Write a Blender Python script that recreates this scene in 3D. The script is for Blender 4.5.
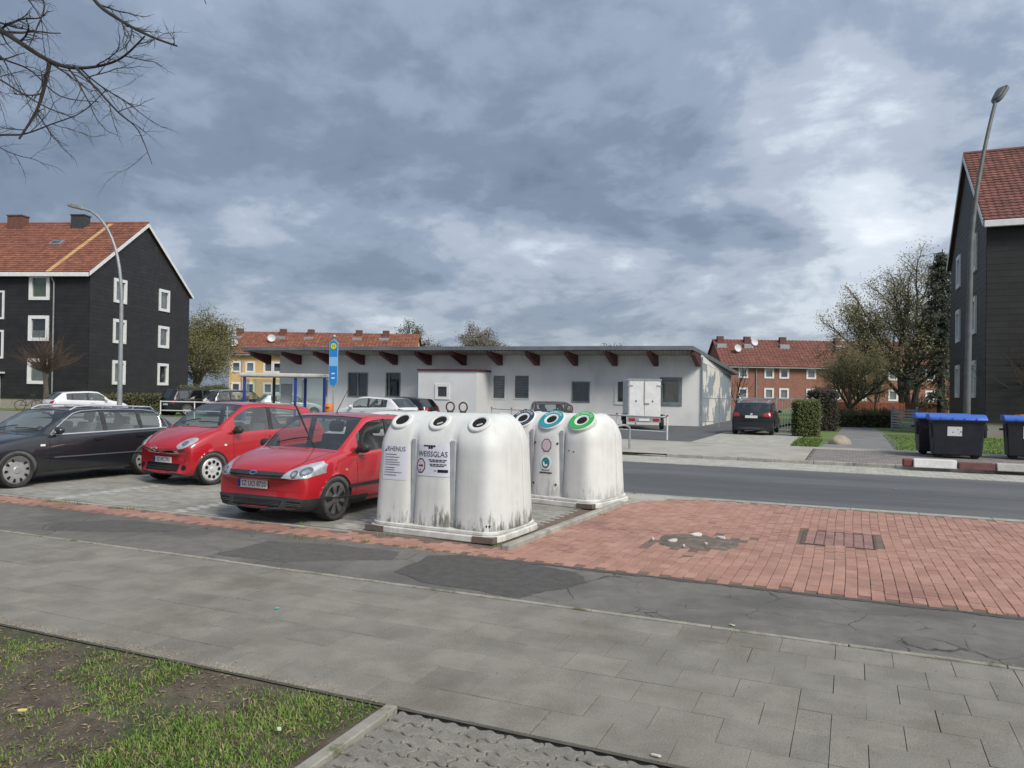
import bpy, bmesh, math, random
from math import sin, cos, pi, radians, sqrt, atan2, hypot, tan, floor
from mathutils import Vector, Matrix, noise
from mathutils.bvhtree import BVHTree

# ------------------------------------------------------------------ scene, camera, sky, sun, exposure
for o in list(bpy.data.objects): bpy.data.objects.remove(o)
SC = bpy.context.scene
COL = SC.collection
FPX, CAMH = 770.0, 1.85
YAW, ROLL, PITCH = radians(23.8), radians(0.9), radians(0.52)
FWD = Vector((-sin(YAW)*cos(PITCH), cos(YAW)*cos(PITCH), sin(PITCH)))
RT0 = Vector((cos(YAW), sin(YAW), 0)); UP0 = RT0.cross(FWD)
RT = RT0*cos(ROLL) + UP0*sin(ROLL); UP = -RT0*sin(ROLL) + UP0*cos(ROLL)
cam_d = bpy.data.cameras.new('camera'); cam = bpy.data.objects.new('camera', cam_d); COL.objects.link(cam)
cam_d.sensor_width = 36.0; cam_d.lens = FPX/1024*36; cam_d.clip_start = 0.05; cam_d.clip_end = 4000
M = Matrix((RT, UP, -FWD)).transposed().to_4x4(); M.translation = (0, 0, CAMH); cam.matrix_world = M
SC.camera = cam
SC.render.resolution_x = 1024; SC.render.resolution_y = 768

SUN_DIR = Vector((0.80, -0.50, 0.88)).normalized()      # towards the sun
SUN_EL = math.asin(SUN_DIR.z); SUN_AZ = atan2(SUN_DIR.x, SUN_DIR.y)
sl = bpy.data.lights.new('sun', 'SUN'); so = bpy.data.objects.new('sun', sl); COL.objects.link(so)
sl.energy = 3.0; sl.angle = radians(22); sl.color = (1.0, 0.94, 0.84)
so.rotation_euler = SUN_DIR.to_track_quat('Z', 'Y').to_euler()
so.location = SUN_DIR*60

SC.view_settings.view_transform = 'Standard'; SC.view_settings.look = 'None'
SC.view_settings.exposure = 0.0; SC.view_settings.gamma = 1.0; SC.view_settings.use_curve_mapping = False

def build_world():
    w = bpy.data.worlds.new('World'); SC.world = w; w.use_nodes = True
    nt = w.node_tree; nt.nodes.clear()
    N = lambda t, **k: _n(nt, t, **k)
    L = nt.links.new
    def mth(op, a, b=None, clamp=False):
        n = nt.nodes.new('ShaderNodeMath'); n.operation = op; n.use_clamp = clamp
        for i, v in enumerate((a, b)):
            if v is None: continue
            if isinstance(v, (int, float)): n.inputs[i].default_value = v
            else: L(v, n.inputs[i])
        return n.outputs[0]
    tc = nt.nodes.new('ShaderNodeTexCoord')
    sep = nt.nodes.new('ShaderNodeSeparateXYZ'); L(tc.outputs['Generated'], sep.inputs[0])
    zc = mth('MAXIMUM', sep.outputs[2], 0.0)
    den = mth('ADD', zc, 0.30)
    px = mth('DIVIDE', sep.outputs[0], den); py = mth('DIVIDE', sep.outputs[1], den)
    cmb = nt.nodes.new('ShaderNodeCombineXYZ'); L(px, cmb.inputs[0]); L(py, cmb.inputs[1])
    def nz(scale, detail, rough, off, dist=0.0, lac=2.1):
        mp = nt.nodes.new('ShaderNodeMapping'); mp.inputs['Location'].default_value = off
        L(cmb.outputs[0], mp.inputs[0])
        n = nt.nodes.new('ShaderNodeTexNoise'); L(mp.outputs[0], n.inputs['Vector'])
        n.inputs['Scale'].default_value = scale; n.inputs['Detail'].default_value = detail
        n.inputs['Roughness'].default_value = rough; n.inputs['Distortion'].default_value = dist
        n.inputs['Lacunarity'].default_value = lac
        return n.outputs['Fac']
    def ramp(v, stops):
        r = nt.nodes.new('ShaderNodeValToRGB'); L(v, r.inputs[0])
        els = r.color_ramp.elements
        while len(els) < len(stops): els.new(0.5)
        for e, (p, c) in zip(els, stops): e.position = p; e.color = (*c, 1)
        r.color_ramp.interpolation = 'EASE'
        return r.outputs[0]
    big = nz(0.75, 2.0, 0.5, SKY_OFF1, 0.0)
    mid = nz(2.1, 8.0, 0.55, SKY_OFF2, 0.25)
    fine = nz(6.5, 6.0, 0.55, SKY_OFF3, 0.3)
    # veil brighter towards the sun's side of the sky
    az = mth('ADD', mth('MULTIPLY', sep.outputs[0], 0.91), mth('MULTIPLY', sep.outputs[1], 0.15))
    v = mth('ADD', mth('MULTIPLY', big, 0.62), mth('ADD', mth('MULTIPLY', mid, 0.62), mth('MULTIPLY', fine, 0.23)))
    v = mth('ADD', mth('SUBTRACT', v, 0.200), mth('MULTIPLY', az, SKY_AZ))
    v = mth('ADD', mth('MULTIPLY', mth('SUBTRACT', v, 0.52), 1.20), 0.505)      # firmer cloud edges
    cloud = ramp(v, [(0.22, (0.105, 0.140, 0.195)), (0.36, (0.150, 0.192, 0.258)), (0.46, (0.215, 0.262, 0.340)), (0.56, (0.335, 0.380, 0.455)),
                     (0.67, (0.53, 0.58, 0.645)), (0.84, (0.74, 0.775, 0.815))])
    # overcast skies brighten towards the zenith
    lift = mth('ADD', 0.86, mth('MULTIPLY', zc, 0.75))
    vm = nt.nodes.new('ShaderNodeVectorMath'); vm.operation = 'SCALE'; L(cloud, vm.inputs[0]); L(lift, vm.inputs['Scale'])
    sky = nt.nodes.new('ShaderNodeTexSky'); sky.sky_type = 'NISHITA'; sky.sun_disc = False
    sky.sun_elevation = SUN_EL; sky.sun_rotation = SUN_AZ; sky.air_density = 1.0; sky.dust_density = 1.5
    b1 = nt.nodes.new('ShaderNodeBackground'); L(sky.outputs[0], b1.inputs[0]); b1.inputs[1].default_value = 0.10
    b2 = nt.nodes.new('ShaderNodeBackground'); L(vm.outputs[0], b2.inputs[0]); b2.inputs[1].default_value = SKY_GAIN
    mx = nt.nodes.new('ShaderNodeMixShader'); mx.inputs[0].default_value = 0.86
    L(b1.outputs[0], mx.inputs[1]); L(b2.outputs[0], mx.inputs[2])
    out = nt.nodes.new('ShaderNodeOutputWorld'); L(mx.outputs[0], out.inputs[0])
SKY_OFF1, SKY_OFF2, SKY_OFF3, SKY_AZ, SKY_GAIN = (14.2, 18.0, 0), (0.3, 18.8, 0), (16.4, 1.1, 0), 0.20, 1.42
build_world()

# ------------------------------------------------------------------ survey helpers (camera frame -> place)
def GP(x, y, z=0.0):
    """the point of the level plane z seen at a photograph position"""
    d = FWD + RT*((x-512)/FPX) - UP*((y-384)/FPX); t = (z-CAMH)/d.z
    return Vector((d.x*t, d.y*t, z))
def AP(x, y, depth):
    d = FWD + RT*((x-512)/FPX) - UP*((y-384)/FPX)
    return Vector((d.x*depth, d.y*depth, CAMH + d.z*depth))
def CF(lat, depth, z=0.0):
    """lateral / forward distance from the viewpoint, on the ground plan"""
    return Vector((cos(YAW)*lat - sin(YAW)*depth, sin(YAW)*lat + cos(YAW)*depth, z))

# ------------------------------------------------------------------ mesh helpers
class MB:
    def __init__(s): s.v = []; s.f = []; s.m = []
    def add(s, vs, fs, mi=0, T=None):
        b = len(s.v)
        if T is not None: vs = [T @ Vector(p) for p in vs]
        s.v.extend([tuple(p) for p in vs]); s.f.extend([tuple(i+b for i in f) for f in fs]); s.m.extend([mi]*len(fs))
        return s
    def box(s, c, size, rz=0.0, mi=0, T=None):
        x, y, z = size[0]/2, size[1]/2, size[2]/2; cr, sr = cos(rz), sin(rz)
        vs = []
        for dz in (-z, z):
            for dx, dy in ((-x, -y), (x, -y), (x, y), (-x, y)):
                vs.append((c[0]+dx*cr-dy*sr, c[1]+dx*sr+dy*cr, c[2]+dz))
        return s.add(vs, [(3,2,1,0),(4,5,6,7),(0,1,5,4),(1,2,6,5),(2,3,7,6),(3,0,4,7)], mi, T)
    def bb(s, p0, p1, mi=0, T=None):
        return s.box([(a+b)/2 for a, b in zip(p0, p1)], [abs(b-a) for a, b in zip(p0, p1)], 0, mi, T)
    def prism(s, poly, z0, z1, mi=0, T=None, caps=True):
        n = len(poly); vs = [(p[0], p[1], z0) for p in poly] + [(p[0], p[1], z1) for p in poly]
        fs = [(i, (i+1) % n, n+(i+1) % n, n+i) for i in range(n)]
        if caps: fs += [tuple(range(n-1, -1, -1)), tuple(range(n, 2*n))]
        return s.add(vs, fs, mi, T)
    def tube(s, pts, rad, n=8, mi=0, caps=True, T=None, closed=False):
        pts = [Vector(p) for p in pts]; m = len(pts)
        if not hasattr(rad, '__len__'): rad = [rad]*m
        vs = []; up = None
        for i, p in enumerate(pts):
            if closed: t = pts[(i+1) % m] - pts[i-1]
            else: t = pts[min(i+1, m-1)] - pts[max(i-1, 0)]
            if t.length < 1e-9: t = Vector((0, 0, 1))
            t.normalize()
            if up is None:
                up = Vector((0, 0, 1)) if abs(t.z) < 0.9 else Vector((1, 0, 0))
            a = up - t*up.dot(t)
            if a.length < 1e-6: a = t.orthogonal()
            a.normalize(); up = a; b = t.cross(a)
            for k in range(n):
                q = 2*pi*k/n; vs.append(p + (a*cos(q) + b*sin(q))*rad[i])
        fs = []
        for i in range(m if closed else m-1):
            j = (i+1) % m
            for k in range(n):
                fs.append((i*n+k, i*n+(k+1) % n, j*n+(k+1) % n, j*n+k))
        if caps and not closed:
            fs.append(tuple(range(n-1, -1, -1))); fs.append(tuple((m-1)*n+k for k in range(n)))
        return s.add(vs, fs, mi, T)
    def lathe(s, prof, n=24, mi=0, T=None, mis=None):
        """prof: list of (r, z) turned about z"""
        vs = []; m = len(prof)
        for r, z in prof:
            for k in range(n):
                q = 2*pi*k/n; vs.append((r*cos(q), r*sin(q), z))
        if T is not None: vs = [T @ Vector(p) for p in vs]
        b = len(s.v); s.v.extend([tuple(p) for p in vs])
        for i in range(m-1):
            for k in range(n):
                s.f.append((b+i*n+k, b+i*n+(k+1) % n, b+(i+1)*n+(k+1) % n, b+(i+1)*n+k)); s.m.append(mis[i] if mis else mi)
        return s
    def disc(s, n, r, T, mi=0):
        return s.add([(r*cos(2*pi*k/n), r*sin(2*pi*k/n), 0) for k in range(n)], [tuple(range(n))], mi, T)
    def ring(s, n, r0, r1, T, mi=0, h=0.0):
        vs = []
        for r in (r0, r1):
            for k in range(n): vs.append((r*cos(2*pi*k/n), r*sin(2*pi*k/n), h))
        return s.add(vs, [(k, (k+1) % n, n+(k+1) % n, n+k)[::-1] for k in range(n)], mi, T)
    def mesh(s, name, mats, smooth=False, bevel=0.0, bseg=1, angle=35, weld=False):
        me = bpy.data.meshes.new(name); me.from_pydata(s.v, [], s.f)
        if not isinstance(mats, (list, tuple)): mats = [mats]
        for mt in mats: me.materials.append(MAT[mt] if isinstance(mt, str) else mt)
        if any(s.m): me.polygons.foreach_set('material_index', s.m)
        if bevel > 0 or weld:
            bm = bmesh.new(); bm.from_mesh(me)
            if weld: bmesh.ops.remove_doubles(bm, verts=bm.verts, dist=1e-4)
            if bevel > 0:
                es = [e for e in bm.edges if len(e.link_faces) == 2 and e.calc_face_angle(0) > radians(30)]
                bmesh.ops.bevel(bm, geom=es, offset=bevel, segments=bseg, affect='EDGES', profile=0.5, clamp_overlap=True)
            bmesh.ops.recalc_face_normals(bm, faces=bm.faces)
            bm.to_mesh(me); bm.free()
        if smooth: finish(me, angle)
        me.update(); return me
    def build(s, name, mats, parent=None, smooth=False, bevel=0.0, bseg=1, angle=35, weld=False, **props):
        return mkobj(name, s.mesh(name, mats, smooth, bevel, bseg, angle, weld), parent, **props)

def finish(me, angle=35):
    me.polygons.foreach_set('use_smooth', [True]*len(me.polygons))
    bm = bmesh.new(); bm.from_mesh(me); a = radians(angle)
    for e in bm.edges:
        if len(e.link_faces) == 2: e.smooth = e.calc_face_angle(0) < a
    bm.to_mesh(me); bm.free()

def mkobj(name, data, parent=None, **props):
    o = bpy.data.objects.new(name, data); COL.objects.link(o)
    if parent is not None: o.parent = parent
    for k, v in props.items():
        if v is not None: o[k] = v
    return o
def thing(name, label, cat, loc=(0, 0, 0), rz=0.0, group=None):
    o = mkobj(name, None, None, label=label, category=cat, group=group)
    o.location = loc; o.rotation_euler = (0, 0, rz); o.empty_display_size = 0.3
    return o
def tag(o, label, cat, group=None):
    o['label'] = label; o['category'] = cat
    if group: o['group'] = group
    return o
def copy_tree(o, parent=None):
    c = o.copy(); COL.objects.link(c); c.parent = parent
    for ch in list(o.children): copy_tree(ch, c)
    return c
def text_mb(mb, body, size, T, mi=0, align='CENTER', squeeze=1.0):
    """adds lettering as flat polygons (lying in the XY plane of T)"""
    cu = bpy.data.curves.new('lettering', 'FONT'); cu.body = body; cu.size = size; cu.align_x = align; cu.align_y = 'CENTER'
    cu.resolution_u = 2
    ob = bpy.data.objects.new('lettering', cu); COL.objects.link(ob)
    dg = bpy.context.evaluated_depsgraph_get(); dg.update()
    me = bpy.data.meshes.new_from_object(ob.evaluated_get(dg))
    vs = [(v.co.x*squeeze, v.co.y, 0) for v in me.vertices]; fs = [tuple(p.vertices) for p in me.polygons]
    mb.add(vs, fs, mi, T)
    bpy.data.objects.remove(ob); bpy.data.curves.remove(cu); bpy.data.meshes.remove(me)
    return mb
def frame_T(o, xa, ya, za=None):
    """matrix from an origin and two axes"""
    xa = Vector(xa).normalized(); ya = Vector(ya); za = xa.cross(ya).normalized() if za is None else Vector(za); ya = za.cross(xa)
    m = Matrix((xa, ya, za)).transposed().to_4x4(); m.translation = o; return m
def Tm(loc=(0, 0, 0), rz=0.0, rx=0.0, ry=0.0, s=1.0):
    return Matrix.Translation(loc) @ Matrix.Rotation(rz, 4, 'Z') @ Matrix.Rotation(ry, 4, 'Y') @ Matrix.Rotation(rx, 4, 'X') @ Matrix.Scale(s, 4)

# ------------------------------------------------------------------ materials
MAT = {}
def mat(name, c1, c2=None, scale=5.0, rough=0.7, bump=0.0, bscale=None, metal=0.0, coat=0.0, spec=0.5, detail=6.0, mix=(0.35, 0.65),
        c3=None, s3=0.7, m3=(0.5, 0.7), island=0.0, objrand=0.0, stretch=(1, 1, 1), coord='pos', rvar=0.0, emit=None, extra=None, sub=0.0, alpha=1.0, grain=None):
    m = bpy.data.materials.new(name); m.use_nodes = True; MAT[name] = m
    nt = m.node_tree; L = nt.links.new; bs = nt.nodes['Principled BSDF']
    def setc(c): bs.inputs['Base Color'].default_value = (*c, 1)
    bs.inputs['Roughness'].default_value = rough; bs.inputs['Metallic'].default_value = metal
    bs.inputs['Specular IOR Level'].default_value = spec
    if coat: bs.inputs['Coat Weight'].default_value = coat; bs.inputs['Coat Roughness'].default_value = 0.04
    if alpha < 1: bs.inputs['Alpha'].default_value = alpha
    if emit: bs.inputs['Emission Color'].default_value = (*emit[0], 1); bs.inputs['Emission Strength'].default_value = emit[1]
    setc(c1)
    if c2 is None and not bump and not island and not objrand: return m
    if coord == 'pos': vec = nt.nodes.new('ShaderNodeNewGeometry').outputs['Position']
    else: vec = nt.nodes.new('ShaderNodeTexCoord').outputs['Object']
    mp = nt.nodes.new('ShaderNodeMapping'); mp.inputs['Scale'].default_value = stretch; L(vec, mp.inputs[0]); vec = mp.outputs[0]
    def nz(s, d, off=0.0, r=0.6):
        n = nt.nodes.new('ShaderNodeTexNoise'); L(vec, n.inputs['Vector']); n.inputs['Scale'].default_value = s
        n.inputs['Detail'].default_value = d; n.inputs['Roughness'].default_value = r; return n.outputs['Fac']
    def mixc(f, a, b, bt='MIX'):
        n = nt.nodes.new('ShaderNodeMix'); n.data_type = 'RGBA'; n.blend_type = bt
        if isinstance(f, float): n.inputs[0].default_value = f
        else: L(f, n.inputs[0])
        for i, c in ((6, a), (7, b)):
            if isinstance(c, tuple): n.inputs[i].default_value = (*c, 1)
            else: L(c, n.inputs[i])
        return n.outputs[2]
    def rng(v, a, b, lo=0.0, hi=1.0):
        n = nt.nodes.new('ShaderNodeMapRange'); L(v, n.inputs[0])
        for i, q in enumerate((a, b, lo, hi)): n.inputs[i+1].default_value = q
        n.interpolation_type = 'SMOOTHSTEP' if lo == 0.0 else 'LINEAR'
        return n.outputs[0]
    col = c1
    if c2 is not None: col = mixc(rng(nz(scale, detail), *mix), c1, c2)
    if c3 is not None:
        mp3 = nt.nodes.new('ShaderNodeMapping'); mp3.inputs['Location'].default_value = (7.7, 3.1, 5.2); L(mp.outputs[0], mp3.inputs[0])
        n = nt.nodes.new('ShaderNodeTexNoise'); L(mp3.outputs[0], n.inputs['Vector']); n.inputs['Scale'].default_value = s3
        n.inputs['Detail'].default_value = 8; n.inputs['Roughness'].default_value = 0.65
        col = mixc(rng(n.outputs['Fac'], *m3), col, c3)
    if island or objrand:
        r = nt.nodes.new('ShaderNodeNewGeometry').outputs['Random Per Island'] if island else nt.nodes.new('ShaderNodeObjectInfo').outputs['Random']
        k = island or objrand
        g = rng(r, 0.0, 1.0, 1.0-k, 1.0+k)
        cb = nt.nodes.new('ShaderNodeCombineColor')
        for i in range(3): L(g, cb.inputs[i])
        col = mixc(1.0, col, cb.outputs[0], 'MULTIPLY')
    if grain:      # coarse aggregate: light and dark grains
        gs, ga = grain; g1 = rng(nz(gs, 3, r=0.75), 0.30, 0.70, 1.0-ga, 1.0+ga)
        cb2 = nt.nodes.new('ShaderNodeCombineColor')
        for i in range(3): L(g1, cb2.inputs[i])
        col = mixc(1.0, col, cb2.outputs[0], 'MULTIPLY')
    if extra: col = extra(nt, vec, col, mixc, rng, nz)
    if not isinstance(col, tuple): L(col, bs.inputs['Base Color'])
    if rvar: L(rng(nz(scale*1.7, 4), 0.3, 0.7, rough-rvar, rough+rvar), bs.inputs['Roughness'])
    if bump:
        b = nt.nodes.new('ShaderNodeBump'); b.inputs['Strength'].default_value = min(1.0, bump); b.inputs['Distance'].default_value = 0.01*max(1.0, bump)
        L(nz(bscale or scale*4, 8, r=0.7), b.inputs['Height']); L(b.outputs[0], bs.inputs['Normal'])
    return m
def glass_mat(name, tint=(0.55, 0.6, 0.6), see=0.6, dark=(0.012, 0.015, 0.016), rough=0.02, ior=1.8):
    """flat pane: part see-through, part dark, with a mirror-like coat"""
    m = bpy.data.materials.new(name); m.use_nodes = True; MAT[name] = m
    nt = m.node_tree; L = nt.links.new; nt.nodes.clear()
    tr = nt.nodes.new('ShaderNodeBsdfTransparent'); tr.inputs[0].default_value = (*tint, 1)
    df = nt.nodes.new('ShaderNodeBsdfDiffuse'); df.inputs[0].default_value = (*dark, 1)
    gl = nt.nodes.new('ShaderNodeBsdfGlossy'); gl.inputs['Roughness'].default_value = rough; gl.inputs[0].default_value = (1, 1, 1, 1)
    # Schlick reflectance, the same from both sides of the pane
    lw = nt.nodes.new('ShaderNodeLayerWeight'); lw.inputs[0].default_value = 0.5; f0 = ((ior-1)/(ior+1))**2
    pw = nt.nodes.new('ShaderNodeMath'); pw.operation = 'POWER'; L(lw.outputs['Facing'], pw.inputs[0]); pw.inputs[1].default_value = 5.0
    fr = nt.nodes.new('ShaderNodeMath'); fr.operation = 'MULTIPLY_ADD'; L(pw.outputs[0], fr.inputs[0]); fr.inputs[1].default_value = 1-f0; fr.inputs[2].default_value = f0
    m1 = nt.nodes.new('ShaderNodeMixShader'); m1.inputs[0].default_value = see; L(df.outputs[0], m1.inputs[1]); L(tr.outputs[0], m1.inputs[2])
    m2 = nt.nodes.new('ShaderNodeMixShader'); L(fr.outputs[0], m2.inputs[0]); L(m1.outputs[0], m2.inputs[1]); L(gl.outputs[0], m2.inputs[2])
    o = nt.nodes.new('ShaderNodeOutputMaterial'); L(m2.outputs[0], o.inputs[0])
    return m

mat('steel', (0.42, 0.43, 0.44), (0.34, 0.35, 0.36), 6, rough=0.45, metal=0.7)
mat('galvanised', (0.40, 0.42, 0.43), (0.30, 0.32, 0.33), 9, rough=0.5, metal=0.45)
mat('black_plastic', (0.022, 0.023, 0.025), (0.035, 0.035, 0.036), 14, rough=0.55)
mat('black_rubber', (0.018, 0.018, 0.018), (0.035, 0.034, 0.032), 20, rough=0.85)
mat('hole_black', (0.004, 0.004, 0.004), rough=0.9)
mat('white_paint', (0.72, 0.72, 0.70), (0.60, 0.60, 0.58), 3, rough=0.5)
mat('white_frame', (0.76, 0.76, 0.75), (0.68, 0.68, 0.67), 4, rough=0.45)
mat('white_print', (0.78, 0.78, 0.80), rough=0.45)
mat('black_print', (0.02, 0.02, 0.025), rough=0.5)
mat('grey_print', (0.30, 0.30, 0.34), rough=0.5)
glass_mat('window_glass', (0.85, 0.88, 0.88), 0.80, (0.05, 0.055, 0.06))
glass_mat('clear_glass', (0.86, 0.92, 0.90), 0.93, (0.2, 0.25, 0.25))
mat('curtain', (0.62, 0.62, 0.60), (0.45, 0.45, 0.44), 3, rough=0.9, stretch=(6, 6, 0.3))
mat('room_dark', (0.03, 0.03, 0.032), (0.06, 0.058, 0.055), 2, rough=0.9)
# ================================================================== GROUND
def sheet(name, poly, z, m, kind='structure', parent=None, sub=None):
    mb = MB(); mb.add([(p[0], p[1], z) for p in poly], [tuple(range(len(poly)))])
    return mb.build(name, m, parent, kind=kind)
def rect(x0, x1, y0, y1): return [(x0, y0), (x1, y0), (x1, y1), (x0, y1)]

def crack_extra(scale, col, width=0.010, keep=(0.45, 0.6)):
    def f(nt, vec, c, mixc, rng, nz):
        L = nt.links.new
        n = nt.nodes.new('ShaderNodeTexNoise'); L(vec, n.inputs['Vector']); n.inputs['Scale'].default_value = 2.3; n.inputs['Detail'].default_value = 5
        ad = nt.nodes.new('ShaderNodeMix'); ad.data_type = 'VECTOR'; ad.inputs[0].default_value = 0.16; L(vec, ad.inputs[4]); L(n.outputs['Color'], ad.inputs[5])
        v = nt.nodes.new('ShaderNodeTexVoronoi'); v.feature = 'DISTANCE_TO_EDGE'; v.inputs['Scale'].default_value = scale; L(ad.outputs[1], v.inputs['Vector'])
        edge = rng(v.outputs['Distance'], 0.0, width, 1.0, 0.0)
        k = rng(nz(0.9, 3), *keep)
        mu = nt.nodes.new('ShaderNodeMath'); mu.operation = 'MULTIPLY'; L(edge, mu.inputs[0]); L(k, mu.inputs[1]); mu.use_clamp = True
        return mixc(mu.outputs[0], c, col)
    return f
def speck_extra(scale, col, lo=0.66, hi=0.74):
    def f(nt, vec, c, mixc, rng, nz):
        return mixc(rng(nz(scale, 2, r=0.5), lo, hi), c, col)
    return f

mat('soil', (0.070, 0.054, 0.038), (0.120, 0.095, 0.068), 7, grain=(55, 0.4), rough=0.95, bump=0.9, bscale=38, c3=(0.05, 0.062, 0.022), s3=1.4, m3=(0.5, 0.66),
    extra=speck_extra(90, (0.20, 0.175, 0.14), 0.64, 0.72))
mat('asphalt_path', (0.145, 0.136, 0.120), (0.180, 0.169, 0.149), 5, rough=0.92, bump=0.5, bscale=160, c3=(0.112, 0.106, 0.096), s3=0.8, m3=(0.44, 0.64), grain=(110, 0.32),
    extra=crack_extra(2.3, (0.030, 0.027, 0.022), 0.013, (0.47, 0.56)))
mat('asphalt_patch', (0.070, 0.067, 0.062), (0.092, 0.088, 0.080), 9, grain=(120, 0.35), rough=0.93, bump=0.6, bscale=150, extra=speck_extra(240, (0.11, 0.11, 0.10)))
mat('asphalt_patch_old', (0.088, 0.084, 0.077), (0.112, 0.106, 0.096), 9, grain=(120, 0.35), rough=0.93, bump=0.6, bscale=150)
mat('road_asphalt', (0.100, 0.102, 0.104), (0.120, 0.121, 0.122), 1.2, grain=(45, 0.16), rough=0.88, bump=0.35, bscale=140, c3=(0.080, 0.083, 0.086), s3=0.6, m3=(0.46, 0.62), stretch=(0.12, 1, 1))
mat('concrete_slab', (0.196, 0.182, 0.152), (0.246, 0.229, 0.194), 3.0, rough=0.93, bump=0.5, bscale=120, c3=(0.155, 0.142, 0.114), s3=0.9, m3=(0.50, 0.70), objrand=0.08, grain=(95, 0.30),
    extra=speck_extra(75, (0.30, 0.285, 0.25), 0.67, 0.75))
mat('joint_soil', (0.075, 0.070, 0.056), (0.105, 0.098, 0.072), 8, rough=0.97, bump=0.5, bscale=60, c3=(0.045, 0.062, 0.022), s3=2.0)
mat('wavy_paver', (0.185, 0.172, 0.145), (0.235, 0.220, 0.188), 9, grain=(90, 0.3), rough=0.93, bump=0.5, bscale=150, objrand=0.09)
mat('red_brick', (0.345, 0.182, 0.136), (0.400, 0.226, 0.174), 3.0, grain=(70, 0.15), rough=0.9, bump=0.35, bscale=120, c3=(0.25, 0.135, 0.108), s3=0.8, m3=(0.52, 0.72), island=0.11)
mat('red_brick_single', (0.345, 0.182, 0.136), (0.400, 0.226, 0.174), 3.0, grain=(70, 0.20), rough=0.9, bump=0.35, bscale=120, c3=(0.25, 0.135, 0.108), s3=0.8, m3=(0.52, 0.72), objrand=0.12)
mat('brick_joint', (0.19, 0.125, 0.10), (0.13, 0.095, 0.072), 6, rough=0.96, c3=(0.07, 0.075, 0.035), s3=1.2, m3=(0.58, 0.7))
mat('parking_paver', (0.265, 0.255, 0.222), (0.335, 0.322, 0.285), 1.6, grain=(60, 0.2), rough=0.93, bump=0.3, bscale=100, c3=(0.21, 0.205, 0.175), s3=0.5, m3=(0.48, 0.66), island=0.12)
mat('paver_joint', (0.10, 0.105, 0.075), (0.085, 0.10, 0.055), 4, rough=0.96)
mat('white_paver', (0.44, 0.435, 0.41), (0.36, 0.355, 0.33), 4, rough=0.9, island=0.08)
mat('kerb_stone', (0.29, 0.275, 0.24), (0.37, 0.355, 0.315), 5, rough=0.92, bump=0.4, bscale=80, objrand=0.08, c3=(0.18, 0.175, 0.15), s3=2.2, m3=(0.52, 0.7))
mat('edging_stone', (0.26, 0.245, 0.205), (0.33, 0.315, 0.27), 6, rough=0.93, bump=0.5, bscale=90, c3=(0.10, 0.11, 0.05), s3=4.0, m3=(0.5, 0.66))
mat('gutter_paver', (0.36, 0.345, 0.30), (0.43, 0.415, 0.365), 3, rough=0.92, island=0.10)
mat('walk_concrete', (0.34, 0.32, 0.275), (0.40, 0.378, 0.33), 1.3, rough=0.92, bump=0.2, bscale=60, c3=(0.27, 0.255, 0.22), s3=0.4)
mat('walk_sett', (0.20, 0.178, 0.165), (0.25, 0.225, 0.205), 3, rough=0.92, island=0.13)
mat('forecourt', (0.088, 0.090, 0.093), (0.108, 0.109, 0.110), 1.1, rough=0.92, bump=0.2, bscale=80)
mat('far_asphalt', (0.17, 0.168, 0.160), (0.21, 0.206, 0.196), 0.7, rough=0.92)
mat('lawn_far', (0.105, 0.165, 0.034), (0.130, 0.190, 0.045), 0.8, rough=0.95, bump=0.8, bscale=14, c3=(0.10, 0.105, 0.045), s3=0.35, m3=(0.52, 0.68))
mat('far_ground', (0.10, 0.11, 0.055), (0.13, 0.125, 0.08), 0.2, rough=0.95)
mat('straw_blade', (0.30, 0.25, 0.12), (0.20, 0.19, 0.075), 3, rough=0.8, island=0.3)
mat('grass_blade', (0.092, 0.170, 0.024), (0.132, 0.205, 0.038), 2.2, rough=0.65, island=0.35, spec=0.3)
mat('grass_lawn', (0.105, 0.170, 0.034), (0.130, 0.195, 0.045), 1.2, rough=0.7, island=0.30, spec=0.3)
mat('dry_bit', (0.25, 0.19, 0.115), (0.16, 0.12, 0.075), 6, rough=0.9, island=0.4)
mat('pale_litter', (0.62, 0.60, 0.52), rough=0.8)

Y_LAWN, Y_SLAB, Y_ASPH, Y_RED, Y_ROADN, Y_ROADF, Y_KERB, Y_WALK = 3.87, 6.26, 7.74, 8.27, 13.96, 20.31, 22.42, 28.6

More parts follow.
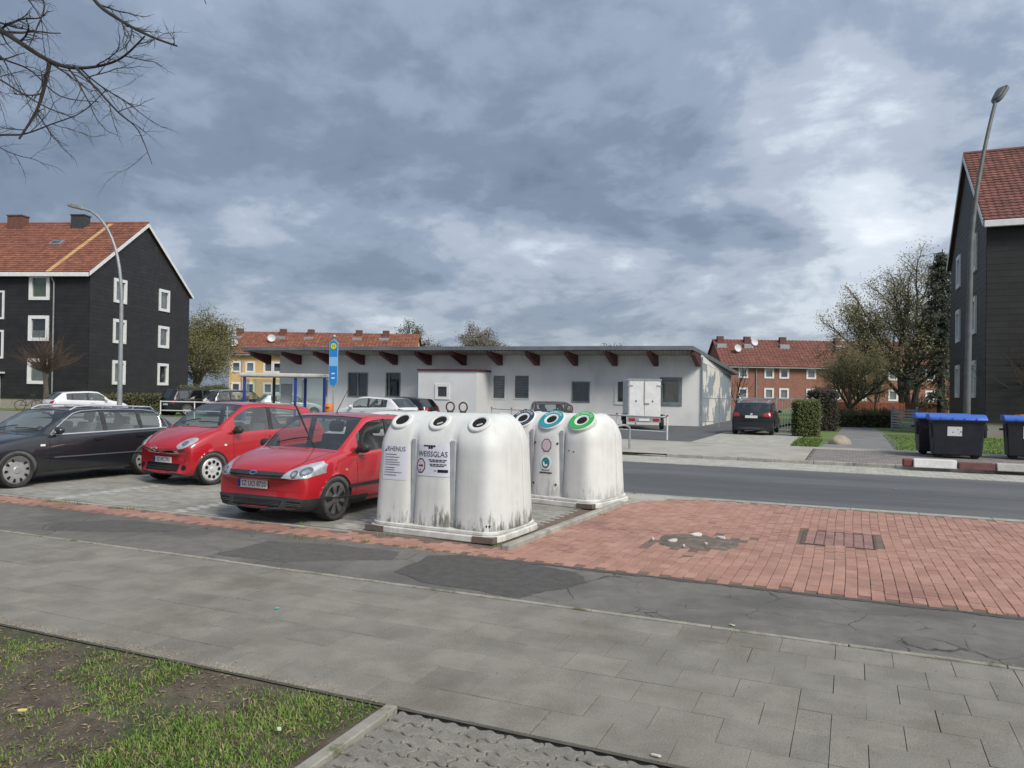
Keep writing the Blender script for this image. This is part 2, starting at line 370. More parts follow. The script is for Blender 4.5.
def base_ground():
    # one sheet to the horizon; it lies under every paving
    sheet('ground', rect(-900, 900, -60, 1500), -0.065, 'far_ground')
    def dirt():
        # gently uneven bare earth under the grass
        mb = MB(); nx, ny = 70, 40; x0, x1, y0, y1 = -11.0, -2.43, -1.5, Y_LAWN-0.02
        for j in range(ny+1):
            for i in range(nx+1):
                x = x0+(x1-x0)*i/nx; y = y0+(y1-y0)*j/ny
                e = min(1.0, (y1-y)/0.25, (x1-x)/0.25)
                mb.v.append((x, y, -0.016 + max(0, e)*(0.035*noise.noise((x*1.1, y*1.1, 0)) + 0.018*noise.noise((x*4, y*4, 3))) - 0.006*e))
        for j in range(ny):
            for i in range(nx):
                a = j*(nx+1)+i; mb.f.append((a, a+1, a+nx+2, a+nx+1)); mb.m.append(0)
        return mb.build('lawn_soil', 'soil', smooth=True, kind='structure')
    dirt()
    sheet('path_bed', rect(-40, 30, Y_LAWN-0.02, Y_SLAB-0.03), -0.007, 'joint_soil')
    sheet('side_path_bed', rect(-2.36, 3.0, -1.5, Y_LAWN-0.03), -0.026, 'joint_soil')
    sheet('asphalt_strip', rect(-40, 30, Y_SLAB+0.025, Y_ASPH), 0.000, 'asphalt_path')
    sheet('brick_bed', rect(-40, 30, Y_ASPH, Y_ROADN-0.02), -0.009, 'brick_joint')
    sheet('road', rect(-120, 120, Y_ROADN, Y_ROADF), -0.012, 'road_asphalt')
    sheet('parking_bed', rect(-40, -3.86, Y_RED+0.06, Y_ROADN-0.03), -0.014, 'paver_joint')
    sheet('kerbside_strip', rect(-60, 60, Y_ROADF, Y_KERB-0.14), -0.014, 'paver_joint')
    # beyond the road
    sheet('pavement', rect(-8.6, -1.15, Y_KERB, Y_WALK), 0.085, 'walk_concrete')
    sheet('pavement_bed', rect(-1.15, 40, Y_KERB, Y_WALK-1.0), 0.070, 'joint_soil')
    sheet('pavement_strip', rect(-1.15, 40, Y_WALK-1.0, Y_WALK), 0.085, 'walk_concrete')
    sheet('forecourt', [(-8.6, Y_WALK-2.1), (-5.4, Y_WALK), (-5.5, 34), (-4.4, 40), (-3.0, 60), (-26, 60), (-26, 24)], 0.065, 'forecourt')
    sheet('parking_court', [(-120, Y_ROADF), (-8.6, Y_ROADF), (-8.6, 60), (-70, 90), (-120, 90)], -0.008, 'far_asphalt')
    sheet('driveway_bed', rect(-5.4, -1.9, Y_WALK, 37.5), 0.066, 'joint_soil')
    sheet('garden_path', [(-1.0, Y_WALK), (1.3, Y_WALK), (1.7, 34), (1.2, 48), (-0.4, 48), (-0.7, 34)], 0.075, 'far_asphalt')
    sheet('lawn', [(1.3, Y_WALK), (60, Y_WALK), (60, 140), (-8, 140), (-8, 60), (-1.6, 48), (-1.9, Y_WALK+1.0), (-1.3, Y_WALK), (-1.0, Y_WALK), (-0.7, 34), (-0.4, 48), (1.2, 48), (1.7, 34)], 0.072, 'lawn_far')
    sheet('verge', rect(-140, -36, 34, 52), 0.012, 'lawn_far')
base_ground()

# --- footpath slabs (running bond), each its own piece
def footpath():
    root = mkobj('footpath', None, None, kind='structure'); random.seed(4)
    cache = []
    def slab_mesh(w, d):
        mb = MB(); mb.bb((-w/2, -d/2, -0.045), (w/2, d/2, 0)); return mb.mesh('slab', 'concrete_slab', bevel=0.0016)
    rows = 7; pitch = (Y_SLAB-0.03-Y_LAWN)/rows; lw = 0.372
    std = slab_mesh(lw-0.003, pitch-0.004); half = slab_mesh(lw/2-0.003, pitch-0.004)
    for r in range(rows):
        y = Y_LAWN + pitch*(r+0.5); off = (r % 2)*lw/2 + 0.10
        n0 = int((-11.4-off)/lw); k = n0
        while True:
            x = off + k*lw; k += 1
            if x > 2.9: break
            if random.random() < 0.03:      # a pair of cut halves in place of one slab
                for q in (-1, 1):
                    o = mkobj('slab', half, root); o.location = (x+q*lw/4, y, random.uniform(-0.004, 0.002))
                continue
            o = mkobj('slab', std, root)
            o.location = (x+random.uniform(-.002, .002), y+random.uniform(-.002, .002), random.uniform(-0.0016, 0.0012))
            o.rotation_euler = (random.uniform(-.0025, .0025), random.uniform(-.0025, .0025), random.uniform(-.004, .004))
    # the farther stretches of the same path, joined
    mb = MB()
    for r in range(rows):
        y = Y_LAWN + pitch*(r+0.5); off = (r % 2)*lw/2 + 0.10
        for k in range(-100, 70):
            x = off+k*lw
            if -11.6+0.19 < x < 2.9+0.19 and not (x > 2.9): continue
            mb.box((x, y, -0.0225), (lw-0.009, pitch-0.009, 0.045))
    mb.build('outlying_slabs', 'concrete_slab', root, kind='stuff')
footpath()

def long_stones(name, p0, p1, w, length, z0, z1, m, parent=None, kind='structure', jitter=0.002, bev=0.006):
    """a row of kerb or edging stones, each one a piece"""
    p0 = Vector((*p0, 0)); p1 = Vector((*p1, 0)); d = p1-p0; n = max(1, round(d.length/length)); step = d.length/n
    root = parent or mkobj(name, None, None, kind=kind)
    mb = MB(); mb.bb((-step/2+0.003, -w/2, z0), (step/2-0.003, w/2, z1)); me = mb.mesh('kerb_stone', m, bevel=bev)
    for i in range(n):
        c = p0+d*((i+0.5)/n); o = mkobj('kerb_stone', me, root); o.location = (c.x, c.y, random.uniform(-jitter, jitter)); o.rotation_euler = (0, 0, atan2(d.y, d.x))
    return root
random.seed(8)
long_stones('path_edging', (-13, Y_SLAB), (5, Y_SLAB), 0.045, 1.0, -0.1, 0.009, 'edging_stone')
long_stones('lawn_edging', (-2.42, Y_LAWN-0.03), (-2.33, -0.6), 0.075, 1.0, -0.1, 0.020, 'edging_stone')

# --- wavy interlocking pavers of the side path
def side_path():
    root = mkobj('side_path', None, None, kind='structure'); random.seed(12)
    px, py = 0.225, 0.1125
    def wave(t): return 0.018*sin(t)
    def paver():
        a, b = px/2-0.003, py/2-0.003; pts = []
        n = 12
        for i in range(n+1): u = -1+2*i/n; pts.append((u*a, -b + 0.014*sin(2*pi*u)))
        for i in range(1, n): v = -1+2*i/n; pts.append((a + 0.012*sin(pi*v), v*b))
        for i in range(n+1): u = 1-2*i/n; pts.append((u*a, b + 0.014*sin(2*pi*u)))
        for i in range(1, n): v = 1-2*i/n; pts.append((-a + 0.012*sin(pi*v), v*b))
        mb = MB(); mb.prism(pts, -0.05, 0); return mb.mesh('wavy_paver', 'wavy_paver', bevel=0.005)
    me = paver(); cutm = MB().bb((-0.045, -py/2+0.006, -0.05), (0.045, py/2-0.006, 0)).mesh('cut_paver', 'wavy_paver', bevel=0.006)
    j = 0; y = Y_LAWN-0.10
    while y > 1.9:
        x = -2.26 + (j % 2)*px/2
        if j % 2:
            o = mkobj('cut_paver', cutm, root); o.location = (-2.310, y, -0.008)
        while x < 0.9:
            o = mkobj('wavy_paver', me, root); o.location = (x+random.uniform(-.003, .003), y, -0.006+random.uniform(-.004, .003))
            o.rotation_euler = (random.uniform(-.02, .02), random.uniform(-.02, .02), random.uniform(-.02, .02)); x += px
        y -= py; j += 1
side_path()

# --- red brick surface
def in_red(x, y):
    if y < Y_ASPH+0.02: return False
    if x < -3.62: return y < Y_RED-0.03
    if y > Y_ROADN-0.24: return False
    # rounded corner by the road
    if x < -2.4:
        lim = 12.55 + 1.15*min(1.0, max(0, (x+3.55)/1.15))**0.6
        if y > lim: return False
    return True
def red_bricks():
    root = mkobj('brick_paving', None, None, kind='structure'); random.seed(21)
    bw, bl = 0.114, 0.212
    spots = []
    for k in range(-120, 60):
        x = k*bw
        off = 0.5*bl*(k % 2) + 0.03*sin(k*2.1)
        y = Y_ASPH + 0.02 + (off % bl) - bl/2
        if x < -13 or x > 6.5: continue
        while y < Y_ROADN:
            xx = x + 0.02*sin(y*0.9+k*0.07)
            if in_red(xx, y+bl/2-0.05) and in_red(xx, y-bl/2+0.05) and in_red(xx+0.05, y):
                # manhole and the broken place stay open
                if not (-0.60 < xx < 0.34 and 10.30 < y < 11.42) and ((xx+1.76)/0.40)**2+((y-9.75)/0.42)**2 > 1+0.5*noise.noise((xx*4, y*4, 6)):
                    spots.append((xx, y))
            y += bl
    def size(p):
        d = Vector((p[0], p[1], -CAMH)); dep = d.dot(FWD); px = 512+FPX*d.dot(RT)/max(dep, .1)
        return 1e9 if not (0 < px < 1024) else dep
    spots.sort(key=size)
    mb = MB(); mb.bb((-bw/2+0.0025, -bl/2+0.0025, -0.05), (bw/2-0.0025, bl/2-0.0025, 0)); me = mb.mesh('brick', 'red_brick_single', bevel=0.003)
    rest = MB()
    for i, (x, y) in enumerate(spots):
        sag = -0.012*math.exp(-(((x+1.76)/0.8)**2+((y-9.75)/0.8)**2)) + 0.006*noise.noise((x*.8, y*.8, 1))
        z = sag + random.uniform(-.0035, .003)
        if i < 300:
            o = mkobj('brick', me, root); o.location = (x, y, z); o.rotation_euler = (random.uniform(-.012, .012), random.uniform(-.012, .012), random.uniform(-.014, .014))
        else:
            rest.box((x, y, z-0.025), (bw-0.005, bl-0.005, 0.05), random.uniform(-.014, .014))
    rest.build('outlying_bricks', 'red_brick', root, kind='stuff')
red_bricks()

# --- parking bay pavers with white marking rows
def parking():
    root = mkobj('parking_bay', None, None, kind='structure'); random.seed(33)
    mb = MB(); wb = MB(); a, b = 0.205, 0.1025
    lines = [-16.9, -14.35, -11.75, -9.05, -6.2]
    for i in range(int((Y_ROADN-0.1-Y_RED-0.1)/b)):
        y = Y_RED+0.14+b*(i+.5)
        for k in range(-110, 0):
            x = k*a + (i % 2)*a/2
            if x < -19.5 or x > -3.95: continue
            w = any(abs(x-l) < a*0.5 for l in lines)
            (wb if w else mb).box((x, y, -0.02+random.uniform(-.002, .002)), (a-0.007, b-0.007, 0.04))
    mb.build('pavers', 'parking_paver', root, kind='stuff'); wb.build('white_pavers', 'white_paver', root, kind='stuff')
    sheet('outlying_paving', rect(-40, -19.6, Y_RED+0.1, Y_ROADN-0.1), -0.006, 'parking_paver', None, root)
    k = mkobj('parking_kerb', None, None, kind='structure')
    long_stones('', (-13.5, Y_RED+0.025), (-5.9, Y_RED+0.025), 0.055, 0.75, -0.1, 0.010, 'kerb_stone', k)
    long_stones('', (-3.66, Y_RED-0.10), (-3.46, 12.42), 0.10, 0.85, -0.1, 0.062, 'kerb_stone', k, bev=0.012)
    # curved return to the road and the flush kerb of the road edge
    pts = [(-3.46, 12.42), (-3.30, 12.95), (-2.95, 13.40), (-2.45, 13.68), (-1.8, 13.80)]
    for p, q in zip(pts[:-1], pts[1:]): long_stones('', p, q, 0.09, 1.2, -0.1, 0.012, 'kerb_stone', k)
    rk = mkobj('road_edge', None, None, kind='structure')
    long_stones('', (-12, Y_ROADN-0.10), (9, Y_ROADN-0.10), 0.19, 1.0, -0.1, 0.004, 'kerb_stone', rk)
    # wedge of pale concrete between curve and road
    sheet('kerb_apron', [(-5.4, 12.3), (-3.56, 12.3), (-3.40, 12.95), (-3.0, 13.5), (-2.5, 13.72), (-2.5, 13.85), (-5.4, 13.85)], 0.001, 'walk_concrete')
parking()

# --- repair patches, crack fillings on the asphalt strip
def blob(cx, cy, rx, ry, seed, n=40, rough=0.25):
    return [(cx+rx*cos(t)*(1+rough*noise.noise((cos(t)*1.7+seed, sin(t)*1.7, seed))), cy+ry*sin(t)*(1+rough*noise.noise((cos(t)*1.7, sin(t)*1.7+seed, seed+4)))) for t in [2*pi*i/n for i in range(n)]]
def patch(poly, z=0.004, m='asphalt_patch'):
    poly = [(x, min(max(y, Y_SLAB+0.05), Y_ASPH-0.012)) for x, y in poly]
    rg = []; n = len(poly)
    for i in range(n):      # ragged, hand-laid edge
        a, b = Vector(poly[i]), Vector(poly[(i+1) % n]); k = max(1, int((b-a).length/0.035)); nn = Vector((-(b-a).y, (b-a).x)).normalized() if (b-a).length > 1e-6 else Vector((0, 0))
        for j in range(k):
            p = a.lerp(b, j/k); p = p+nn*(0.045*noise.noise((p.x*3, p.y*3, 7))+0.022*noise.noise((p.x*14, p.y*14, 3))); rg.append((p.x, min(max(p.y, Y_SLAB+0.03), Y_ASPH-0.012)))
    poly = rg
    mb = MB(); mb.prism(poly, z-0.012, z); return mb.build('asphalt_patch', m, None, kind='structure')
c1 = [GP(*p) for p in ((395, 572), (430, 556), (470, 552), (520, 562), (575, 573), (590, 583), (545, 592), (520, 598), (470, 590), (420, 582))]
patch([(p.x, p.y) for p in c1])
c2 = [GP(*p) for p in ((215, 554), (270, 541), (335, 545), (400, 552), (392, 560), (330, 560), (285, 563))]
patch([(p.x, p.y) for p in c2], 0.004, 'asphalt_patch_old')
c3 = [GP(*p) for p in ((45, 530), (60, 522), (130, 520), (190, 527), (170, 532), (110, 532))]
patch([(p.x, p.y) for p in c3], 0.004, 'asphalt_patch_old')
strip = [(-3.5+0.25*i, Y_ASPH-0.09-0.03*noise.noise((i*.6, 0, 0))) for i in range(40)]
patch(strip + [(6.2, Y_ASPH-0.012), (-3.5, Y_ASPH-0.012)], 0.006)

# --- kerbside strip, far kerb, pavement setts, driveway
def far_paving():
    random.seed(5)
    mb = MB()
    for i in range(9):
        y = Y_ROADF+0.12+0.235*i*0.955
        for k in range(-36, 40):
            x = k*0.31+(i % 2)*0.155; mb.box((x, y, -0.02+random.uniform(-.002, .002)), (0.30, 0.214, 0.045))
    mb.build('kerbside_pavers', 'gutter_paver', None, kind='structure')
    kr = mkobj('far_kerb', None, None, kind='structure')
    long_stones('', (-4.9, Y_KERB-0.07), (12, Y_KERB-0.07), 0.13, 1.0, -0.1, 0.10, 'kerb_stone', kr, bev=0.015)
    long_stones('', (-9.6, Y_KERB+0.9), (-4.9, Y_KERB-0.07), 0.13, 1.0, -0.1, 0.05, 'kerb_stone', kr, bev=0.015)
    mb = MB()
    for i in range(int((Y_WALK-1.0-Y_KERB)/0.168)):
        y = Y_KERB+0.11+0.168*i
        for k in range(-5, 80):
            x = -0.95+k*0.168+(i % 2)*0.08
            if x > -1.05: mb.box((x, y, 0.07+random.uniform(-.002, .004)), (0.155, 0.155, 0.04))
    mb.build('pavement_setts', 'walk_sett', None, kind='structure')
    mb = MB()
    for i in range(36):
        for k in range(14):
            mb.box((-5.28+k*0.25, Y_WALK+0.12+i*0.25, 0.062+random.uniform(-.002, .003)), (0.236, 0.236, 0.04))
    mb.build('driveway_pavers', 'gutter_paver', None, kind='structure')
far_paving()
# ================================================================== BUILDINGS
def board_extra(pitch, dark, depth=0.45, stag=True):
    """lines of cladding courses and butt joints"""
    def f(nt, vec, c, mixc, rng, nz):
        L = nt.links.new
        sp = nt.nodes.new('ShaderNodeSeparateXYZ'); L(vec, sp.inputs[0])
        def mt(op, a, b):
            n = nt.nodes.new('ShaderNodeMath'); n.operation = op
            for i, v in enumerate((a, b)):
                if isinstance(v, (int, float)): n.inputs[i].default_value = v
                else: L(v, n.inputs[i])
            return n.outputs[0]
        q = mt('FRACT', mt('DIVIDE', sp.outputs[2], pitch), 0)
        line = rng(q, 0.0, 0.10, 1.0, 0.0)
        mu = mt('MULTIPLY', line, depth)
        return mixc(mu, c, dark)
    return f
mat('dark_cladding', (0.0145, 0.0135, 0.0145), (0.020, 0.019, 0.020), 1.5, rough=0.6, island=0.16)
mat('roof_tile', (0.185, 0.070, 0.044), (0.25, 0.098, 0.060), 2.4, rough=0.85, island=0.22, c3=(0.16, 0.060, 0.042), s3=0.5, m3=(0.50, 0.68))
mat('roof_tile_dark', (0.150, 0.058, 0.044), (0.20, 0.078, 0.058), 2.4, rough=0.85, island=0.20, c3=(0.13, 0.055, 0.045), s3=0.6, m3=(0.50, 0.68))
mat('roof_felt', (0.10, 0.045, 0.035), rough=0.9)
mat('new_tile', (0.52, 0.34, 0.16), (0.44, 0.27, 0.12), 4, rough=0.85, island=0.1)
mat('plinth', (0.27, 0.245, 0.205), (0.33, 0.30, 0.255), 1.4, rough=0.9)
mat('yellow_render', (0.66, 0.44, 0.20), (0.59, 0.39, 0.175), 0.9, rough=0.9)
mat('red_brick_wall', (0.29, 0.135, 0.100), (0.24, 0.112, 0.085), 1.6, rough=0.9, c3=(0.40, 0.17, 0.12), s3=8)
mat('grey_render', (0.77, 0.77, 0.755), (0.70, 0.70, 0.69), 0.8, rough=0.9, bump=0.15, bscale=40, c3=(0.58, 0.585, 0.58), s3=0.5, m3=(0.5, 0.72), stretch=(1, 1, 0.35))
mat('bright_render', (0.68, 0.685, 0.69), (0.62, 0.625, 0.63), 0.8, rough=0.9)
mat('peeling_render', (0.76, 0.74, 0.67), (0.68, 0.655, 0.585), 1.4, rough=0.92, bump=0.3, bscale=20, c3=(0.27, 0.31, 0.35), s3=0.42, m3=(0.475, 0.50), stretch=(1, 1, 1))
mat('roof_metal', (0.13, 0.145, 0.16), (0.18, 0.195, 0.21), 1.0, rough=0.55, metal=0.2)
mat('soffit', (0.46, 0.44, 0.37), (0.33, 0.315, 0.27), 2.0, rough=0.9, stretch=(1, 1, 1))
mat('beam_red', (0.105, 0.026, 0.026), (0.075, 0.020, 0.021), 3, rough=0.6)
mat('chimney_brick', (0.17, 0.075, 0.055), (0.12, 0.055, 0.045), 5, rough=0.9)
mat('chimney_slate', (0.035, 0.037, 0.042), (0.05, 0.052, 0.056), 5, rough=0.7)
mat('louvre', (0.20, 0.235, 0.24), (0.15, 0.18, 0.185), 4, rough=0.6)
mat('zinc', (0.36, 0.39, 0.41), (0.28, 0.31, 0.33), 5, rough=0.5, metal=0.4)
mat('dish', (0.55, 0.56, 0.57), rough=0.5)
mat('curtain_dim', (0.16, 0.17, 0.17), (0.09, 0.10, 0.10), 5, rough=0.9, stretch=(5, 5, 0.3)); mat('curtain_green', (0.36, 0.42, 0.24), (0.28, 0.34, 0.18), 4, rough=0.9); mat('curtain_red', (0.34, 0.03, 0.03), (0.26, 0.025, 0.025), 4, rough=0.9)

def window(parent, o, u, n, w, h, fw=0.09, depth=0.10, curtain=None, bars=(0.5,), surround=0.0, proud=0.03, frame='white_frame', low=0.0):
    """window part with frame, pane and sill; o = centre on the wall face, u = horizontal axis, n = outward normal"""
    u = Vector(u).normalized(); n = Vector(n).normalized(); z = Vector((0, 0, 1)); T = Matrix((u, z, n)).transposed().to_4x4(); T.translation = o
    f = MB(); W, H = w/2, h/2
    for (a, b) in (((-W, -H), (W, -H+fw)), ((-W, H-fw), (W, H)), ((-W, -H+fw), (-W+fw, H-fw)), ((W-fw, -H+fw), (W, H-fw))):
        f.bb((a[0], a[1], -depth), (b[0], b[1], proud), 0, T)
    fo = f.build('window', frame, parent)
    if surround:
        s = MB(); q = surround
        for (a, b) in (((-W-q, -H-q), (W+q, -H)), ((-W-q, H), (W+q, H+q)), ((-W-q, -H), (-W, H)), ((W, -H), (W+q, H))): s.bb((a[0], a[1], -0.02), (b[0], b[1], proud+0.012), 0, T)
        s.build('surround', frame, fo)
    for bx in bars:
        m = MB(); x = -W+w*bx; m.bb((x-0.035, -H+fw, -depth+0.03), (x+0.035, H-fw, proud-0.012), 0, T); m.build('mullion', frame, fo)
    p = MB(); p.bb((-W+fw, -H+fw, -depth+0.045), (W-fw, H-fw, -depth+0.055), 0, T); p.build('pane', 'window_glass', fo)
    r = MB(); r.bb((-W-0.05, -H-0.05, -depth-0.10), (W+0.05, H+0.05, -depth-0.08), 0, T); r.build('pane_backing', curtain or 'room_dark', fo)  # backing sheet behind the pane; room_dark paints in an unlit room
    if low:
        c = MB(); c.bb((-W+fw, -H+fw, -depth-0.05), (W-fw, -H+fw+(h-2*fw)*low, -depth-0.035), 0, T); c.build('curtain', 'curtain', fo)
    return fo

def holed(mb, O, u, U, V, holes, mi=0, thick=None):
    """upright wall face U x V with rectangular openings (u0, u1, v0, v1)"""
    u = Vector(u).normalized(); z = Vector((0, 0, 1)); O = Vector(O)
    us = sorted({0.0, U}|{max(0, min(U, q)) for h in holes for q in h[:2]}); vs = sorted({0.0, V}|{max(0, min(V, q)) for h in holes for q in h[2:]})
    for a, b in zip(us[:-1], us[1:]):
        for c, d in zip(vs[:-1], vs[1:]):
            m, n = (a+b)/2, (c+d)/2
            if any(h[0] < m < h[1] and h[2] < n < h[3] for h in holes): continue
            mb.add([O+u*a+z*c, O+u*b+z*c, O+u*b+z*d, O+u*a+z*d], [(0, 1, 2, 3)], mi)
def cut_spans(a, b, z0, z1, holes):
    """what is left of a board a..b at heights z0..z1 beside the openings"""
    sp = [(a, b)]
    for h in holes:
        if h[3] <= z0+0.02 or h[2] >= z1-0.02: continue
        nx = []
        for p, q in sp:
            if h[1] <= p or h[0] >= q: nx.append((p, q)); continue
            if h[0] > p: nx.append((p, h[0]))
            if h[1] < q: nx.append((h[1], q))
        sp = nx
    return [(p, q) for p, q in sp if q-p > 0.02]

def tiles(parent, name, o, u, up, Lu, Lv, m, tw=0.30, th=0.34, wave=0.024, skip=None):
    """overlapping courses of pantiles as real relief, joined; o lower-left corner, u along the eave, up along the slope"""
    u = Vector(u).normalized(); up = Vector(up).normalized(); n = u.cross(up).normalized()
    mb = MB(); nu = int(Lu/tw); nv = int(Lv/th); tw = Lu/nu; th = Lv/nv
    o = Vector(o)
    for j in range(nv):
        for i in range(nu):
            if skip and skip(i*tw, j*th): continue
            a = o+u*(i*tw)+up*(j*th); vs = []
            for (v, lift) in ((0.0, 0.05), (th*1.06, 0.012)):
                for k, q in enumerate((0, 0.3, 0.62, 1.0)):
                    hgt = (0.0, wave*1.0, wave*0.25, -0.006)[k]
                    vs.append(a+u*(q*tw*0.995)+up*v+n*(lift+hgt))
            b = [a+u*0+n*0.0, a+u*tw*0.995+n*0.0]
            vs += b
            mb.add(vs, [(0, 1, 5, 4), (1, 2, 6, 5), (2, 3, 7, 6), (8, 9, 3, 2, 1, 0)])
    return mb.build(name, m, parent, kind='stuff')

def apartment(name, label, origin, rz, Lx, gable_side, tile_m, group):
    """three storeys, dark cladding, gable roof; local x along the front, y back, front faces -y"""
    D, zE, zR, zP = 14.0, 10.0, 14.85, 0.75
    root = thing(name, label, 'house', origin, rz, group)
    gs = gable_side; gx = 0.0 if gs < 0 else Lx; ww, wh = 1.50, 1.76
    gcols = (3.6, 9.8); grows = (9.1, 5.98, 2.8)
    cols = [Lx-3.9, Lx-11.2, Lx-14.5] if gs > 0 else [6.0, 9.0, 14.4]
    xs_ = Lx-7.4 if gs > 0 else 11.7
    gh = [(y-ww/2, y+ww/2, z-wh/2, z+wh/2) for y in gcols for z in grows]
    fh = [(x-ww/2, x+ww/2, z-wh/2, z+wh/2) for x in cols for z in (8.9, 5.9, 2.75)] + [(xs_-0.7, xs_+0.7, z-1.0, z+1.0) for z in (7.6, 4.7)]
    zo = lambda hs: [(a_, b_, c_-zP, d_-zP) for a_, b_, c_, d_ in hs]
    w = MB(); holed(w, (0, 0, zP), (1, 0, 0), Lx, zE-zP, zo(fh)); holed(w, (gx, 0, zP), (0, 1, 0), D, zE-zP, zo(gh))
    w.add([(Lx-gx, 0, zP), (Lx-gx, D, zP), (Lx-gx, D, zE), (Lx-gx, 0, zE), (0, D, zP), (Lx, D, zP), (Lx, D, zE), (0, D, zE)], [(0, 1, 2, 3), (4, 5, 6, 7)])
    w.add([(0, 0, zE), (0, D, zE), (0, D/2, zR), (Lx, 0, zE), (Lx, D, zE), (Lx, D/2, zR)], [(0, 2, 1), (3, 4, 5)])
    w.build('wall', 'dark_cladding', root)
    p = MB(); p.bb((0.06, 0.06, -0.3), (Lx-0.06, D-0.06, zP)); p.build('plinth', 'plinth', root)
    # cladding courses: thin boards overlapping like shingles, on the front and on the visible gable
    ch = 0.29; nrow = int((zR-zP)/ch)
    cb = MB()
    fwin = [(3.8, z) for z in (9.0-0.15, 5.95, 2.8)]
    for j in range(int((zE-zP)/ch)):
        z = zP+j*ch; x = -(j % 2)*0.9
        while x < Lx:
            a, b = max(0.0, x)+0.004, min(Lx, x+1.8)-0.004
            for a, b in cut_spans(a, b, z, z+ch, fh): cb.add([(a, -0.016, z), (b, -0.016, z), (b, -0.008, z+ch*1.02), (a, -0.008, z+ch*1.02), (a, 0.0, z), (b, 0.0, z)], [(0, 1, 2, 3), (5, 4, 0, 1)[::-1] if False else (4, 5, 1, 0)])
            x += 1.8
    for j in range(nrow):
        z = zP+j*ch; zt = z+ch*1.02
        h0 = 0 if zt <= zE else (zt-zE)/(zR-zE)*D/2
        y = -(j % 2)*0.9
        while y < D:
            a, b = max(h0, y)+0.004, min(D-h0, y+1.8)-0.004
            for a, b in (cut_spans(a, b, z, z+ch, gh) if b-a > 0.02 else ()): cb.add([(gx+gs*0.016, a, z), (gx+gs*0.016, b, z), (gx+gs*0.008, b, zt), (gx+gs*0.008, a, zt), (gx, a, z), (gx, b, z)], [(0, 1, 2, 3) if gs > 0 else (3, 2, 1, 0), (4, 5, 1, 0)])
            y += 1.8
    cb.build('cladding', 'dark_cladding', root, kind='stuff')
    # roof
    ov, e = 0.18, 0.35
    sl = hypot(D/2, zR-zE); k = (zR-zE)/(D/2)
    rf = MB()
    for sgn in (0, 1):
        y0, y1 = (-e, D/2) if sgn == 0 else (D+e, D/2); z0 = zE-e*k; t = 0.16
        vs = [(-ov, y0, z0), (Lx+ov, y0, z0), (Lx+ov, y1, zR), (-ov, y1, zR)]
        vs = [(x, y, z+0.05) for x, y, z in vs]+[(x, y, z+0.05+t) for x, y, z in vs]
        rf.add(vs, [(0, 1, 2, 3), (4, 5, 6, 7), (0, 1, 5, 4), (1, 2, 6, 5), (2, 3, 7, 6), (3, 0, 4, 7)])
    ro = rf.build('roof', 'roof_felt', root)
    up = Vector((0, D/2, zR-zE)).normalized()
    newx = (Lx-3.1, Lx-2.75) if gs > 0 else (-9, -9)
    tiles(ro, 'roof_tiles', (-ov-0.02, -e-0.06, zE-e*k+0.22), (1, 0, 0), up, Lx+2*ov+0.04, sl+e*1.2, tile_m, skip=lambda a, b: newx[0] < a < newx[1])
    if gs > 0: tiles(ro, 'new_tiles', (newx[0]-0.1, -e-0.06, zE-e*k+0.225), (1, 0, 0), up, 0.40, sl+e*1.2, 'new_tile', tw=0.2)
    rt = MB(); rt.tube([(-ov, D/2, zR+0.27), (Lx+ov, D/2, zR+0.27)], 0.13, 8); rt.build('ridge_tiles', tile_m, ro)
    # white barge boards and the boxed eave
    for gxx in (0, Lx):
        s2 = -1 if gxx == 0 else 1
        for sgn in (0, 1):
            y0, y1 = (-e-0.02, D/2) if sgn == 0 else (D+e+0.02, D/2); z0 = zE-e*k
            x0, x1 = gxx+s2*(ov+0.012), gxx+s2*(ov+0.05)
            vs = [(x0, y0, z0-0.04), (x0, y1, zR-0.04), (x0, y1, zR+0.25), (x0, y0, z0+0.25), (x1, y0, z0-0.04), (x1, y1, zR-0.04), (x1, y1, zR+0.25), (x1, y0, z0+0.25)]
            b = MB(); b.add(vs, [(0, 1, 2, 3), (4, 5, 6, 7), (0, 1, 5, 4), (1, 2, 6, 5), (2, 3, 7, 6), (3, 0, 4, 7)]); b.build('barge_board', 'white_frame', ro, weld=True)
    ev = MB(); ev.bb((-ov, -e-0.20, zE-e*k-0.12), (Lx+ov, -e-0.055, zE-e*k+0.18)); ev.build('eave_board', 'white_frame', ro, bevel=0.02)
    # chimneys
    for (x, m, s) in (((Lx-5.4 if gs > 0 else 6.0), 'chimney_slate', 1.15), ((Lx-10.9 if gs > 0 else 14.0), 'chimney_brick', 1.3)):
        c = MB(); c.bb((x-s/2, D/2-0.9, zR-1.1), (x+s/2, D/2-0.1, zR+0.75)); c.bb((x-s/2-0.06, D/2-0.96, zR+0.75), (x+s/2+0.06, D/2-0.04, zR+0.84)); c.build('chimney', m, ro)
        f = MB(); f.add([(x-s/2-0.35, D/2-1.25, zR-0.70), (x+s/2+0.35, D/2-1.25, zR-0.70), (x+s/2+0.2, D/2-0.85, zR-0.40), (x-s/2-0.2, D/2-0.85, zR-0.40)], [(0, 1, 2, 3)]); f.build('flashing', 'zinc', ro)
    # skylight
    if gs > 0:
        x = Lx-5.4; y = D/2-3.3; z = zR-3.3*k; sk = MB()
        T = frame_T(Vector((x, y, z+0.34)), (1, 0, 0), up); sk.box((0, 0, 0), (0.9, 0.7, 0.14), 0, 0, T); s_ = sk.build('skylight', 'zinc', ro); q = MB(); q.box((0, 0, 0.08), (0.7, 0.5, 0.02), 0, 0, T); q.build('pane', 'window_glass', s_)
    # windows
    cur = ['curtain', 'room_dark', 'curtain', 'curtain', 'curtain', 'room_dark', 'curtain', 'room_dark', 'curtain']
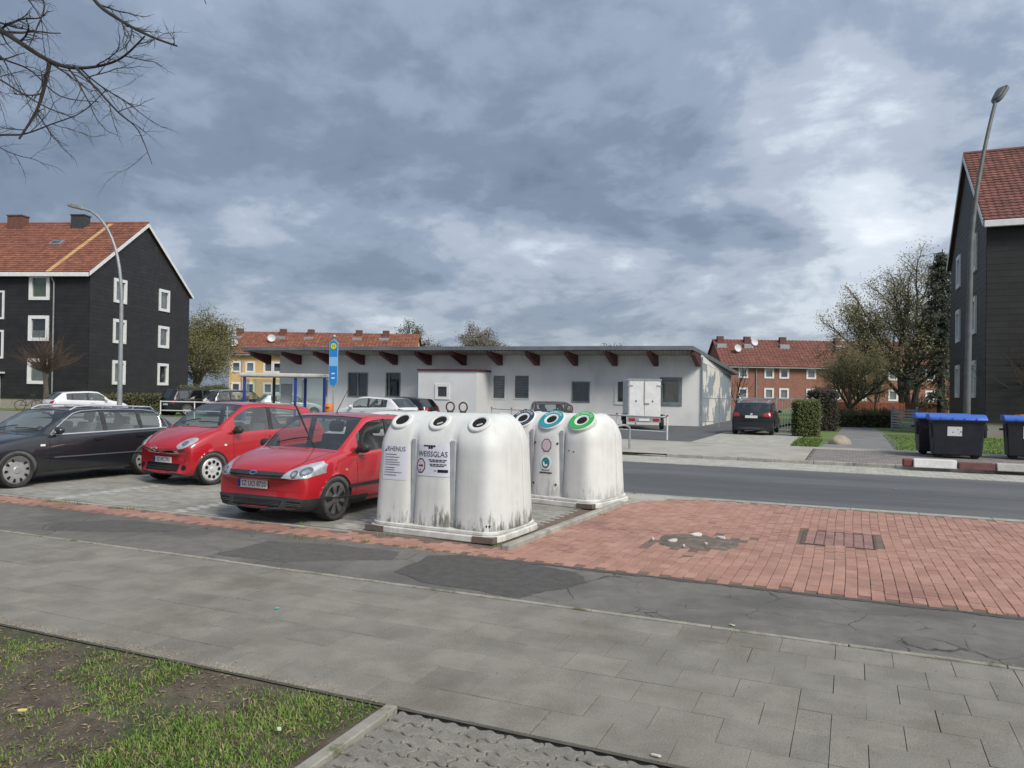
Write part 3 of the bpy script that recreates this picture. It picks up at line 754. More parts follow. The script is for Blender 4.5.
    ci = 0
    for yy in gcols:
        for z in (9.1, 5.98, 2.8):
            window(root, (gx+gs*0.03, yy, z), (0, 1, 0), (gs, 0, 0), ww+0.1, wh+0.1, 0.23, 0.12, cur[ci % 9], bars=(), surround=0.0, proud=0.07, low=0.0 if ci % 2 else 0.45); ci += 1
    for x in cols:
        for z in (8.9, 5.9, 2.75):
            window(root, (x, -0.03, z), (1, 0, 0), (0, -1, 0), ww+0.1, wh+0.1, 0.24, 0.12, 'curtain_green' if (gs > 0 and x > Lx-4 and z > 8) else cur[ci % 9], bars=(), proud=0.07, low=0.4 if ci % 2 else 0); ci += 1
    # stair windows above the entrance door
    for z in (7.6, 4.7): window(root, (xs_, -0.03, z), (1, 0, 0), (0, -1, 0), 1.5, 2.1, 0.14, 0.12, 'room_dark', bars=(0.5,), proud=0.06)
    d = MB(); d.bb((xs_-0.55, -0.06, 0.1), (xs_+0.55, 0.02, 2.35)); do = d.build('door', 'white_frame', root); h = MB(); h.box((xs_+0.4, -0.09, 1.15), (0.05, 0.06, 0.14)); h.build('handle', 'steel', do)
    cn = MB(); cn.bb((xs_-0.9, -0.9, 2.55), (xs_+0.9, 0.0, 2.67)); cn.build('canopy', 'white_frame', root)
    dp = MB(); xd = Lx-2.7 if gs > 0 else 2.0; dp.tube([(xd, -0.42, zE-0.4), (xd, -0.14, zE-0.75), (xd, -0.11, 0.1)], 0.055, 8); dp.build('downpipe', 'zinc', root, smooth=True)
    return root
# left block: its gable runs 5.7 degrees off the viewing direction
cnr = CF((88-512)/FPX*56.0, 56.0); a = radians(5.7)-YAW*0; rz = YAW-radians(5.7)
LX = 19.0
o = cnr - Vector((cos(rz), sin(rz), 0))*LX
apartment('apartment_block', 'dark clad three-storey block with red tiled roof and a pale strip of new tiles', o, rz, LX, 1, 'roof_tile', 'dark clad apartment blocks')
apartment('apartment_block', 'dark clad three-storey block behind the refuse containers and the tall lamp', (5.62, 41.1, 0), 0.0, 20.0, -1, 'roof_tile_dark', 'dark clad apartment blocks')

def row_house(name, label, x0, x1, depth, zE, zR, wall, cols, rows, tile_m, chims, dishes, cur, rz_off=0.0, group=None, dormers=()):
    """long two-storey block facing the viewpoint; cols are photograph columns turned into metres"""
    a = CF((x0-512)/FPX*depth, depth); b = CF((x1-512)/FPX*depth, depth); Lx = (b-a).length; D = 10.0
    root = thing(name, label, 'house', a, YAW, group)
    hs = []
    for z in rows:
        for px in cols: x = (px-x0)/(x1-x0)*Lx; hs.append((x-0.62, x+0.62, z-0.72+0.2, z+0.72+0.2))
    w = MB(); holed(w, (0, 0, -0.2), (1, 0, 0), Lx, zE+0.2, hs); w.add([(0, 0, -.2), (0, D, -.2), (0, D, zE), (0, 0, zE), (Lx, 0, -.2), (Lx, D, -.2), (Lx, D, zE), (Lx, 0, zE)], [(0, 1, 2, 3), (4, 5, 6, 7)]); w.add([(0, 0, zE), (0, D, zE), (0, D/2, zR), (Lx, 0, zE), (Lx, D, zE), (Lx, D/2, zR)], [(0, 2, 1), (3, 4, 5)]); w.build('wall', wall, root)
    e = 0.5; k = (zR-zE)/(D/2); rf = MB()
    for sgn in (0, 1):
        y0, y1 = (-e, D/2) if sgn == 0 else (D+e, D/2); z0 = zE-e*k
        vs = [(-0.3, y0, z0), (Lx+0.3, y0, z0), (Lx+0.3, y1, zR), (-0.3, y1, zR)]; vs = [(x, y, z+0.04) for x, y, z in vs]+[(x, y, z+0.2) for x, y, z in vs]
        rf.add(vs, [(0, 1, 2, 3), (4, 5, 6, 7), (0, 1, 5, 4), (1, 2, 6, 5), (2, 3, 7, 6), (3, 0, 4, 7)])
    ro = rf.build('roof', 'roof_felt', root)
    tiles(ro, 'roof_tiles', (-0.32, -e-0.04, zE-e*k+0.2), (1, 0, 0), Vector((0, D/2, zR-zE)), Lx+0.64, hypot(D/2+e, (zR-zE)+e*k), tile_m, tw=0.5, th=0.42, wave=0.05)
    g = MB(); g.bb((-0.3, -e-0.16, zE-e*k-0.02), (Lx+0.3, -e-0.04, zE-e*k+0.12)); g.build('gutter', 'zinc', ro)
    i = 0
    for z in rows:
        for px in cols:
            x = (px-x0)/(x1-x0)*Lx; window(root, (x, -0.02, z), (1, 0, 0), (0, -1, 0), 1.36, 1.56, 0.24, 0.1, cur[i % len(cur)], bars=(), proud=0.05, low=0.5 if i % 3 == 0 else 0); i += 1
    for px in chims:
        x = (px-x0)/(x1-x0)*Lx; c = MB(); c.bb((x-0.45, D/2-0.9, zR-0.8), (x+0.45, D/2-0.2, zR+0.62)); c.build('chimney', 'chimney_brick', ro)
        f = MB(); f.bb((x-0.8, D/2-1.9, zR-1.3), (x+0.6, D/2-1.3, zR-0.55)); f.build('roof_hatch', 'zinc', ro, bevel=0.05)
    for px, zz in dishes:
        x = (px-x0)/(x1-x0)*Lx; d = MB(); y = (zz-zE)/k-0.75; d.lathe([(0.0, 0.0), (0.3, 0.05), (0.55, 0.17)], 18, T=Tm((x, y, zz+0.45), 0.3, radians(75))); d.tube([(x, y+0.05, zz+0.4), (x, y+0.1, zz-0.35)], 0.04, 6); d.build('satellite_dish', 'dish', ro, smooth=True)
    for px in dormers:
        x = (px-x0)/(x1-x0)*Lx; d = MB(); d.tube([(x, -0.15, zE-0.3), (x, -0.15, 0.1)], 0.07, 6); d.build('downpipe', 'zinc', root)
    return root
row_house('row_house', 'ochre rendered row house with red roof behind the bus shelter', 229, 413, 108.0, 6.6, 9.75, 'yellow_render', (236, 250, 268, 277, 300, 316, 332), (4.65, 1.7), 'roof_tile', (228, 273, 302, 352, 380), ((231, 7.6), (266, 8.4)), ['room_dark', 'curtain', 'curtain', 'room_dark'], dormers=(242,))
row_house('row_house', 'red brick row house with tiled roof and satellite dish behind the garden trees', 723, 985, 108.0, 6.0, 9.7, 'red_brick_wall', (743, 769, 784, 811, 836, 862, 893, 905, 930), (4.95, 2.05), 'roof_tile_dark', (728, 756, 793, 850, 900), ((741, 8.0), (761, 9.0)), ['curtain', 'curtain', 'curtain_red', 'room_dark', 'room_dark'], dormers=(756,))

# ---- the low hall: mono-pitch roof, raking beam ends
def hall():
    cr = CF((701-512)/FPX*42.46, 42.46); ang = radians(17.7)
    dl = CF(-cos(ang), sin(ang)); dl = Vector((dl.x, dl.y, 0)).normalized()       # along the front, towards the left
    Lf = 27.0
    sd = Vector((0.0, 1.0, 0)); Ls = 11.5                                          # side wall runs straight away from the street
    nf = Vector((dl.y, -dl.x, 0)).normalized()
    if nf.dot(Vector((cr.x, cr.y, 0))) > 0: nf = -nf                                # outward, to the viewpoint
    root = thing('low_hall', 'low white hall with mono-pitch roof and dark red beam ends along the eave', 'building', cr)
    Z = Vector((0, 0, 1)); O = Vector((0, 0, 0))
    zf, zb = 3.62, 3.10
    base = [O, O+dl*Lf, O+dl*Lf+sd*Ls, O+sd*Ls]
    def tpos(px):
        # metres along the front for a photograph column
        k = (px-512)/FPX; l0, d0 = 189/FPX*42.46, 42.46
        return (l0-k*d0)/(cos(ang)+k*sin(ang))
    def wrect(px0, px1, y0, y1):
        t0, t1 = tpos(px1), tpos(px0); dep = 42.46+(t0+t1)/2*sin(ang); hz = 391+((px0+px1)/2-512)*0.0157
        return t0, t1, CAMH+(hz-y1)*dep/FPX, CAMH+(hz-y0)*dep/FPX
    WN = [((348, 368, 372.5, 397), 'curtain_dim', (0.5,), 'louvre', 0, False), ((386, 400.5, 372.5, 397), 'room_dark', (0.22,), 'louvre', 0, False), ((492.5, 506, 374.5, 399.5), 'louvre', (), 'white_frame', 0, True), ((514, 530, 374.5, 399.5), 'louvre', (), 'white_frame', 0, True),
          ((572, 590, 381.5, 402.5), 'curtain_dim', (), 'louvre', 0, False), ((616.5, 627, 380.5, 403), 'room_dark', (), 'white_frame', 0.10, False), ((662, 680, 379.5, 403.5), 'curtain_dim', (), 'louvre', 0.12, False)]
    hs = []
    for q, *_ in WN: t0, t1, z0, z1 = wrect(*q); hs.append((t0+0.02, t1-0.02, z0+0.02+0.2, z1-0.02+0.2))
    w = MB(); holed(w, O-Z*0.2, dl, Lf, zf+0.2, hs)
    vs = [b-Z*0.2 for b in base]+[base[0]+Z*zf, base[1]+Z*zf, base[2]+Z*zb, base[3]+Z*zb]
    w.add(vs, [(1, 2, 6, 5), (2, 3, 7, 6)], 0); w.add(vs, [(3, 0, 4, 7)], 1)
    w.build('wall', ['grey_render', 'peeling_render'], root)
    # roof slab
    of, orr = 1.95, 0.42; nb = Vector((0, -1, 0))      # the overhang and its beams run with the side wall
    p = [O+nb*of+dl*0.12, O+dl*(Lf+1.3)+nb*of, O+dl*(Lf+1.3)+sd*(Ls+0.6), O+sd*(Ls+0.6)-dl*orr]
    zt = [4.36, 4.36, 3.36, 3.36]; t = 0.16
    # lift slightly so that the roof falls to the back
    r = MB(); vs = [q+Z*(h-t) for q, h in zip(p, zt)]+[q+Z*h for q, h in zip(p, zt)]
    r.add(vs, [(0, 1, 2, 3), (4, 5, 6, 7), (0, 1, 5, 4), (1, 2, 6, 5), (2, 3, 7, 6), (3, 0, 4, 7)]); ro = r.build('roof', 'roof_metal', root, weld=True)
    fs = MB()
    for q0, q1, h0, h1, nn in ((p[0], p[1], zt[0], zt[1], nf), (p[0], p[3], zt[0], zt[3], -dl)):
        a, b = q0+nn*0.03, q1+nn*0.03
        fs.add([a+Z*(h0-0.19), b+Z*(h1-0.19), b+Z*(h1+0.03), a+Z*(h0+0.03), a+Z*(h0-0.19)-nn*0.028, b+Z*(h1-0.19)-nn*0.028, b+Z*(h1+0.03)-nn*0.028, a+Z*(h0+0.03)-nn*0.028], [(0, 1, 2, 3), (4, 5, 6, 7), (0, 1, 5, 4), (2, 3, 7, 6), (1, 2, 6, 5), (3, 0, 4, 7)])
    fs.build('fascia', 'roof_metal', ro, weld=True)
    # corrugated underside of the overhang
    sf = MB(); n = 260
    for i in range(n+1):
        tt = 0.16+(Lf+1.14)*i/n; zz = 0.03*(1 if i % 2 else -1)
        a = O+dl*tt+nb*(of-0.05); b = O+dl*tt+nb*0.0
        sf.v += [tuple(a+Z*(4.36-0.23+zz)), tuple(b+Z*(4.36-0.23-0.15+zz))]
    for i in range(n): sf.f.append((2*i, 2*i+1, 2*i+3, 2*i+2)); sf.m.append(0)
    sf.build('soffit', 'soffit', ro)
    # upper strip of wall between wall head and soffit
    us = MB(); us.add([O+Z*3.62-nf*0.02, O+dl*Lf+Z*3.62-nf*0.02, O+dl*Lf+Z*4.0-nf*0.02, O+Z*4.0-nf*0.02], [(0, 1, 2, 3)]); us.add([O+Z*3.6, O+sd*Ls+Z*3.08, O+sd*Ls+Z*3.35, O+Z*4.02], [(0, 1, 2, 3)]); us.build('wall_head', 'grey_render', root)
    for k in range(13):
        q = O+dl*(0.15+k*(Lf+0.6)/12.0); b = MB(); hw = 0.12
        prof = [(0.02, 3.36), (0.20, 3.36), (1.72, 3.90), (1.72, 4.10), (0.02, 3.96)]
        vs = [q+nb*u-dl*hw+Z*v for u, v in prof]+[q+nb*u+dl*hw+Z*v for u, v in prof]; m = len(prof)
        b.add(vs, [tuple(range(m)), tuple(range(2*m-1, m-1, -1))]+[(i, (i+1) % m, m+(i+1) % m, m+i) for i in range(m)]); b.build('beam_end', 'beam_red', root, weld=True)
    for q, curtain, bars, frame, sur, louv in WN:
        t0, t1, z0, z1 = wrect(*q); tm = (t0+t1)/2
        f = window(root, O+dl*tm+nf*0.02+Z*((z0+z1)/2), -dl, nf, t1-t0, z1-z0, 0.07, 0.12, curtain, bars, sur, 0.02, frame)
        if louv:
            for i in range(9):
                l = MB(); zz = z0+0.12+(z1-z0-0.24)*i/8; c = O+dl*tm+nf*0.0+Z*zz; T = frame_T(c, -dl, Z); l.box((0, 0, 0), (t1-t0-0.16, 0.11, 0.012), 0, 0, T @ Matrix.Rotation(radians(35), 4, 'X')); l.build('slat', 'louvre', f)
    # entrance box with flat dark capping and a small window
    ta, tb = tpos(490), tpos(434); pr = 2.3; h = 2.95
    b = MB(); q = [O+dl*ta+nf*pr, O+dl*tb+nf*pr, O+dl*tb-nf*0.05, O+dl*ta-nf*0.05]; b.add([v-Z*0.2 for v in q]+[v+Z*h for v in q], [(1, 2, 6, 5), (2, 3, 7, 6), (3, 0, 4, 7), (4, 5, 6, 7)]); tw_ = (tb-ta)*0.58; holed(b, q[0]-Z*0.2, dl, (q[1]-q[0]).length, h+0.2, [(tw_-0.43, tw_+0.43, 1.32+0.2, 2.18+0.2)]); bo = b.build('entrance_box', 'bright_render', root)
    c = MB(); q2 = [O+dl*(ta-0.08)+nf*(pr+0.08), O+dl*(tb+0.08)+nf*(pr+0.08), O+dl*(tb+0.08)+nf*0.02, O+dl*(ta-0.08)+nf*0.02]; c.add([v+Z*(h+0.002) for v in q2]+[v+Z*(h+0.11) for v in q2], [(0, 1, 5, 4), (1, 2, 6, 5), (2, 3, 7, 6), (3, 0, 4, 7), (4, 5, 6, 7), (3, 2, 1, 0)]); c.build('capping', 'beam_red', bo)
    window(root, O+dl*(ta+(tb-ta)*0.58)+nf*(pr+0.02)+Z*1.75, -dl, nf, 0.9, 0.9, 0.16, 0.1, 'room_dark', (), 0, 0.03)
    g = MB(); tg = 0.02; a = p[0]-Z*0; gp0 = p[0]+Z*4.2; 
    g.tube([O-dl*0.06+nf*0.06+Z*3.9, O-dl*0.06+nf*0.06+Z*0.1], 0.045, 6); g.build('downpipe', 'zinc', root, smooth=True)
    return root
hall()
# ================================================================== CARS
def paint(name, c, metal=0.0, rough=0.32, coat=1.0):
    mat(name, c, tuple(v*0.92 for v in c), 2.0, rough=rough, metal=metal, coat=coat, coord='obj')
paint('paint_red', (0.45, 0.008, 0.016)); paint('paint_red_deep', (0.43, 0.007, 0.015)); paint('paint_midnight', (0.018, 0.020, 0.026), 0.2)
paint('paint_white', (0.70, 0.71, 0.71)); paint('paint_black', (0.008, 0.009, 0.011), 0.0, 0.4, 0.45); paint('paint_silver', (0.50, 0.53, 0.56), 0.25)
paint('paint_navy', (0.016, 0.020, 0.032), 0.2); paint('paint_wine', (0.10, 0.022, 0.024), 0.1)
glass_mat('car_glass', (0.86, 0.91, 0.89), 0.88, (0.16, 0.18, 0.17), ior=1.9); glass_mat('car_glass_dark', (0.25, 0.28, 0.28), 0.45, (0.008, 0.009, 0.009), ior=2.1)  # pale matt share of car_glass imitates reflected sky as a dusty haze
glass_mat('lamp_lens', (0.94, 0.95, 0.96), 0.93, (0.5, 0.5, 0.5))
mat('cabin', (0.10, 0.10, 0.102), (0.13, 0.13, 0.13), 9, rough=0.9); mat('seat_cloth', (0.15, 0.15, 0.155), (0.11, 0.11, 0.112), 16, rough=0.95)
mat('trim_alu', (0.52, 0.53, 0.54), rough=0.42, metal=0.8); mat('chrome', (0.72, 0.73, 0.74), rough=0.14, metal=1.0); mat('hubcap', (0.42, 0.42, 0.42), (0.34, 0.34, 0.34), 12, rough=0.42, metal=0.35); mat('hubcap_white', (0.62, 0.62, 0.62), (0.5, 0.5, 0.5), 12, rough=0.4, metal=0.15)
mat('hubcap_dark', (0.13, 0.13, 0.135), (0.09, 0.09, 0.095), 12, rough=0.45, metal=0.3)
mat('tail_red', (0.34, 0.012, 0.014), rough=0.15, coat=0.6); mat('lamp_silver', (0.66, 0.68, 0.70), (0.5, 0.52, 0.54), 9, rough=0.22, metal=0.6, coord='obj'); mat('amber', (0.62, 0.26, 0.05), rough=0.25, coat=0.5)
mat('plate_white', (0.74, 0.74, 0.73), rough=0.4); mat('plate_blue', (0.01, 0.03, 0.30), rough=0.4); mat('bumper_black', (0.026, 0.027, 0.029), (0.038, 0.038, 0.04), 9, rough=0.62)
mat('trim_grey', (0.10, 0.10, 0.105), rough=0.5)

def eval_subsurf(mb, levels, creases):
    me = mb.mesh('cage', ['paint_red']); bm = bmesh.new(); bm.from_mesh(me)
    lay = bm.edges.layers.float.new('crease_edge'); bm.verts.ensure_lookup_table()
    for (a, b), c in creases.items():
        e = bm.edges.get((bm.verts[a], bm.verts[b]))
        if e: e[lay] = c
    bmesh.ops.recalc_face_normals(bm, faces=bm.faces); bm.to_mesh(me); bm.free()
    ob = bpy.data.objects.new('cage', me); COL.objects.link(ob)
    md = ob.modifiers.new('s', 'SUBSURF'); md.levels = levels; md.render_levels = levels
    return ob
def evaluated(ob):
    dg = bpy.context.evaluated_depsgraph_get(); dg.update(); return bpy.data.meshes.new_from_object(ob.evaluated_get(dg))

def rims(kind):
    """wheel face turned about z (outer face at +z)"""
    R = 0.235; mb = MB()
    if kind == 'holes':
        mb.lathe([(0.0, 0.03), (0.04, 0.03), (0.06, 0.018), (0.10, 0.022), (0.20, 0.026), (0.225, 0.012), (R, 0.0), (R, -0.06)], 36)
        for k in range(9):
            a = 2*pi*k/9; mb.disc(14, 0.036, Tm((0.145*cos(a), 0.145*sin(a), 0.028)), 1)
    elif kind == 'slots':
        mb.lathe([(0.0, 0.036), (0.05, 0.036), (0.065, 0.022), (0.12, 0.022), (0.195, 0.018), (0.215, 0.010), (R, 0.0), (R, -0.06)], 36)
        for k in range(10):
            a = 2*pi*(k+.5)/10; T = Tm((0.176*cos(a), 0.176*sin(a), 0.0225), a)
            mb.add([(-0.030, -0.014, 0), (0.024, -0.028, 0), (0.034, 0, 0), (0.024, 0.028, 0), (-0.030, 0.014, 0)], [(0, 1, 2, 3, 4)], 1, T)
    elif kind == 'spokes':
        mb.lathe([(0.0, 0.030), (0.05, 0.030), (0.07, 0.016), (0.12, 0.020), (0.20, 0.022), (0.22, 0.010), (R, 0.0), (R, -0.06)], 36)
        for k in range(7):
            a = 2*pi*(k+.5)/7; T = Tm((0.14*cos(a), 0.14*sin(a), 0.0245), a)
            mb.add([(-0.060, -0.008, 0), (0.055, -0.040, 0), (0.064, 0, 0), (0.055, 0.040, 0), (-0.060, 0.008, 0)], [(0, 1, 2, 3, 4)], 1, T)
    else:   # five-spoke alloy
        mb.lathe([(0.0, 0.020), (0.05, 0.020), (0.07, 0.010), (0.20, 0.016), (0.225, 0.012), (R, 0.0), (R, -0.06)], 30)
        for k in range(5):
            a = 2*pi*(k+.5)/5; T = Tm((0.145*cos(a), 0.145*sin(a), 0.0185), a)
            mb.add([(-0.062, -0.014, 0), (0.050, -0.055, 0), (0.062, 0, 0), (0.050, 0.055, 0), (-0.062, 0.014, 0)], [(0, 1, 2, 3, 4)], 1, T)
    return mb

class Car:
    """profile points are given as s (distance behind the nose) and heights; local x is forward, y left"""
    def __init__(c, S): c.S = S
    def cage(c):
        S = c.S; L, W, H = S['L'], S['W'], S['H']; w = W/2; belt = S['belt']; zb = S.get('zb', 0.20); tum = S.get('tumble', 0.80)
        # station rows: (s, zbot, ztop, kind); ztop is the height on the centre line
        ns = []
        hood0, hood1 = S['hood'][0], S['hood'][1]; cs, rs = S['cowl'], S['roof0']; re, be = S['roof1'], S['back']
        rf, rr = S['zroof']
        mids = (cs+rs)/2
        nd = S.get('nosedrop', 0.13)
        st = [(0.00, zb+0.05, hood0-nd, 'nose'), (0.075, zb, hood0-0.025, 'nose'), (0.32, zb-0.02, hood0+0.42*(hood1-hood0), 'hood'), ((0.30+cs)*0.55, zb-0.02, hood0+0.84*(hood1-hood0), 'hood'),
              (cs, zb-0.02, hood1, 'cowl'), (mids, zb-0.02, hood1+(rf-hood1)*0.56, 'wind'), (rs, zb-0.02, rf-0.02, 'roof')]
        bp = S['bpillar']; st += [(rs+0.18, zb-0.02, rf+0.012, 'roof'), (bp-0.05, zb-0.02, (rf*0.7+rr*0.3)+0.035, 'roof'), (bp+0.05, zb-0.02, (rf*0.6+rr*0.4)+0.033, 'roof')]
        if 'cpillar' in S: cp = S['cpillar']; st += [(cp-0.04, zb-0.02, rf*0.3+rr*0.7+0.02, 'roof'), (cp+0.045, zb-0.02, rf*0.25+rr*0.75+0.016, 'roof')]
        gq = S['glass_end']; st += [(gq, zb-0.02, rr+0.006, 'roof')]
        st += [(re, zb, rr-0.02, 'roof'), (be, zb, S['zback'], 'deck'), (L-0.03, zb+0.01, S['ztail'], 'tail'), (L, zb+0.08, S['ztail']-0.10, 'tail')]
        beltr = S.get('belt_rear', belt+0.06)
        V = []; rows = []
        n = len(st)
        for i, (s, z0, zt, kd) in enumerate(st):
            t = min(1, max(0, (s-cs)/(re-cs))); zbl = belt+(beltr-belt)*t
            fs = max(0.0, 1-s/0.55); fr = max(0.0, 1-(L-s)/0.5)
            wl = w*(1-0.10*fs**1.5-0.075*fr**1.5); 
            zmid = 0.56
            if kd in ('nose', 'hood', 'cowl'):
                zs = zt-0.085 if kd != 'cowl' else zt-0.05
                if kd == 'nose': zs = zt-0.05
                zmid = min(zmid, z0+(zs-z0)*0.60)
                P = [(0, z0), (wl*0.84, z0), (wl*0.965, z0+0.11), (wl, zmid), (wl*0.965, zs), (wl*0.905, zs+0.028), (wl*0.845, zt-0.030), (wl*0.80, zt-0.022), (wl*0.45, zt-0.004), (0, zt+0.006)]
            elif kd in ('wind', 'roof'):
                k = (zt-zbl)/(H-zbl); wi = w*(0.945-(0.945-tum)*min(1, k))
                zr = zt-0.055
                if kd == 'wind':
                    P = [(0, z0), (wl*0.85, z0), (wl*0.965, z0+0.10), (wl, zmid), (wl*0.975, zbl-0.03), (wl*0.945, zbl), (wi+0.012, zr), (wi-0.035, zt-0.015), (wi*0.55, zt+0.012), (0, zt+0.03)]
                else:
                    P = [(0, z0), (wl*0.85, z0), (wl*0.965, z0+0.10), (wl, zmid), (wl*0.978, zbl-0.03), (wl*0.945, zbl), (wi+0.012, zr-0.02), (wi-0.05, zt-0.012), (wi*0.55, zt+0.004), (0, zt+0.010)]
            elif kd == 'deck':
                P = [(0, z0), (wl*0.85, z0), (wl*0.965, z0+0.10), (wl, zmid), (wl*0.975, zbl-0.05), (wl*0.93, zbl-0.015), (wl*0.88, max(zt-0.03, zbl)), (wl*0.82, zt-0.01), (wl*0.5, zt), (0, zt+0.004)]
            else:
                P = [(0, z0), (wl*0.84, z0), (wl*0.955, z0+0.10), (wl, zmid), (wl*0.965, zt-0.10), (wl*0.93, zt-0.06), (wl*0.88, zt-0.035), (wl*0.82, zt-0.015), (wl*0.5, zt-0.003), (0, zt)]
            xr = []
            cfr = S.get('plan_front', 0.20); cre = S.get('plan_rear', 0.13)
            for (y, z) in P:
                q = abs(y)/w; ss = s
                if kd in ('nose', 'hood'): ss += cfr*max(0, 1-s/0.9)*q**2.6
                if kd == 'cowl': ss += 0.10*q**2
                if kd == 'wind': ss += 0.07*q**2
                if kd in ('tail', 'deck') or s >= re: ss -= cre*q**2.8*(1 if kd == 'tail' else 0.6)
                if kd == 'nose' and s == 0: ss += max(0, (z-0.50))*0.16 + max(0, 0.34-z)*0.2
                if kd == 'tail' and s == L: ss -= max(0, (z-0.55))*S.get('tailrake', 0.10) + max(0, 0.34-z)*0.2
                xr.append((ss, y, z))
            rows.append(xr)
        fo, wb = S['fo'], S['wb']
        X = lambda s: fo + wb/2 - s
        idx = []
        mb = MB()
        for row in rows:
            r = {}
            for k, (s, y, z) in enumerate(row):
                mb.v.append((X(s), y, z)); r[(k, 1)] = len(mb.v)-1
                if k in (0, 9): r[(k, -1)] = r[(k, 1)]
                else: mb.v.append((X(s), -y, z)); r[(k, -1)] = len(mb.v)-1
            idx.append(r)
        cr = {}
        def ck(a, b, v): cr[(a, b)] = v
        for i in range(n-1):
            a, b = idx[i], idx[i+1]; ka, kb = st[i][3], st[i+1][3]; s0, s1 = st[i][0], st[i+1][0]
            for k in range(9):
                for sd in (1, -1):
                    f = (a[(k, sd)], b[(k, sd)], b[(k+1, sd)], a[(k+1, sd)])
                    m = 0
                    if k >= 7 and ka in ('cowl', 'wind') and kb in ('wind', 'roof'): m = 1
                    if k >= 7 and abs(s0-re) < 1e-6: m = 3
                    if k == 5 and ka in ('wind', 'roof') and kb == 'roof' and s1 <= gq+1e-6:
                        isb = abs(s0-(bp-0.05)) < 1e-6 or ('cpillar' in S and abs(s0-(S['cpillar']-0.04)) < 1e-6)
                        m = 4 if isb else 2
                    if k <= 0: m = 5
                    if S.get('clad') and k == 1: m = 5
                    mb.f.append(f if sd == 1 else f[::-1]); mb.m.append(m)
            for sd in (1, -1):
                g = ka in ('wind', 'roof') or kb in ('wind', 'roof')
                ck(a[(5, sd)], b[(5, sd)], 0.8 if g else 0.1); ck(a[(4, sd)], b[(4, sd)], S.get('shoulder', 0.35) if ka not in ('nose', 'hood', 'deck', 'tail') else 0.05)
                if g: ck(a[(6, sd)], b[(6, sd)], 0.55); ck(a[(7, sd)], b[(7, sd)], 0.55)
                ck(a[(1, sd)], b[(1, sd)], 0.6)
        for i, (s, z0, zt, kd) in enumerate(st):
            for k in range(9):
                for sd in (1, -1):
                    e = (idx[i][(k, sd)], idx[i][(k+1, sd)])
                    if kd == 'cowl' and k >= 6: ck(*e, 0.85)
                    if kd == 'roof' and abs(s-rs) < 1e-6 and k >= 6: ck(*e, 0.5)
                    if abs(s-re) < 1e-6 and k >= 6: ck(*e, 0.75)
                    if kd == 'deck' and k >= 6: ck(*e, 0.7)
                    if kd == 'roof' and k == 5 and (abs(s-bp) < 0.06 or ('cpillar' in S and abs(s-S['cpillar']) < 0.06)): ck(*e, 1.0)
                    if abs(s-gq) < 1e-6 and k == 5: ck(*e, 0.6)
        a = idx[0]; mb.f.append(tuple([a[(k, 1)] for k in range(10)] + [a[(k, -1)] for k in range(8, 0, -1)])); mb.m.append(0)
        a = idx[-1]; mb.f.append(tuple([a[(k, 1)] for k in range(10)] + [a[(k, -1)] for k in range(8, 0, -1)])[::-1]); mb.m.append(0)
        # replace the end n-gons by strips so they subdivide evenly
        for _ in range(2): mb.f.pop(); mb.m.pop()
        for a, flip in ((idx[0], False), (idx[-1], True)):
            for k in range(9):
                if k == 0: f = (a[(0, 1)], a[(1, 1)], a[(1, -1)]); 
                else:
                    f = (a[(k, 1)], a[(k+1, 1)], a[(k+1, -1)], a[(k, -1)]) if k < 8 else (a[(8, 1)], a[(9, 1)], a[(8, -1)])
                mb.f.append(f[::-1] if flip else f); mb.m.append(5 if False else 0)
        c.X = X
        return mb, cr
    def make(c, name, label, cat='car', group=None, detail=2):
        S = c.S; L, W, H = S['L'], S['W'], S['H']; r = S.get('tyre', 0.30); c.r = r
        mb, cr = c.cage()
        ob = eval_subsurf(mb, detail if detail < 3 else 2, cr); me = evaluated(ob); bpy.data.objects.remove(ob)
        # bring the smoothed body to its true size
        xs = [v.co.x for v in me.vertices]; ys = [abs(v.co.y) for v in me.vertices]; zs = [v.co.z for v in me.vertices]
        x0, x1 = min(xs), max(xs); X0, X1 = c.X(L), c.X(0); zb = min(zs); zt = max(zs); ky = W/2/max(ys)
        Z0 = S.get('zb', 0.20)-0.02
        for v in me.vertices:
            v.co.x = X0+(v.co.x-x0)*(X1-X0)/(x1-x0); v.co.y *= ky; v.co.z = Z0+(v.co.z-zb)*(H-Z0)/(zt-zb)
        bm = bmesh.new(); bm.from_mesh(me); c.bvh = BVHTree.FromBMesh(bm); bm.free()
        root = thing(name, label, cat, group=group); c.root = root
        pm = S['paint']
        # split glass from body
        def split(keep, nm, mats, off=0.0, angle=45, remap=None, recess=0.0):
            bm = bmesh.new(); bm.from_mesh(me)
            bmesh.ops.delete(bm, geom=[f for f in bm.faces if f.material_index not in keep], context='FACES')
            if off:
                bm.normal_update()
                for v in bm.verts: v.co += v.normal*off
            for f in bm.faces: f.material_index = remap.get(f.material_index, 0) if remap else 0; f.smooth = True
            m2 = bpy.data.meshes.new(nm)
            for mt in mats: m2.materials.append(MAT[mt])
            bm.to_mesh(m2); bm.free(); return m2
        lining = split({0, 4, 5}, 'cabin_lining', ['cabin'], -0.03)
        bodym = split({0, 4, 5}, 'body', [pm, 'black_plastic', 'bumper_black'], remap={0: 0, 4: 1, 5: 2})
        bo = bpy.data.objects.new('body', bodym); COL.objects.link(bo)
        # wheel housings
        fx, rx = S['wb']/2, -S['wb']/2
        # openings: drop faces inside the arch circle after bisecting along it
        bm = bmesh.new(); bm.from_mesh(bodym)
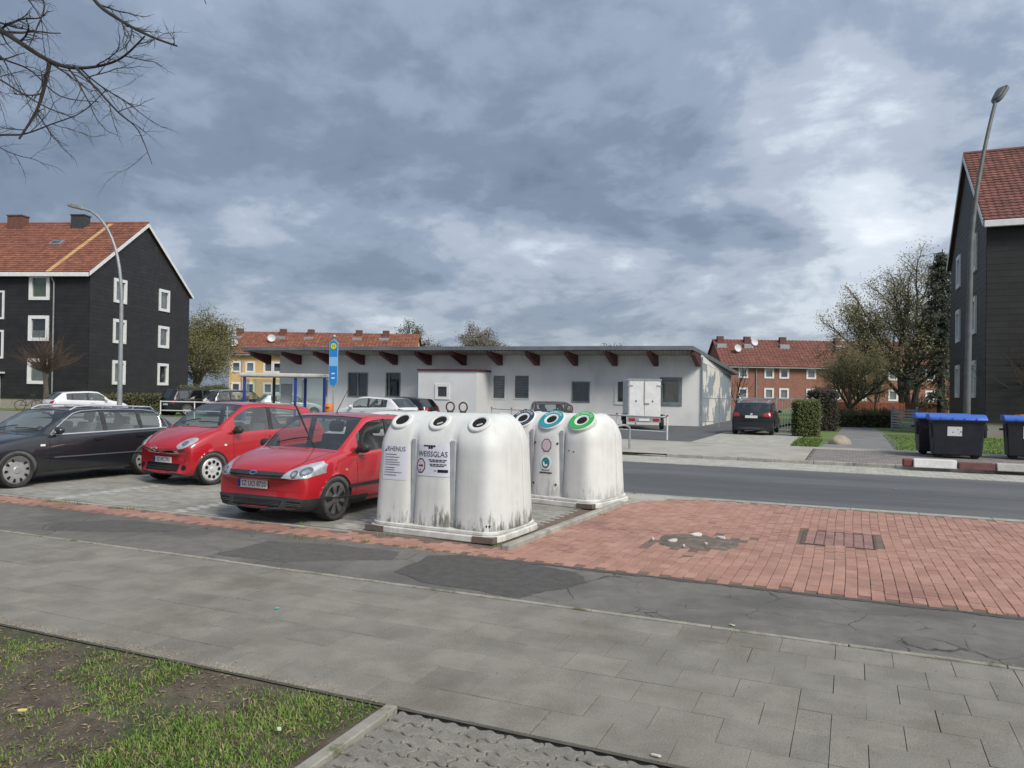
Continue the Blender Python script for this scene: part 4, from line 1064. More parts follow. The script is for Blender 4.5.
        for x in (fx, rx):
            R = r+0.045; zc = r+0.005
            near = lambda f: abs(f.calc_center_median().y) > W/2-0.28 and hypot(f.calc_center_median().x-x, f.calc_center_median().z-zc) < R+0.35
            fs = [f for f in bm.faces if near(f)]
            bmesh.ops.subdivide_edges(bm, edges=list({e for f in fs for e in f.edges}), cuts=1, use_grid_fill=True, smooth=0)
            fs = [f for f in bm.faces if near(f)]
            bmesh.ops.triangulate(bm, faces=[f for f in fs if len(f.verts) > 4])
            vs = {v for f in bm.faces if near(f) for v in f.verts}
            for v in vs:
                d = hypot(v.co.x-x, v.co.z-zc)
                if abs(d-R) < 0.026 and d > 1e-4 and v.co.z > Z0+0.01:
                    k = R/d; v.co.x = x+(v.co.x-x)*k; v.co.z = zc+(v.co.z-zc)*k
            dele = []
            for f in bm.faces:
                m = f.calc_center_median()
                if abs(m.y) > W/2-0.30 and hypot(m.x-x, m.z-zc) < R-0.001: dele.append(f)
            bmesh.ops.delete(bm, geom=dele, context='FACES')
            bes = [e for e in bm.edges if e.is_boundary]
            for e in bes:
                for v in e.verts:
                    d = hypot(v.co.x-x, v.co.z-zc)
                    if d < R+0.055 and abs(v.co.y) > W/2-0.30 and d > 1e-4: 
                        k = R/d; v.co.x = x+(v.co.x-x)*k; v.co.z = zc+(v.co.z-zc)*k
        bm.to_mesh(bodym); bm.free()
        bodym.polygons.foreach_set('use_smooth', [True]*len(bodym.polygons))
        bo.parent = root; c.body = bo
        mkobj('cabin_lining', lining, root)
        for x in (fx, rx):
            for sd in (1, -1):
                lm = MB(); R = r+0.046; n = 26; pts = [(x+R*cos(a), r+0.005+R*sin(a)) for a in [radians(-28)+(pi+radians(56))*k/n for k in range(n+1)]]
                y0, y1 = sd*(W/2-0.30), sd*(W/2-0.035)
                vs = [(p[0], y0, p[1]) for p in pts]+[(p[0], y1, p[1]) for p in pts]
                lm.add(vs, [(k, k+1, n+2+k, n+1+k) for k in range(n)]+[tuple(range(n+1))])
                lm.build('wheel_housing', 'black_plastic', root)
        gm = S.get('glass', 'car_glass')
        mkobj('windscreen', split({1}, 'windscreen', ['car_glass'], -0.006), root)
        mkobj('rear_window', split({3}, 'rear_window', [gm], -0.006), root)
        sg = split({2}, 'side_window', [gm], -0.007)
        for sd in (1, -1):
            bm = bmesh.new(); bm.from_mesh(sg); bmesh.ops.delete(bm, geom=[f for f in bm.faces if f.calc_center_median().y*sd < 0], context='FACES')
            # one pane for each window
            seen = set(); bm.faces.ensure_lookup_table()
            for f0 in bm.faces:
                if f0.index in seen: continue
                stack = [f0]; comp = []
                while stack:
                    f = stack.pop()
                    if f.index in seen: continue
                    seen.add(f.index); comp.append(f)
                    for e in f.edges: stack.extend(g for g in e.link_faces if g.index not in seen)
                pm_ = MB(); mp = {}
                for f in comp:
                    for v in f.verts:
                        if v not in mp: mp[v] = len(pm_.v); pm_.v.append(tuple(v.co))
                    pm_.f.append(tuple(mp[v] for v in f.verts)); pm_.m.append(0)
                q = pm_.mesh('side_window', gm); q.polygons.foreach_set('use_smooth', [True]*len(q.polygons)); mkobj('side_window', q, root)
            bm.free()
        # wheels
        rim = rims(S.get('rim', 'alloy')).mesh('wheel', [S.get('rim_mat', 'hubcap'), 'hole_black'], smooth=True, angle=30)
        k = r/0.30; tw = 0.098
        tb = MB(); tb.lathe([(0.225*k, tw*.55), (0.24*k, tw*.80), (0.262*k, tw*.98), (0.285*k, tw*.92), (0.298*k, tw*.62), (0.30*k, 0.0), (0.298*k, -tw*.62), (0.285*k, -tw*.92), (0.24*k, -tw*.85), (0.225*k, -tw*.6)], 40)
        tyre = tb.mesh('tyre', 'black_rubber', smooth=True, angle=50)
        for x in (fx, rx):
            for sd in (1, -1):
                o = mkobj('wheel', rim, root); o.location = (x, sd*(W/2-0.115+0.055), r); o.rotation_euler = (-sd*pi/2, 0.3*x, 0)
                o.scale = (k, k, 1.0)
                t = mkobj('tyre', tyre, o); t.location = (0, 0, -0.055); t.scale = (1/k, 1/k, 1.0)
        # inside: floor, dashboard, seats, steering wheel
        ins = MB(); xw = c.X(S['cowl']); belt = S['belt']
        ins.box(((xw+c.X(S['roof1']))/2, 0, 0.34), (abs(c.X(S['roof1'])-xw)-0.25, W-0.32, 0.04))
        ins.box((xw-0.22, 0, belt-0.12), (0.34, W-0.36, 0.16))
        ins.build('cabin_floor', 'cabin', root, bevel=0.03)
        def seat(x, y, hw):
            sm = MB(); sm.box((x, y, 0.50), (0.48, hw, 0.16)); T = Tm((x-0.24, y, 0.56), 0, 0, radians(-14)); sm.bb((-0.06, -hw/2, 0), (0.06, hw/2, 0.56), 0, T); sm.bb((-0.045, -0.13, 0.60), (0.045, 0.13, 0.78), 0, T)
            sm.build('seat', 'seat_cloth', root, bevel=0.035, bseg=2)
        zc = S.get('seat_x', xw-0.95)
        seat(zc, 0.36, 0.46); seat(zc, -0.36, 0.46)
        rs_ = MB(); xr = zc-0.82; rs_.box((xr, 0, 0.52), (0.46, W-0.45, 0.16)); T = Tm((xr-0.22, 0, 0.56), 0, 0, radians(-16)); rs_.bb((-0.06, -(W-0.45)/2, 0), (0.06, (W-0.45)/2, 0.50), 0, T)
        for y in (-0.38, 0.38): rs_.bb((-0.04, y-0.12, 0.52), (0.04, y+0.12, 0.66), 0, T)
        rs_.build('rear_seat', 'seat_cloth', root, bevel=0.03)
        sw = MB(); cx = Vector((xw-0.45, 0.36, belt-0.02)); ring = []
        for q in range(20): a = 2*pi*q/20; ring.append(cx+Vector((sin(a)*0.08, cos(a)*0.18, sin(a)*0.16)))
        sw.tube(ring, 0.014, 6, closed=True); sw.build('steering_wheel', 'black_plastic', root, smooth=True)
        # mirrors
        zmi = belt+0.07; xm = c.X(S['cowl']+0.34)
        for sd in (1, -1):
            mm = MB(); mm.lathe([(0.0, -0.075), (0.06, -0.07), (0.088, -0.02), (0.088, 0.03), (0.06, 0.055), (0.0, 0.06)], 14, T=Tm((xm, sd*(W/2+0.075), zmi+0.02), 0, 0, pi/2) @ Matrix.Diagonal((0.82, 1.15, 1.0, 1)))
            mm.box((xm, sd*(W/2-0.01), zmi-0.03), (0.07, 0.10, 0.035)); mm.build('door_mirror', S.get('mirror', pm), root, smooth=True, angle=60)
        return root
    # ---- conforming trim: polygons pressed onto the body along an axis
    def press(c, poly, axis, out=0.004, thick=0.006, step=0.05):
        """axis 'f','b','l','r','t': polygon given as (y,z), (y,z), (x,z), (x,z), (x,y)"""
        bm = bmesh.new(); D = 4.0
        def lift(u, v):
            return {'f': (D, u, v), 'b': (-D, u, v), 'l': (u, D, v), 'r': (u, -D, v), 't': (u, v, D)}[axis]
        dr = {'f': Vector((-1, 0, 0)), 'b': Vector((1, 0, 0)), 'l': Vector((0, -1, 0)), 'r': Vector((0, 1, 0)), 't': Vector((0, 0, -1))}[axis]
        vs = [bm.verts.new(lift(u, v)) for u, v in poly]; bm.faces.new(vs)
        us = [p[0] for p in poly]; vv = [p[1] for p in poly]
        for (a, b, isu) in ((min(us), max(us), True), (min(vv), max(vv), False)):
            n = int((b-a)/step)
            for i in range(1, n+1):
                q = a+(b-a)*i/(n+1); pco = lift(q, 0) if isu else lift(0, q)
                no = Vector(lift(1, 0))-Vector(lift(0, 0)) if isu else Vector(lift(0, 1))-Vector(lift(0, 0))
                bmesh.ops.bisect_plane(bm, geom=bm.verts[:]+bm.edges[:]+bm.faces[:], plane_co=pco, plane_no=no)
        bmesh.ops.triangulate(bm, faces=[f for f in bm.faces if len(f.verts) > 4])
        last = None; nor = {}
        miss = []
        for v in bm.verts:
            hit, n, _, _ = c.bvh.ray_cast(v.co, dr, 8.0)
            if hit is None: miss.append(v); continue
            if n.dot(dr) > 0: n = -n
            v.co = hit+n*out; nor[v] = n; last = hit
        for v in miss:      # past the silhouette: fold onto the nearest point of the body
            hit, n, _, _ = c.bvh.find_nearest(v.co+dr*(D-0.5))
            if n.dot(dr) > 0: n = -n
            v.co = hit+n*out; nor[v] = n
        mb = MB(); id_ = {v: i for i, v in enumerate(bm.verts)}
        top = [tuple(v.co) for v in bm.verts]; bot = [tuple(v.co-nor[v]*thick) for v in bm.verts]; m = len(top)
        mb.v = top+bot
        for f in bm.faces: mb.f.append(tuple(id_[v] for v in f.verts)); mb.m.append(0)
        for e in bm.edges:
            if e.is_boundary: a, b = id_[e.verts[0]], id_[e.verts[1]]; mb.f.append((a, b, m+b, m+a)); mb.m.append(0)
        bm.free(); return mb
    def fit(c, name, poly, axis, m, out=0.004, thick=0.006, step=0.05, parent=None, mirror=False, smooth=True):
        res = []
        polys = [(poly, axis)]
        if mirror:
            if axis in ('f', 'b'): polys.append(([(-u, v) for u, v in poly][::-1], axis))
            elif axis == 't': polys.append(([(u, -v) for u, v in poly][::-1], axis))
            else: polys.append((poly, 'r' if axis == 'l' else 'l'))
        for p, a in polys:
            mb = c.press(p, a, out, thick, step); me = mb.mesh(name, m)
            bm = bmesh.new(); bm.from_mesh(me); bmesh.ops.recalc_face_normals(bm, faces=bm.faces); bm.to_mesh(me); bm.free()
            if smooth: finish(me, 50)
            res.append(mkobj(name, me, parent or c.root))
        return res
    def seam(c, pts, axis, m='hole_black', w=0.006, name='panel_gap', mirror=True, out=0.0015):
        """a thin line drawn on the body"""
        for p, q in zip(pts[:-1], pts[1:]):
            d = Vector((q[0]-p[0], q[1]-p[1])); n = Vector((-d.y, d.x)).normalized()*w/2
            e = d.normalized()*w*0.3
            c.fit(name, [(p[0]+n.x-e.x, p[1]+n.y-e.y), (p[0]-n.x-e.x, p[1]-n.y-e.y), (q[0]-n.x+e.x, q[1]-n.y+e.y), (q[0]+n.x+e.x, q[1]+n.y+e.y)], axis, m, out, 0.003, 0.08, mirror=mirror)
    def plate(c, txt, axis, y, z, tilt=0.0):
        """number plate with blue strip and lettering"""
        D = 4.0; o = Vector((D if axis == 'f' else -D, y, z)); dr = Vector((-1 if axis == 'f' else 1, 0, 0))
        hit, n, _, _ = c.bvh.ray_cast(o, dr, 8)
        sg = 1 if axis == 'f' else -1
        p = MB(); x = hit.x+sg*0.022
        p.bb((x-0.012, y-0.26, z-0.056), (x, y+0.26, z+0.056)); po = p.build('number_plate', 'plate_white', c.root, bevel=0.004)
        # seen from outside, the blue strip is at the left
        ly = y-sg*0.237      # front: viewer's left is local -y
        b = MB(); b.bb((x-0.002, ly-0.023, z-0.052), (x+sg*0.001, ly+0.023, z+0.052)); b.build('country_strip', 'plate_blue', po)
        if txt:
            t = MB(); T = frame_T(Vector((x+sg*0.002, y+sg*0.022, z)), (0, sg, 0), (0, 0, 1))
            text_mb(t, txt, 0.105, T, 0, squeeze=0.80); t.build('plate_lettering', 'black_print', po)
        return po

HATCH = dict(L=3.92, W=1.68, H=1.47, wb=2.49, fo=0.78, tyre=0.30, belt=0.90, belt_rear=0.99, hood=(0.74, 0.985), cowl=0.93, roof0=1.62, roof1=3.42, back=3.80, zroof=(1.455, 1.40),
             zback=0.98, ztail=0.80, bpillar=2.12, glass_end=3.05, paint='paint_red', tailrake=0.10)
mat('ford_blue', (0.02, 0.03, 0.09), rough=0.3)
def ell(cy, cz, ry, rz, n=22, rot=0.0):
    return [(cy+ry*cos(t)*cos(rot)-rz*sin(t)*sin(rot), cz+ry*cos(t)*sin(rot)+rz*sin(t)*cos(rot)) for t in [2*pi*k/n for k in range(n)]]
def lamp(c, poly, axis='f', pods=(), m='lamp_silver', out=0.006, mirror=True):
    """head lamp: silvery bowl, dark pods, clear lens"""
    for o in c.fit('headlight', poly, axis, m, out, 0.014, 0.035, mirror=mirror):
        sg = 1 if sum(v.co.y for v in o.data.vertices) > 0 else -1
        for (cy, cz, r) in pods:
            c.fit('reflector', ell(sg*cy, cz, r, r, 16), axis, 'trim_grey', out+0.003, 0.004, 0.04, parent=o)
            c.fit('bulb', ell(sg*cy, cz, r*0.55, r*0.55, 12), axis, 'chrome', out+0.005, 0.004, 0.04, parent=o)
def side_common(c, doors, handles, z0=0.24, ztop=None, moulding=None, mm='black_plastic'):
    S = c.S; X = c.X
    for s in doors: c.seam([(X(s), z0+0.02), (X(s)-0.02, 0.55), (X(s-0.005), S['belt']-0.005)], 'l')
    if len(doors) > 1: c.seam([(X(doors[0]), z0+0.02), (X(doors[-1])+0.12, z0+0.02)], 'l')
    for s, z in handles: c.fit('door_handle', [(X(s)-0.09, z-0.018), (X(s)+0.09, z-0.018), (X(s)+0.09, z+0.018), (X(s)-0.09, z+0.018)], 'l', S.get('handle', S['paint']), 0.028, 0.024, mirror=True)
    if moulding: a, b, z, h = moulding; c.fit('side_moulding', [(X(b), z-h), (X(a), z-h), (X(a), z+h), (X(b), z+h)], 'l', mm, 0.010, 0.012, mirror=True)
def wipers(c, raised=False):
    xw = c.X(c.S['cowl']+0.02); zb = c.S['hood'][1]+0.02
    def on(x, y): 
        h = c.bvh.ray_cast(Vector((x, y, 4)), Vector((0, 0, -1)), 8)[0]; return h
    for y0, y1 in ((0.10, 0.62), (-0.45, 0.05)):
        if raised and y0 > 0: continue
        pts = [on(xw-0.05-0.018*k, y0+(y1-y0)*k/4)+Vector((0, 0, 0.018)) for k in range(5)]
        w = MB(); w.tube(pts, 0.009, 6); w.build('wiper', 'black_plastic', c.root, smooth=True)

def fiesta():
    S = dict(HATCH, rim='spokes', rim_mat='hubcap_dark', mirror='black_plastic', handle='black_plastic', hood=(0.76, 0.985), nosedrop=0.15, plan_front=0.24)
    c = Car(S); r = c.make('parked_car', 'red hatchback with a black lower bumper and one wiper folded out, beside the glass bank', 'car', detail=2); X = c.X
    c.fit('lower_bumper', [(-0.80, 0.19), (0.80, 0.19), (0.81, 0.36), (0.40, 0.375), (-0.40, 0.375), (-0.81, 0.36)], 'f', 'bumper_black', 0.016, 0.03, 0.04)
    c.fit('air_intake', [(-0.40, 0.245), (0.40, 0.245), (0.42, 0.325), (-0.42, 0.325)], 'f', 'hole_black', 0.018, 0.01)
    for z in (0.265, 0.285, 0.305): c.fit('intake_bar', [(-0.40, z-0.004), (0.40, z-0.004), (0.40, z+0.004), (-0.40, z+0.004)], 'f', 'bumper_black', 0.023, 0.008, 0.1)
    c.fit('fog_recess', [(0.50, 0.25), (0.70, 0.255), (0.70, 0.325), (0.50, 0.325)], 'f', 'hole_black', 0.018, 0.01, mirror=True)
    for z in (0.270, 0.292): c.fit('fog_bar', [(0.50, z), (0.70, z), (0.70, z+0.006), (0.50, z+0.006)], 'f', 'trim_grey', 0.022, 0.006, mirror=True)
    c.fit('grille', [(-0.47, 0.635), (0.47, 0.635), (0.50, 0.705), (0.30, 0.715), (-0.30, 0.715), (-0.50, 0.705)], 'f', 'bumper_black', 0.006, 0.012)
    c.fit('grille_bar', [(-0.46, 0.655), (0.46, 0.655), (0.47, 0.668), (-0.47, 0.668)], 'f', 'hole_black', 0.010, 0.006)
    c.fit('badge', ell(0, 0.69, 0.062, 0.026), 'f', 'chrome', 0.014, 0.01, 0.03); c.fit('badge_field', ell(0, 0.69, 0.050, 0.016), 'f', 'ford_blue', 0.016, 0.004, 0.03)
    lamp(c, [(0.44, 0.640), (0.60, 0.625), (0.76, 0.64), (0.815, 0.69), (0.80, 0.80), (0.755, 0.845), (0.64, 0.80), (0.52, 0.735)], pods=((0.60, 0.69, 0.045), (0.71, 0.72, 0.055)))
    if False: c.fit('turn_lamp', [(0.765, 0.66), (0.808, 0.69), (0.80, 0.77), (0.775, 0.76)], 'f', 'pale_litter' if 'pale_litter' in MAT else 'plate_white', 0.010, 0.004, mirror=True)
    c.plate('SZ UO 8720', 'f', -0.10, 0.525)
    c.seam([(-0.80, 0.625), (0.80, 0.625)], 'f', mirror=False)
    c.seam([(X(0.16), 0.50), (X(0.5), 0.62), (X(0.9), 0.69)], 't')
    side_common(c, (1.22, 2.32), ((2.18, 0.80),), moulding=(1.05, 2.95, 0.46, 0.026))
    c.fit('side_repeater', ell(X(0.98), 0.70, 0.03, 0.018), 'l', 'amber', 0.006, 0.006, mirror=True)
    c.fit('mirror_sail', [(X(1.44), 0.915), (X(1.12), 0.915), (X(1.40), 1.05)], 'l', 'black_plastic', 0.004, 0.006, mirror=True)
    wipers(c, True)
    # the wiper arm that stands away from the screen, and the aerial
    w = MB(); p0 = Vector((X(0.98), 0.24, 1.0)); p1 = Vector((X(0.62), 0.40, 1.17)); p2 = Vector((X(0.70), 0.30, 1.60))
    h = c.bvh.ray_cast(Vector((p0.x, p0.y, 4)), Vector((0, 0, -1)), 8)[0]
    p0 = h+Vector((0, 0, -0.01)); e = p0+Vector((0.16, -0.16, 0.52)); m = p0.lerp(e, 0.45)+Vector((0.02, 0, 0.0))
    w.tube([p0, m, e], [0.012, 0.010, 0.006], 6); w.box(p0.lerp(e, 0.72)+Vector((0.012, 0, 0)), (0.02, 0.02, 0.02))
    d = (e-p0).normalized(); a = p0+d*0.22+Vector((0.018, 0, 0)); b = p0+d*0.70+Vector((0.018, 0, 0)); w.tube([a, b], 0.013, 6)
    w.build('folded_wiper', 'black_plastic', r, smooth=True)
    ar = MB(); hr = c.bvh.ray_cast(Vector((X(1.82), 0, 4)), Vector((0, 0, -1)), 8)[0]; ar.tube([hr-Vector((0, 0, .01)), hr+Vector((0, 0, 0.03)), hr+Vector((-0.30, 0, 0.40))], [0.012, 0.008, 0.0035], 6); ar.build('aerial', 'black_plastic', r)
    return c, r

def micra():
    S = dict(HATCH, L=3.73, W=1.66, H=1.54, wb=2.43, fo=0.66, tyre=0.293, belt=0.93, belt_rear=1.02, hood=(0.80, 1.06), nosedrop=0.16, cowl=0.80, roof0=1.50, roof1=3.22, back=3.62, zroof=(1.50, 1.44), zback=1.0, ztail=0.82, bpillar=2.06, glass_end=2.86,
             paint='paint_red_deep', rim='holes', rim_mat='hubcap_white', plan_front=0.30, mirror='black_plastic', tumble=0.78)
    c = Car(S); r = c.make('parked_car', 'small rounded red car with oval headlights, between the dark estate and the other red car', 'car'); X = c.X
    lamp(c, ell(0.605, 0.79, 0.135, 0.082, 24, 0.55), pods=((0.60, 0.785, 0.045),))
    for sg in (1, -1):
        c.fit('grille_frame', [(sg*a, b) for a, b in ((0.10, 0.585), (0.44, 0.60), (0.50, 0.665), (0.13, 0.655))][::sg], 'f', 'chrome', 0.006, 0.010)
        c.fit('grille', [(sg*a, b) for a, b in ((0.125, 0.600), (0.34, 0.608), (0.36, 0.646), (0.14, 0.642))][::sg], 'f', 'hole_black', 0.010, 0.008)
    c.fit('badge', ell(0, 0.685, 0.055, 0.04), 'f', 'chrome', 0.010, 0.008, 0.03)
    c.plate('SZ HC 793', 'f', 0.0, 0.47)
    c.fit('air_intake', [(-0.46, 0.27), (0.46, 0.27), (0.48, 0.41), (-0.48, 0.41)], 'f', 'hole_black', 0.004, 0.01)
    for z in (0.31, 0.35): c.fit('intake_bar', [(-0.46, z-0.006), (0.46, z-0.006), (0.46, z+0.006), (-0.46, z+0.006)], 'f', 'bumper_black', 0.010, 0.008, 0.1)
    c.fit('fog_recess', ell(0.60, 0.345, 0.055, 0.05), 'f', 'hole_black', 0.006, 0.01, mirror=True)
    c.fit('number_surround', [(-0.36, 0.40), (0.36, 0.40), (0.36, 0.54), (-0.36, 0.54)], 'f', 'paint_red_deep', 0.008, 0.008) if False else None
    c.seam([(X(0.22), 0.46), (X(0.5), 0.56), (X(0.78), 0.64)], 't'); c.seam([(0.52, 0.66), (0.78, 0.60)], 'f')
    side_common(c, (1.10, 2.22), ((2.08, 0.86),))
    c.fit('side_repeater', ell(X(0.92), 0.74, 0.03, 0.018), 'l', 'plate_white', 0.006, 0.006, mirror=True)
    c.fit('mirror_sail', [(X(1.34), 0.945), (X(1.0), 0.945), (X(1.28), 1.09)], 'l', 'black_plastic', 0.004, 0.006, mirror=True)
    wipers(c)
    return c, r

def estate():
    S = dict(HATCH, L=4.55, W=1.77, H=1.405, wb=2.65, fo=0.90, tyre=0.315, belt=0.90, belt_rear=0.955, hood=(0.72, 0.965), cowl=1.24, roof0=1.98, roof1=3.95, back=4.40, zroof=(1.405, 1.37), zback=0.97, ztail=0.82, bpillar=2.62, cpillar=3.42, glass_end=4.00,
             paint='paint_midnight', rim='slots', rim_mat='hubcap', handle='paint_midnight', tumble=0.74)
    c = Car(S); r = c.make('parked_car', 'dark blue-black estate car with chrome window line and silver roof rails', 'car'); X = c.X
    lamp(c, [(0.42, 0.60), (0.70, 0.59), (0.82, 0.64), (0.80, 0.72), (0.62, 0.73), (0.44, 0.70)], pods=((0.56, 0.655, 0.04), (0.68, 0.66, 0.045)))
    c.fit('grille', [(-0.30, 0.62), (0.30, 0.62), (0.36, 0.735), (-0.36, 0.735)], 'f', 'hole_black', 0.006, 0.01); c.fit('air_intake', [(-0.5, 0.27), (0.5, 0.27), (0.5, 0.38), (-0.5, 0.38)], 'f', 'hole_black', 0.004, 0.01)
    c.plate('', 'f', 0, 0.50)
    side_common(c, (1.46, 2.60, 3.50), ((2.44, 0.80), (3.36, 0.825)), moulding=(1.55, 3.60, 0.50, 0.010), mm='trim_grey')
    c.fit('side_repeater', [(X(1.33)-0.05, 0.715), (X(1.33)+0.04, 0.715), (X(1.33)+0.04, 0.75), (X(1.33)-0.05, 0.75)], 'l', 'plate_white', 0.006, 0.006, mirror=True)
    # chrome strips along the window line
    n = 12
    for k in range(n):
        s0 = 1.52+(4.06-1.52)*k/n; s1 = 1.52+(4.06-1.52)*(k+1)/n; z = lambda s: S['belt']+0.006+(S['belt_rear']-S['belt'])*max(0, min(1, (s-1.24)/(3.95-1.24)))
        c.fit('window_trim', [(X(s1), z(s1)-0.011), (X(s0), z(s0)-0.011), (X(s0), z(s0)+0.011), (X(s1), z(s1)+0.011)], 'l', 'trim_alu', 0.006, 0.006, mirror=True)
    top = [(1.50, 0.915), (1.66, 1.05), (1.84, 1.18), (2.02, 1.29), (2.2, 1.335), (2.6, 1.355), (3.1, 1.355), (3.6, 1.335), (3.85, 1.30), (4.03, 1.14), (4.10, 0.975)]
    for (s0, z0), (s1, z1) in zip(top[:-1], top[1:]): c.seam([(X(s0), z0), (X(s1), z1)], 'l', 'trim_alu', 0.014, 'window_trim', out=0.005)
    for sd in (1, -1):
        pts = []
        for k in range(15):
            s = 2.02+(3.98-2.02)*k/14; y = sd*(0.585-0.03*(k/14)); h = c.bvh.ray_cast(Vector((X(s), y, 4)), Vector((0, 0, -1)), 8)[0]
            pts.append(h+Vector((0, 0, -0.005 if k in (0, 14) else 0.045)))
        q = MB(); q.tube(pts, 0.017, 8)
        for k in (5, 10): q.tube([pts[k], pts[k]-Vector((0, 0, 0.06))], 0.016, 6)
        q.build('roof_rail', 'chrome' if False else 'lamp_silver', r, smooth=True)
    wipers(c)
    return c, r

def rear_dress(c, txt='', lampz=(0.72, 0.92), lampy=(0.46, 0.80), plate_z=0.66, lid=0.62, badge=True, skirt='bumper_black', lampm='tail_red'):
    z0, z1 = lampz; y0, y1 = lampy
    for o in c.fit('tail_light', [(y0, z0+0.02), (y1, z0), (y1+0.02, z1), (y1-0.06, z1+0.02), (y0+0.04, z1-0.03)], 'b', lampm, 0.006, 0.012, 0.06, mirror=True): pass
    c.plate(txt, 'b', 0, plate_z)
    if badge: c.fit('badge', ell(0, (z0+z1)/2+0.02, 0.05, 0.05), 'b', 'chrome', 0.008, 0.008, 0.03)
    c.seam([(-0.60, lid), (0.60, lid)], 'b', mirror=False)
    w = c.S['W']/2
    c.fit('rear_skirt', [(-0.6*w, 0.21), (0.6*w, 0.21), (0.62*w, 0.34), (-0.62*w, 0.34)], 'b', skirt, 0.006, 0.012, 0.1)
def rails(c, y, s0, s1, m='lamp_silver'):
    for sd in (1, -1):
        pts = []
        for k in range(9):
            s = s0+(s1-s0)*k/8; h = c.bvh.ray_cast(Vector((c.X(s), sd*y, 4)), Vector((0, 0, -1)), 8)[0]; pts.append(h+Vector((0, 0, -0.005 if k in (0, 8) else 0.05)))
        q = MB(); q.tube(pts, 0.017, 6); q.build('roof_rail', m, c.root, smooth=True)
def simple(spec, label, rear=True, txt='', lampm='tail_red', lampz=(0.74, 0.94), plate_z=0.70, front=True, doors=(1.2, 2.2), handles=((2.1, 0.82),)):
    S = dict(HATCH); S.update(spec); c = Car(S); r = c.make('parked_car', label, 'car', detail=2)
    w = S['W']/2
    rear_dress(c, txt, lampz, (0.55*w, 0.93*w), plate_z, lampm=lampm)
    if front:
        h = S['hood'][0]; lamp(c, [(0.5*w, h-0.11), (0.9*w, h-0.12), (0.95*w, h-0.02), (0.55*w, h-0.02)], pods=()); c.fit('grille', [(-0.42*w, h-0.13), (0.42*w, h-0.13), (0.42*w, h-0.05), (-0.42*w, h-0.05)], 'f', 'hole_black', 0.006, 0.01); c.plate('', 'f', 0, 0.45)
    side_common(c, doors, handles)
    return c, r
VWG = dict(L=4.2, W=1.79, H=1.48, wb=2.58, fo=0.87, tyre=0.315, belt=0.92, belt_rear=1.0, hood=(0.74, 0.99), cowl=1.10, roof0=1.78, roof1=3.62, back=4.06, zroof=(1.46, 1.41), zback=1.0, ztail=0.86, bpillar=2.36, cpillar=3.12, glass_end=3.42)
SUV = dict(L=4.5, W=1.84, H=1.68, wb=2.65, fo=0.90, tyre=0.34, belt=1.02, belt_rear=1.08, hood=(0.86, 1.10), cowl=1.18, roof0=1.80, roof1=4.12, back=4.40, zroof=(1.66, 1.62), zback=1.10, ztail=0.95, bpillar=2.45, cpillar=3.35, glass_end=4.0, zb=0.24)
#PLACE
# ---- where the cars stand
def put(r, x, y, heading, group=None):
    r.location = (x, y, 0); r.rotation_euler = (0, 0, radians(heading))
    if group: r['group'] = group
def axle_place(c, r, wx, wy, heading, side=1):
    """put the car so that its front wheel on the given side touches the ground at (wx, wy)"""
    h = radians(heading); f = Vector((cos(h), sin(h))); l = Vector((-sin(h), cos(h)))
    p = Vector((wx, wy))-f*(c.S['wb']/2)-l*side*(c.S['W']/2-0.06); put(r, p.x, p.y, heading)
c, r = fiesta(); g_ = GP(334, 520.5); axle_place(c, r, g_.x, g_.y, -91)
c, r = micra(); g_ = GP(211.5, 485); axle_place(c, r, g_.x, g_.y, -97)
c, r = estate(); g_ = GP(16, 488); axle_place(c, r, g_.x, g_.y, -92)
def far(spec, label, px, depth, heading, z=0.0, **k):
    c, r = simple(spec, label, **k); p = CF((px-512)/FPX*depth, depth); put(r, p.x, p.y, heading); r.location.z = z; return c, r
H = 90+math.degrees(YAW)          # heading straight away from the viewpoint
far(dict(VWG, paint='paint_white'), 'white hatchback with dark rear window parked before the dark block', 86, 43.0, H-40, txt='')
far(dict(SUV, paint='paint_black', glass='car_glass_dark'), 'black people carrier with its tailgate to the white railing', 199, 49.2, H-36)
c, r = far(dict(SUV, paint='paint_navy', H=1.62), 'dark grey off-roader with silver roof rails beside the black people carrier', 241, 49.0, H-42); rails(c, 0.62, 2.0, 4.0)
far(dict(VWG, paint='paint_silver'), 'pale silver hatchback standing behind the bus shelter glass', 290, 47.5, H-62)
far(dict(VWG, paint='paint_white', L=4.28, H=1.50), 'white hatchback with slanted rear quarter windows before the low hall', 376, 36.5, H+62)
far(dict(HATCH, paint='paint_black', glass='car_glass_dark'), 'black small car half hidden behind the white hatchback', 403, 40.0, H+66)
far(dict(HATCH, paint='paint_white', H=1.36, L=3.8, zroof=(1.345, 1.30)), 'low white car behind the red hatchback and the glass bank', 402, 18.2, H+70)
far(dict(VWG, paint='paint_wine', H=1.44), 'dark red car with its tail to the road before the hall', 550, 33.0, H+3, lampz=(0.80, 1.0))
c, r = far(dict(VWG, paint='paint_black', H=1.50, glass='car_glass_dark'), 'black car on the driveway with its tail to the road', 757, 35.6, 90, z=0.085, plate_z=0.80, lampz=(0.80, 0.98)); rails(c, 0.62, 1.9, 3.6)
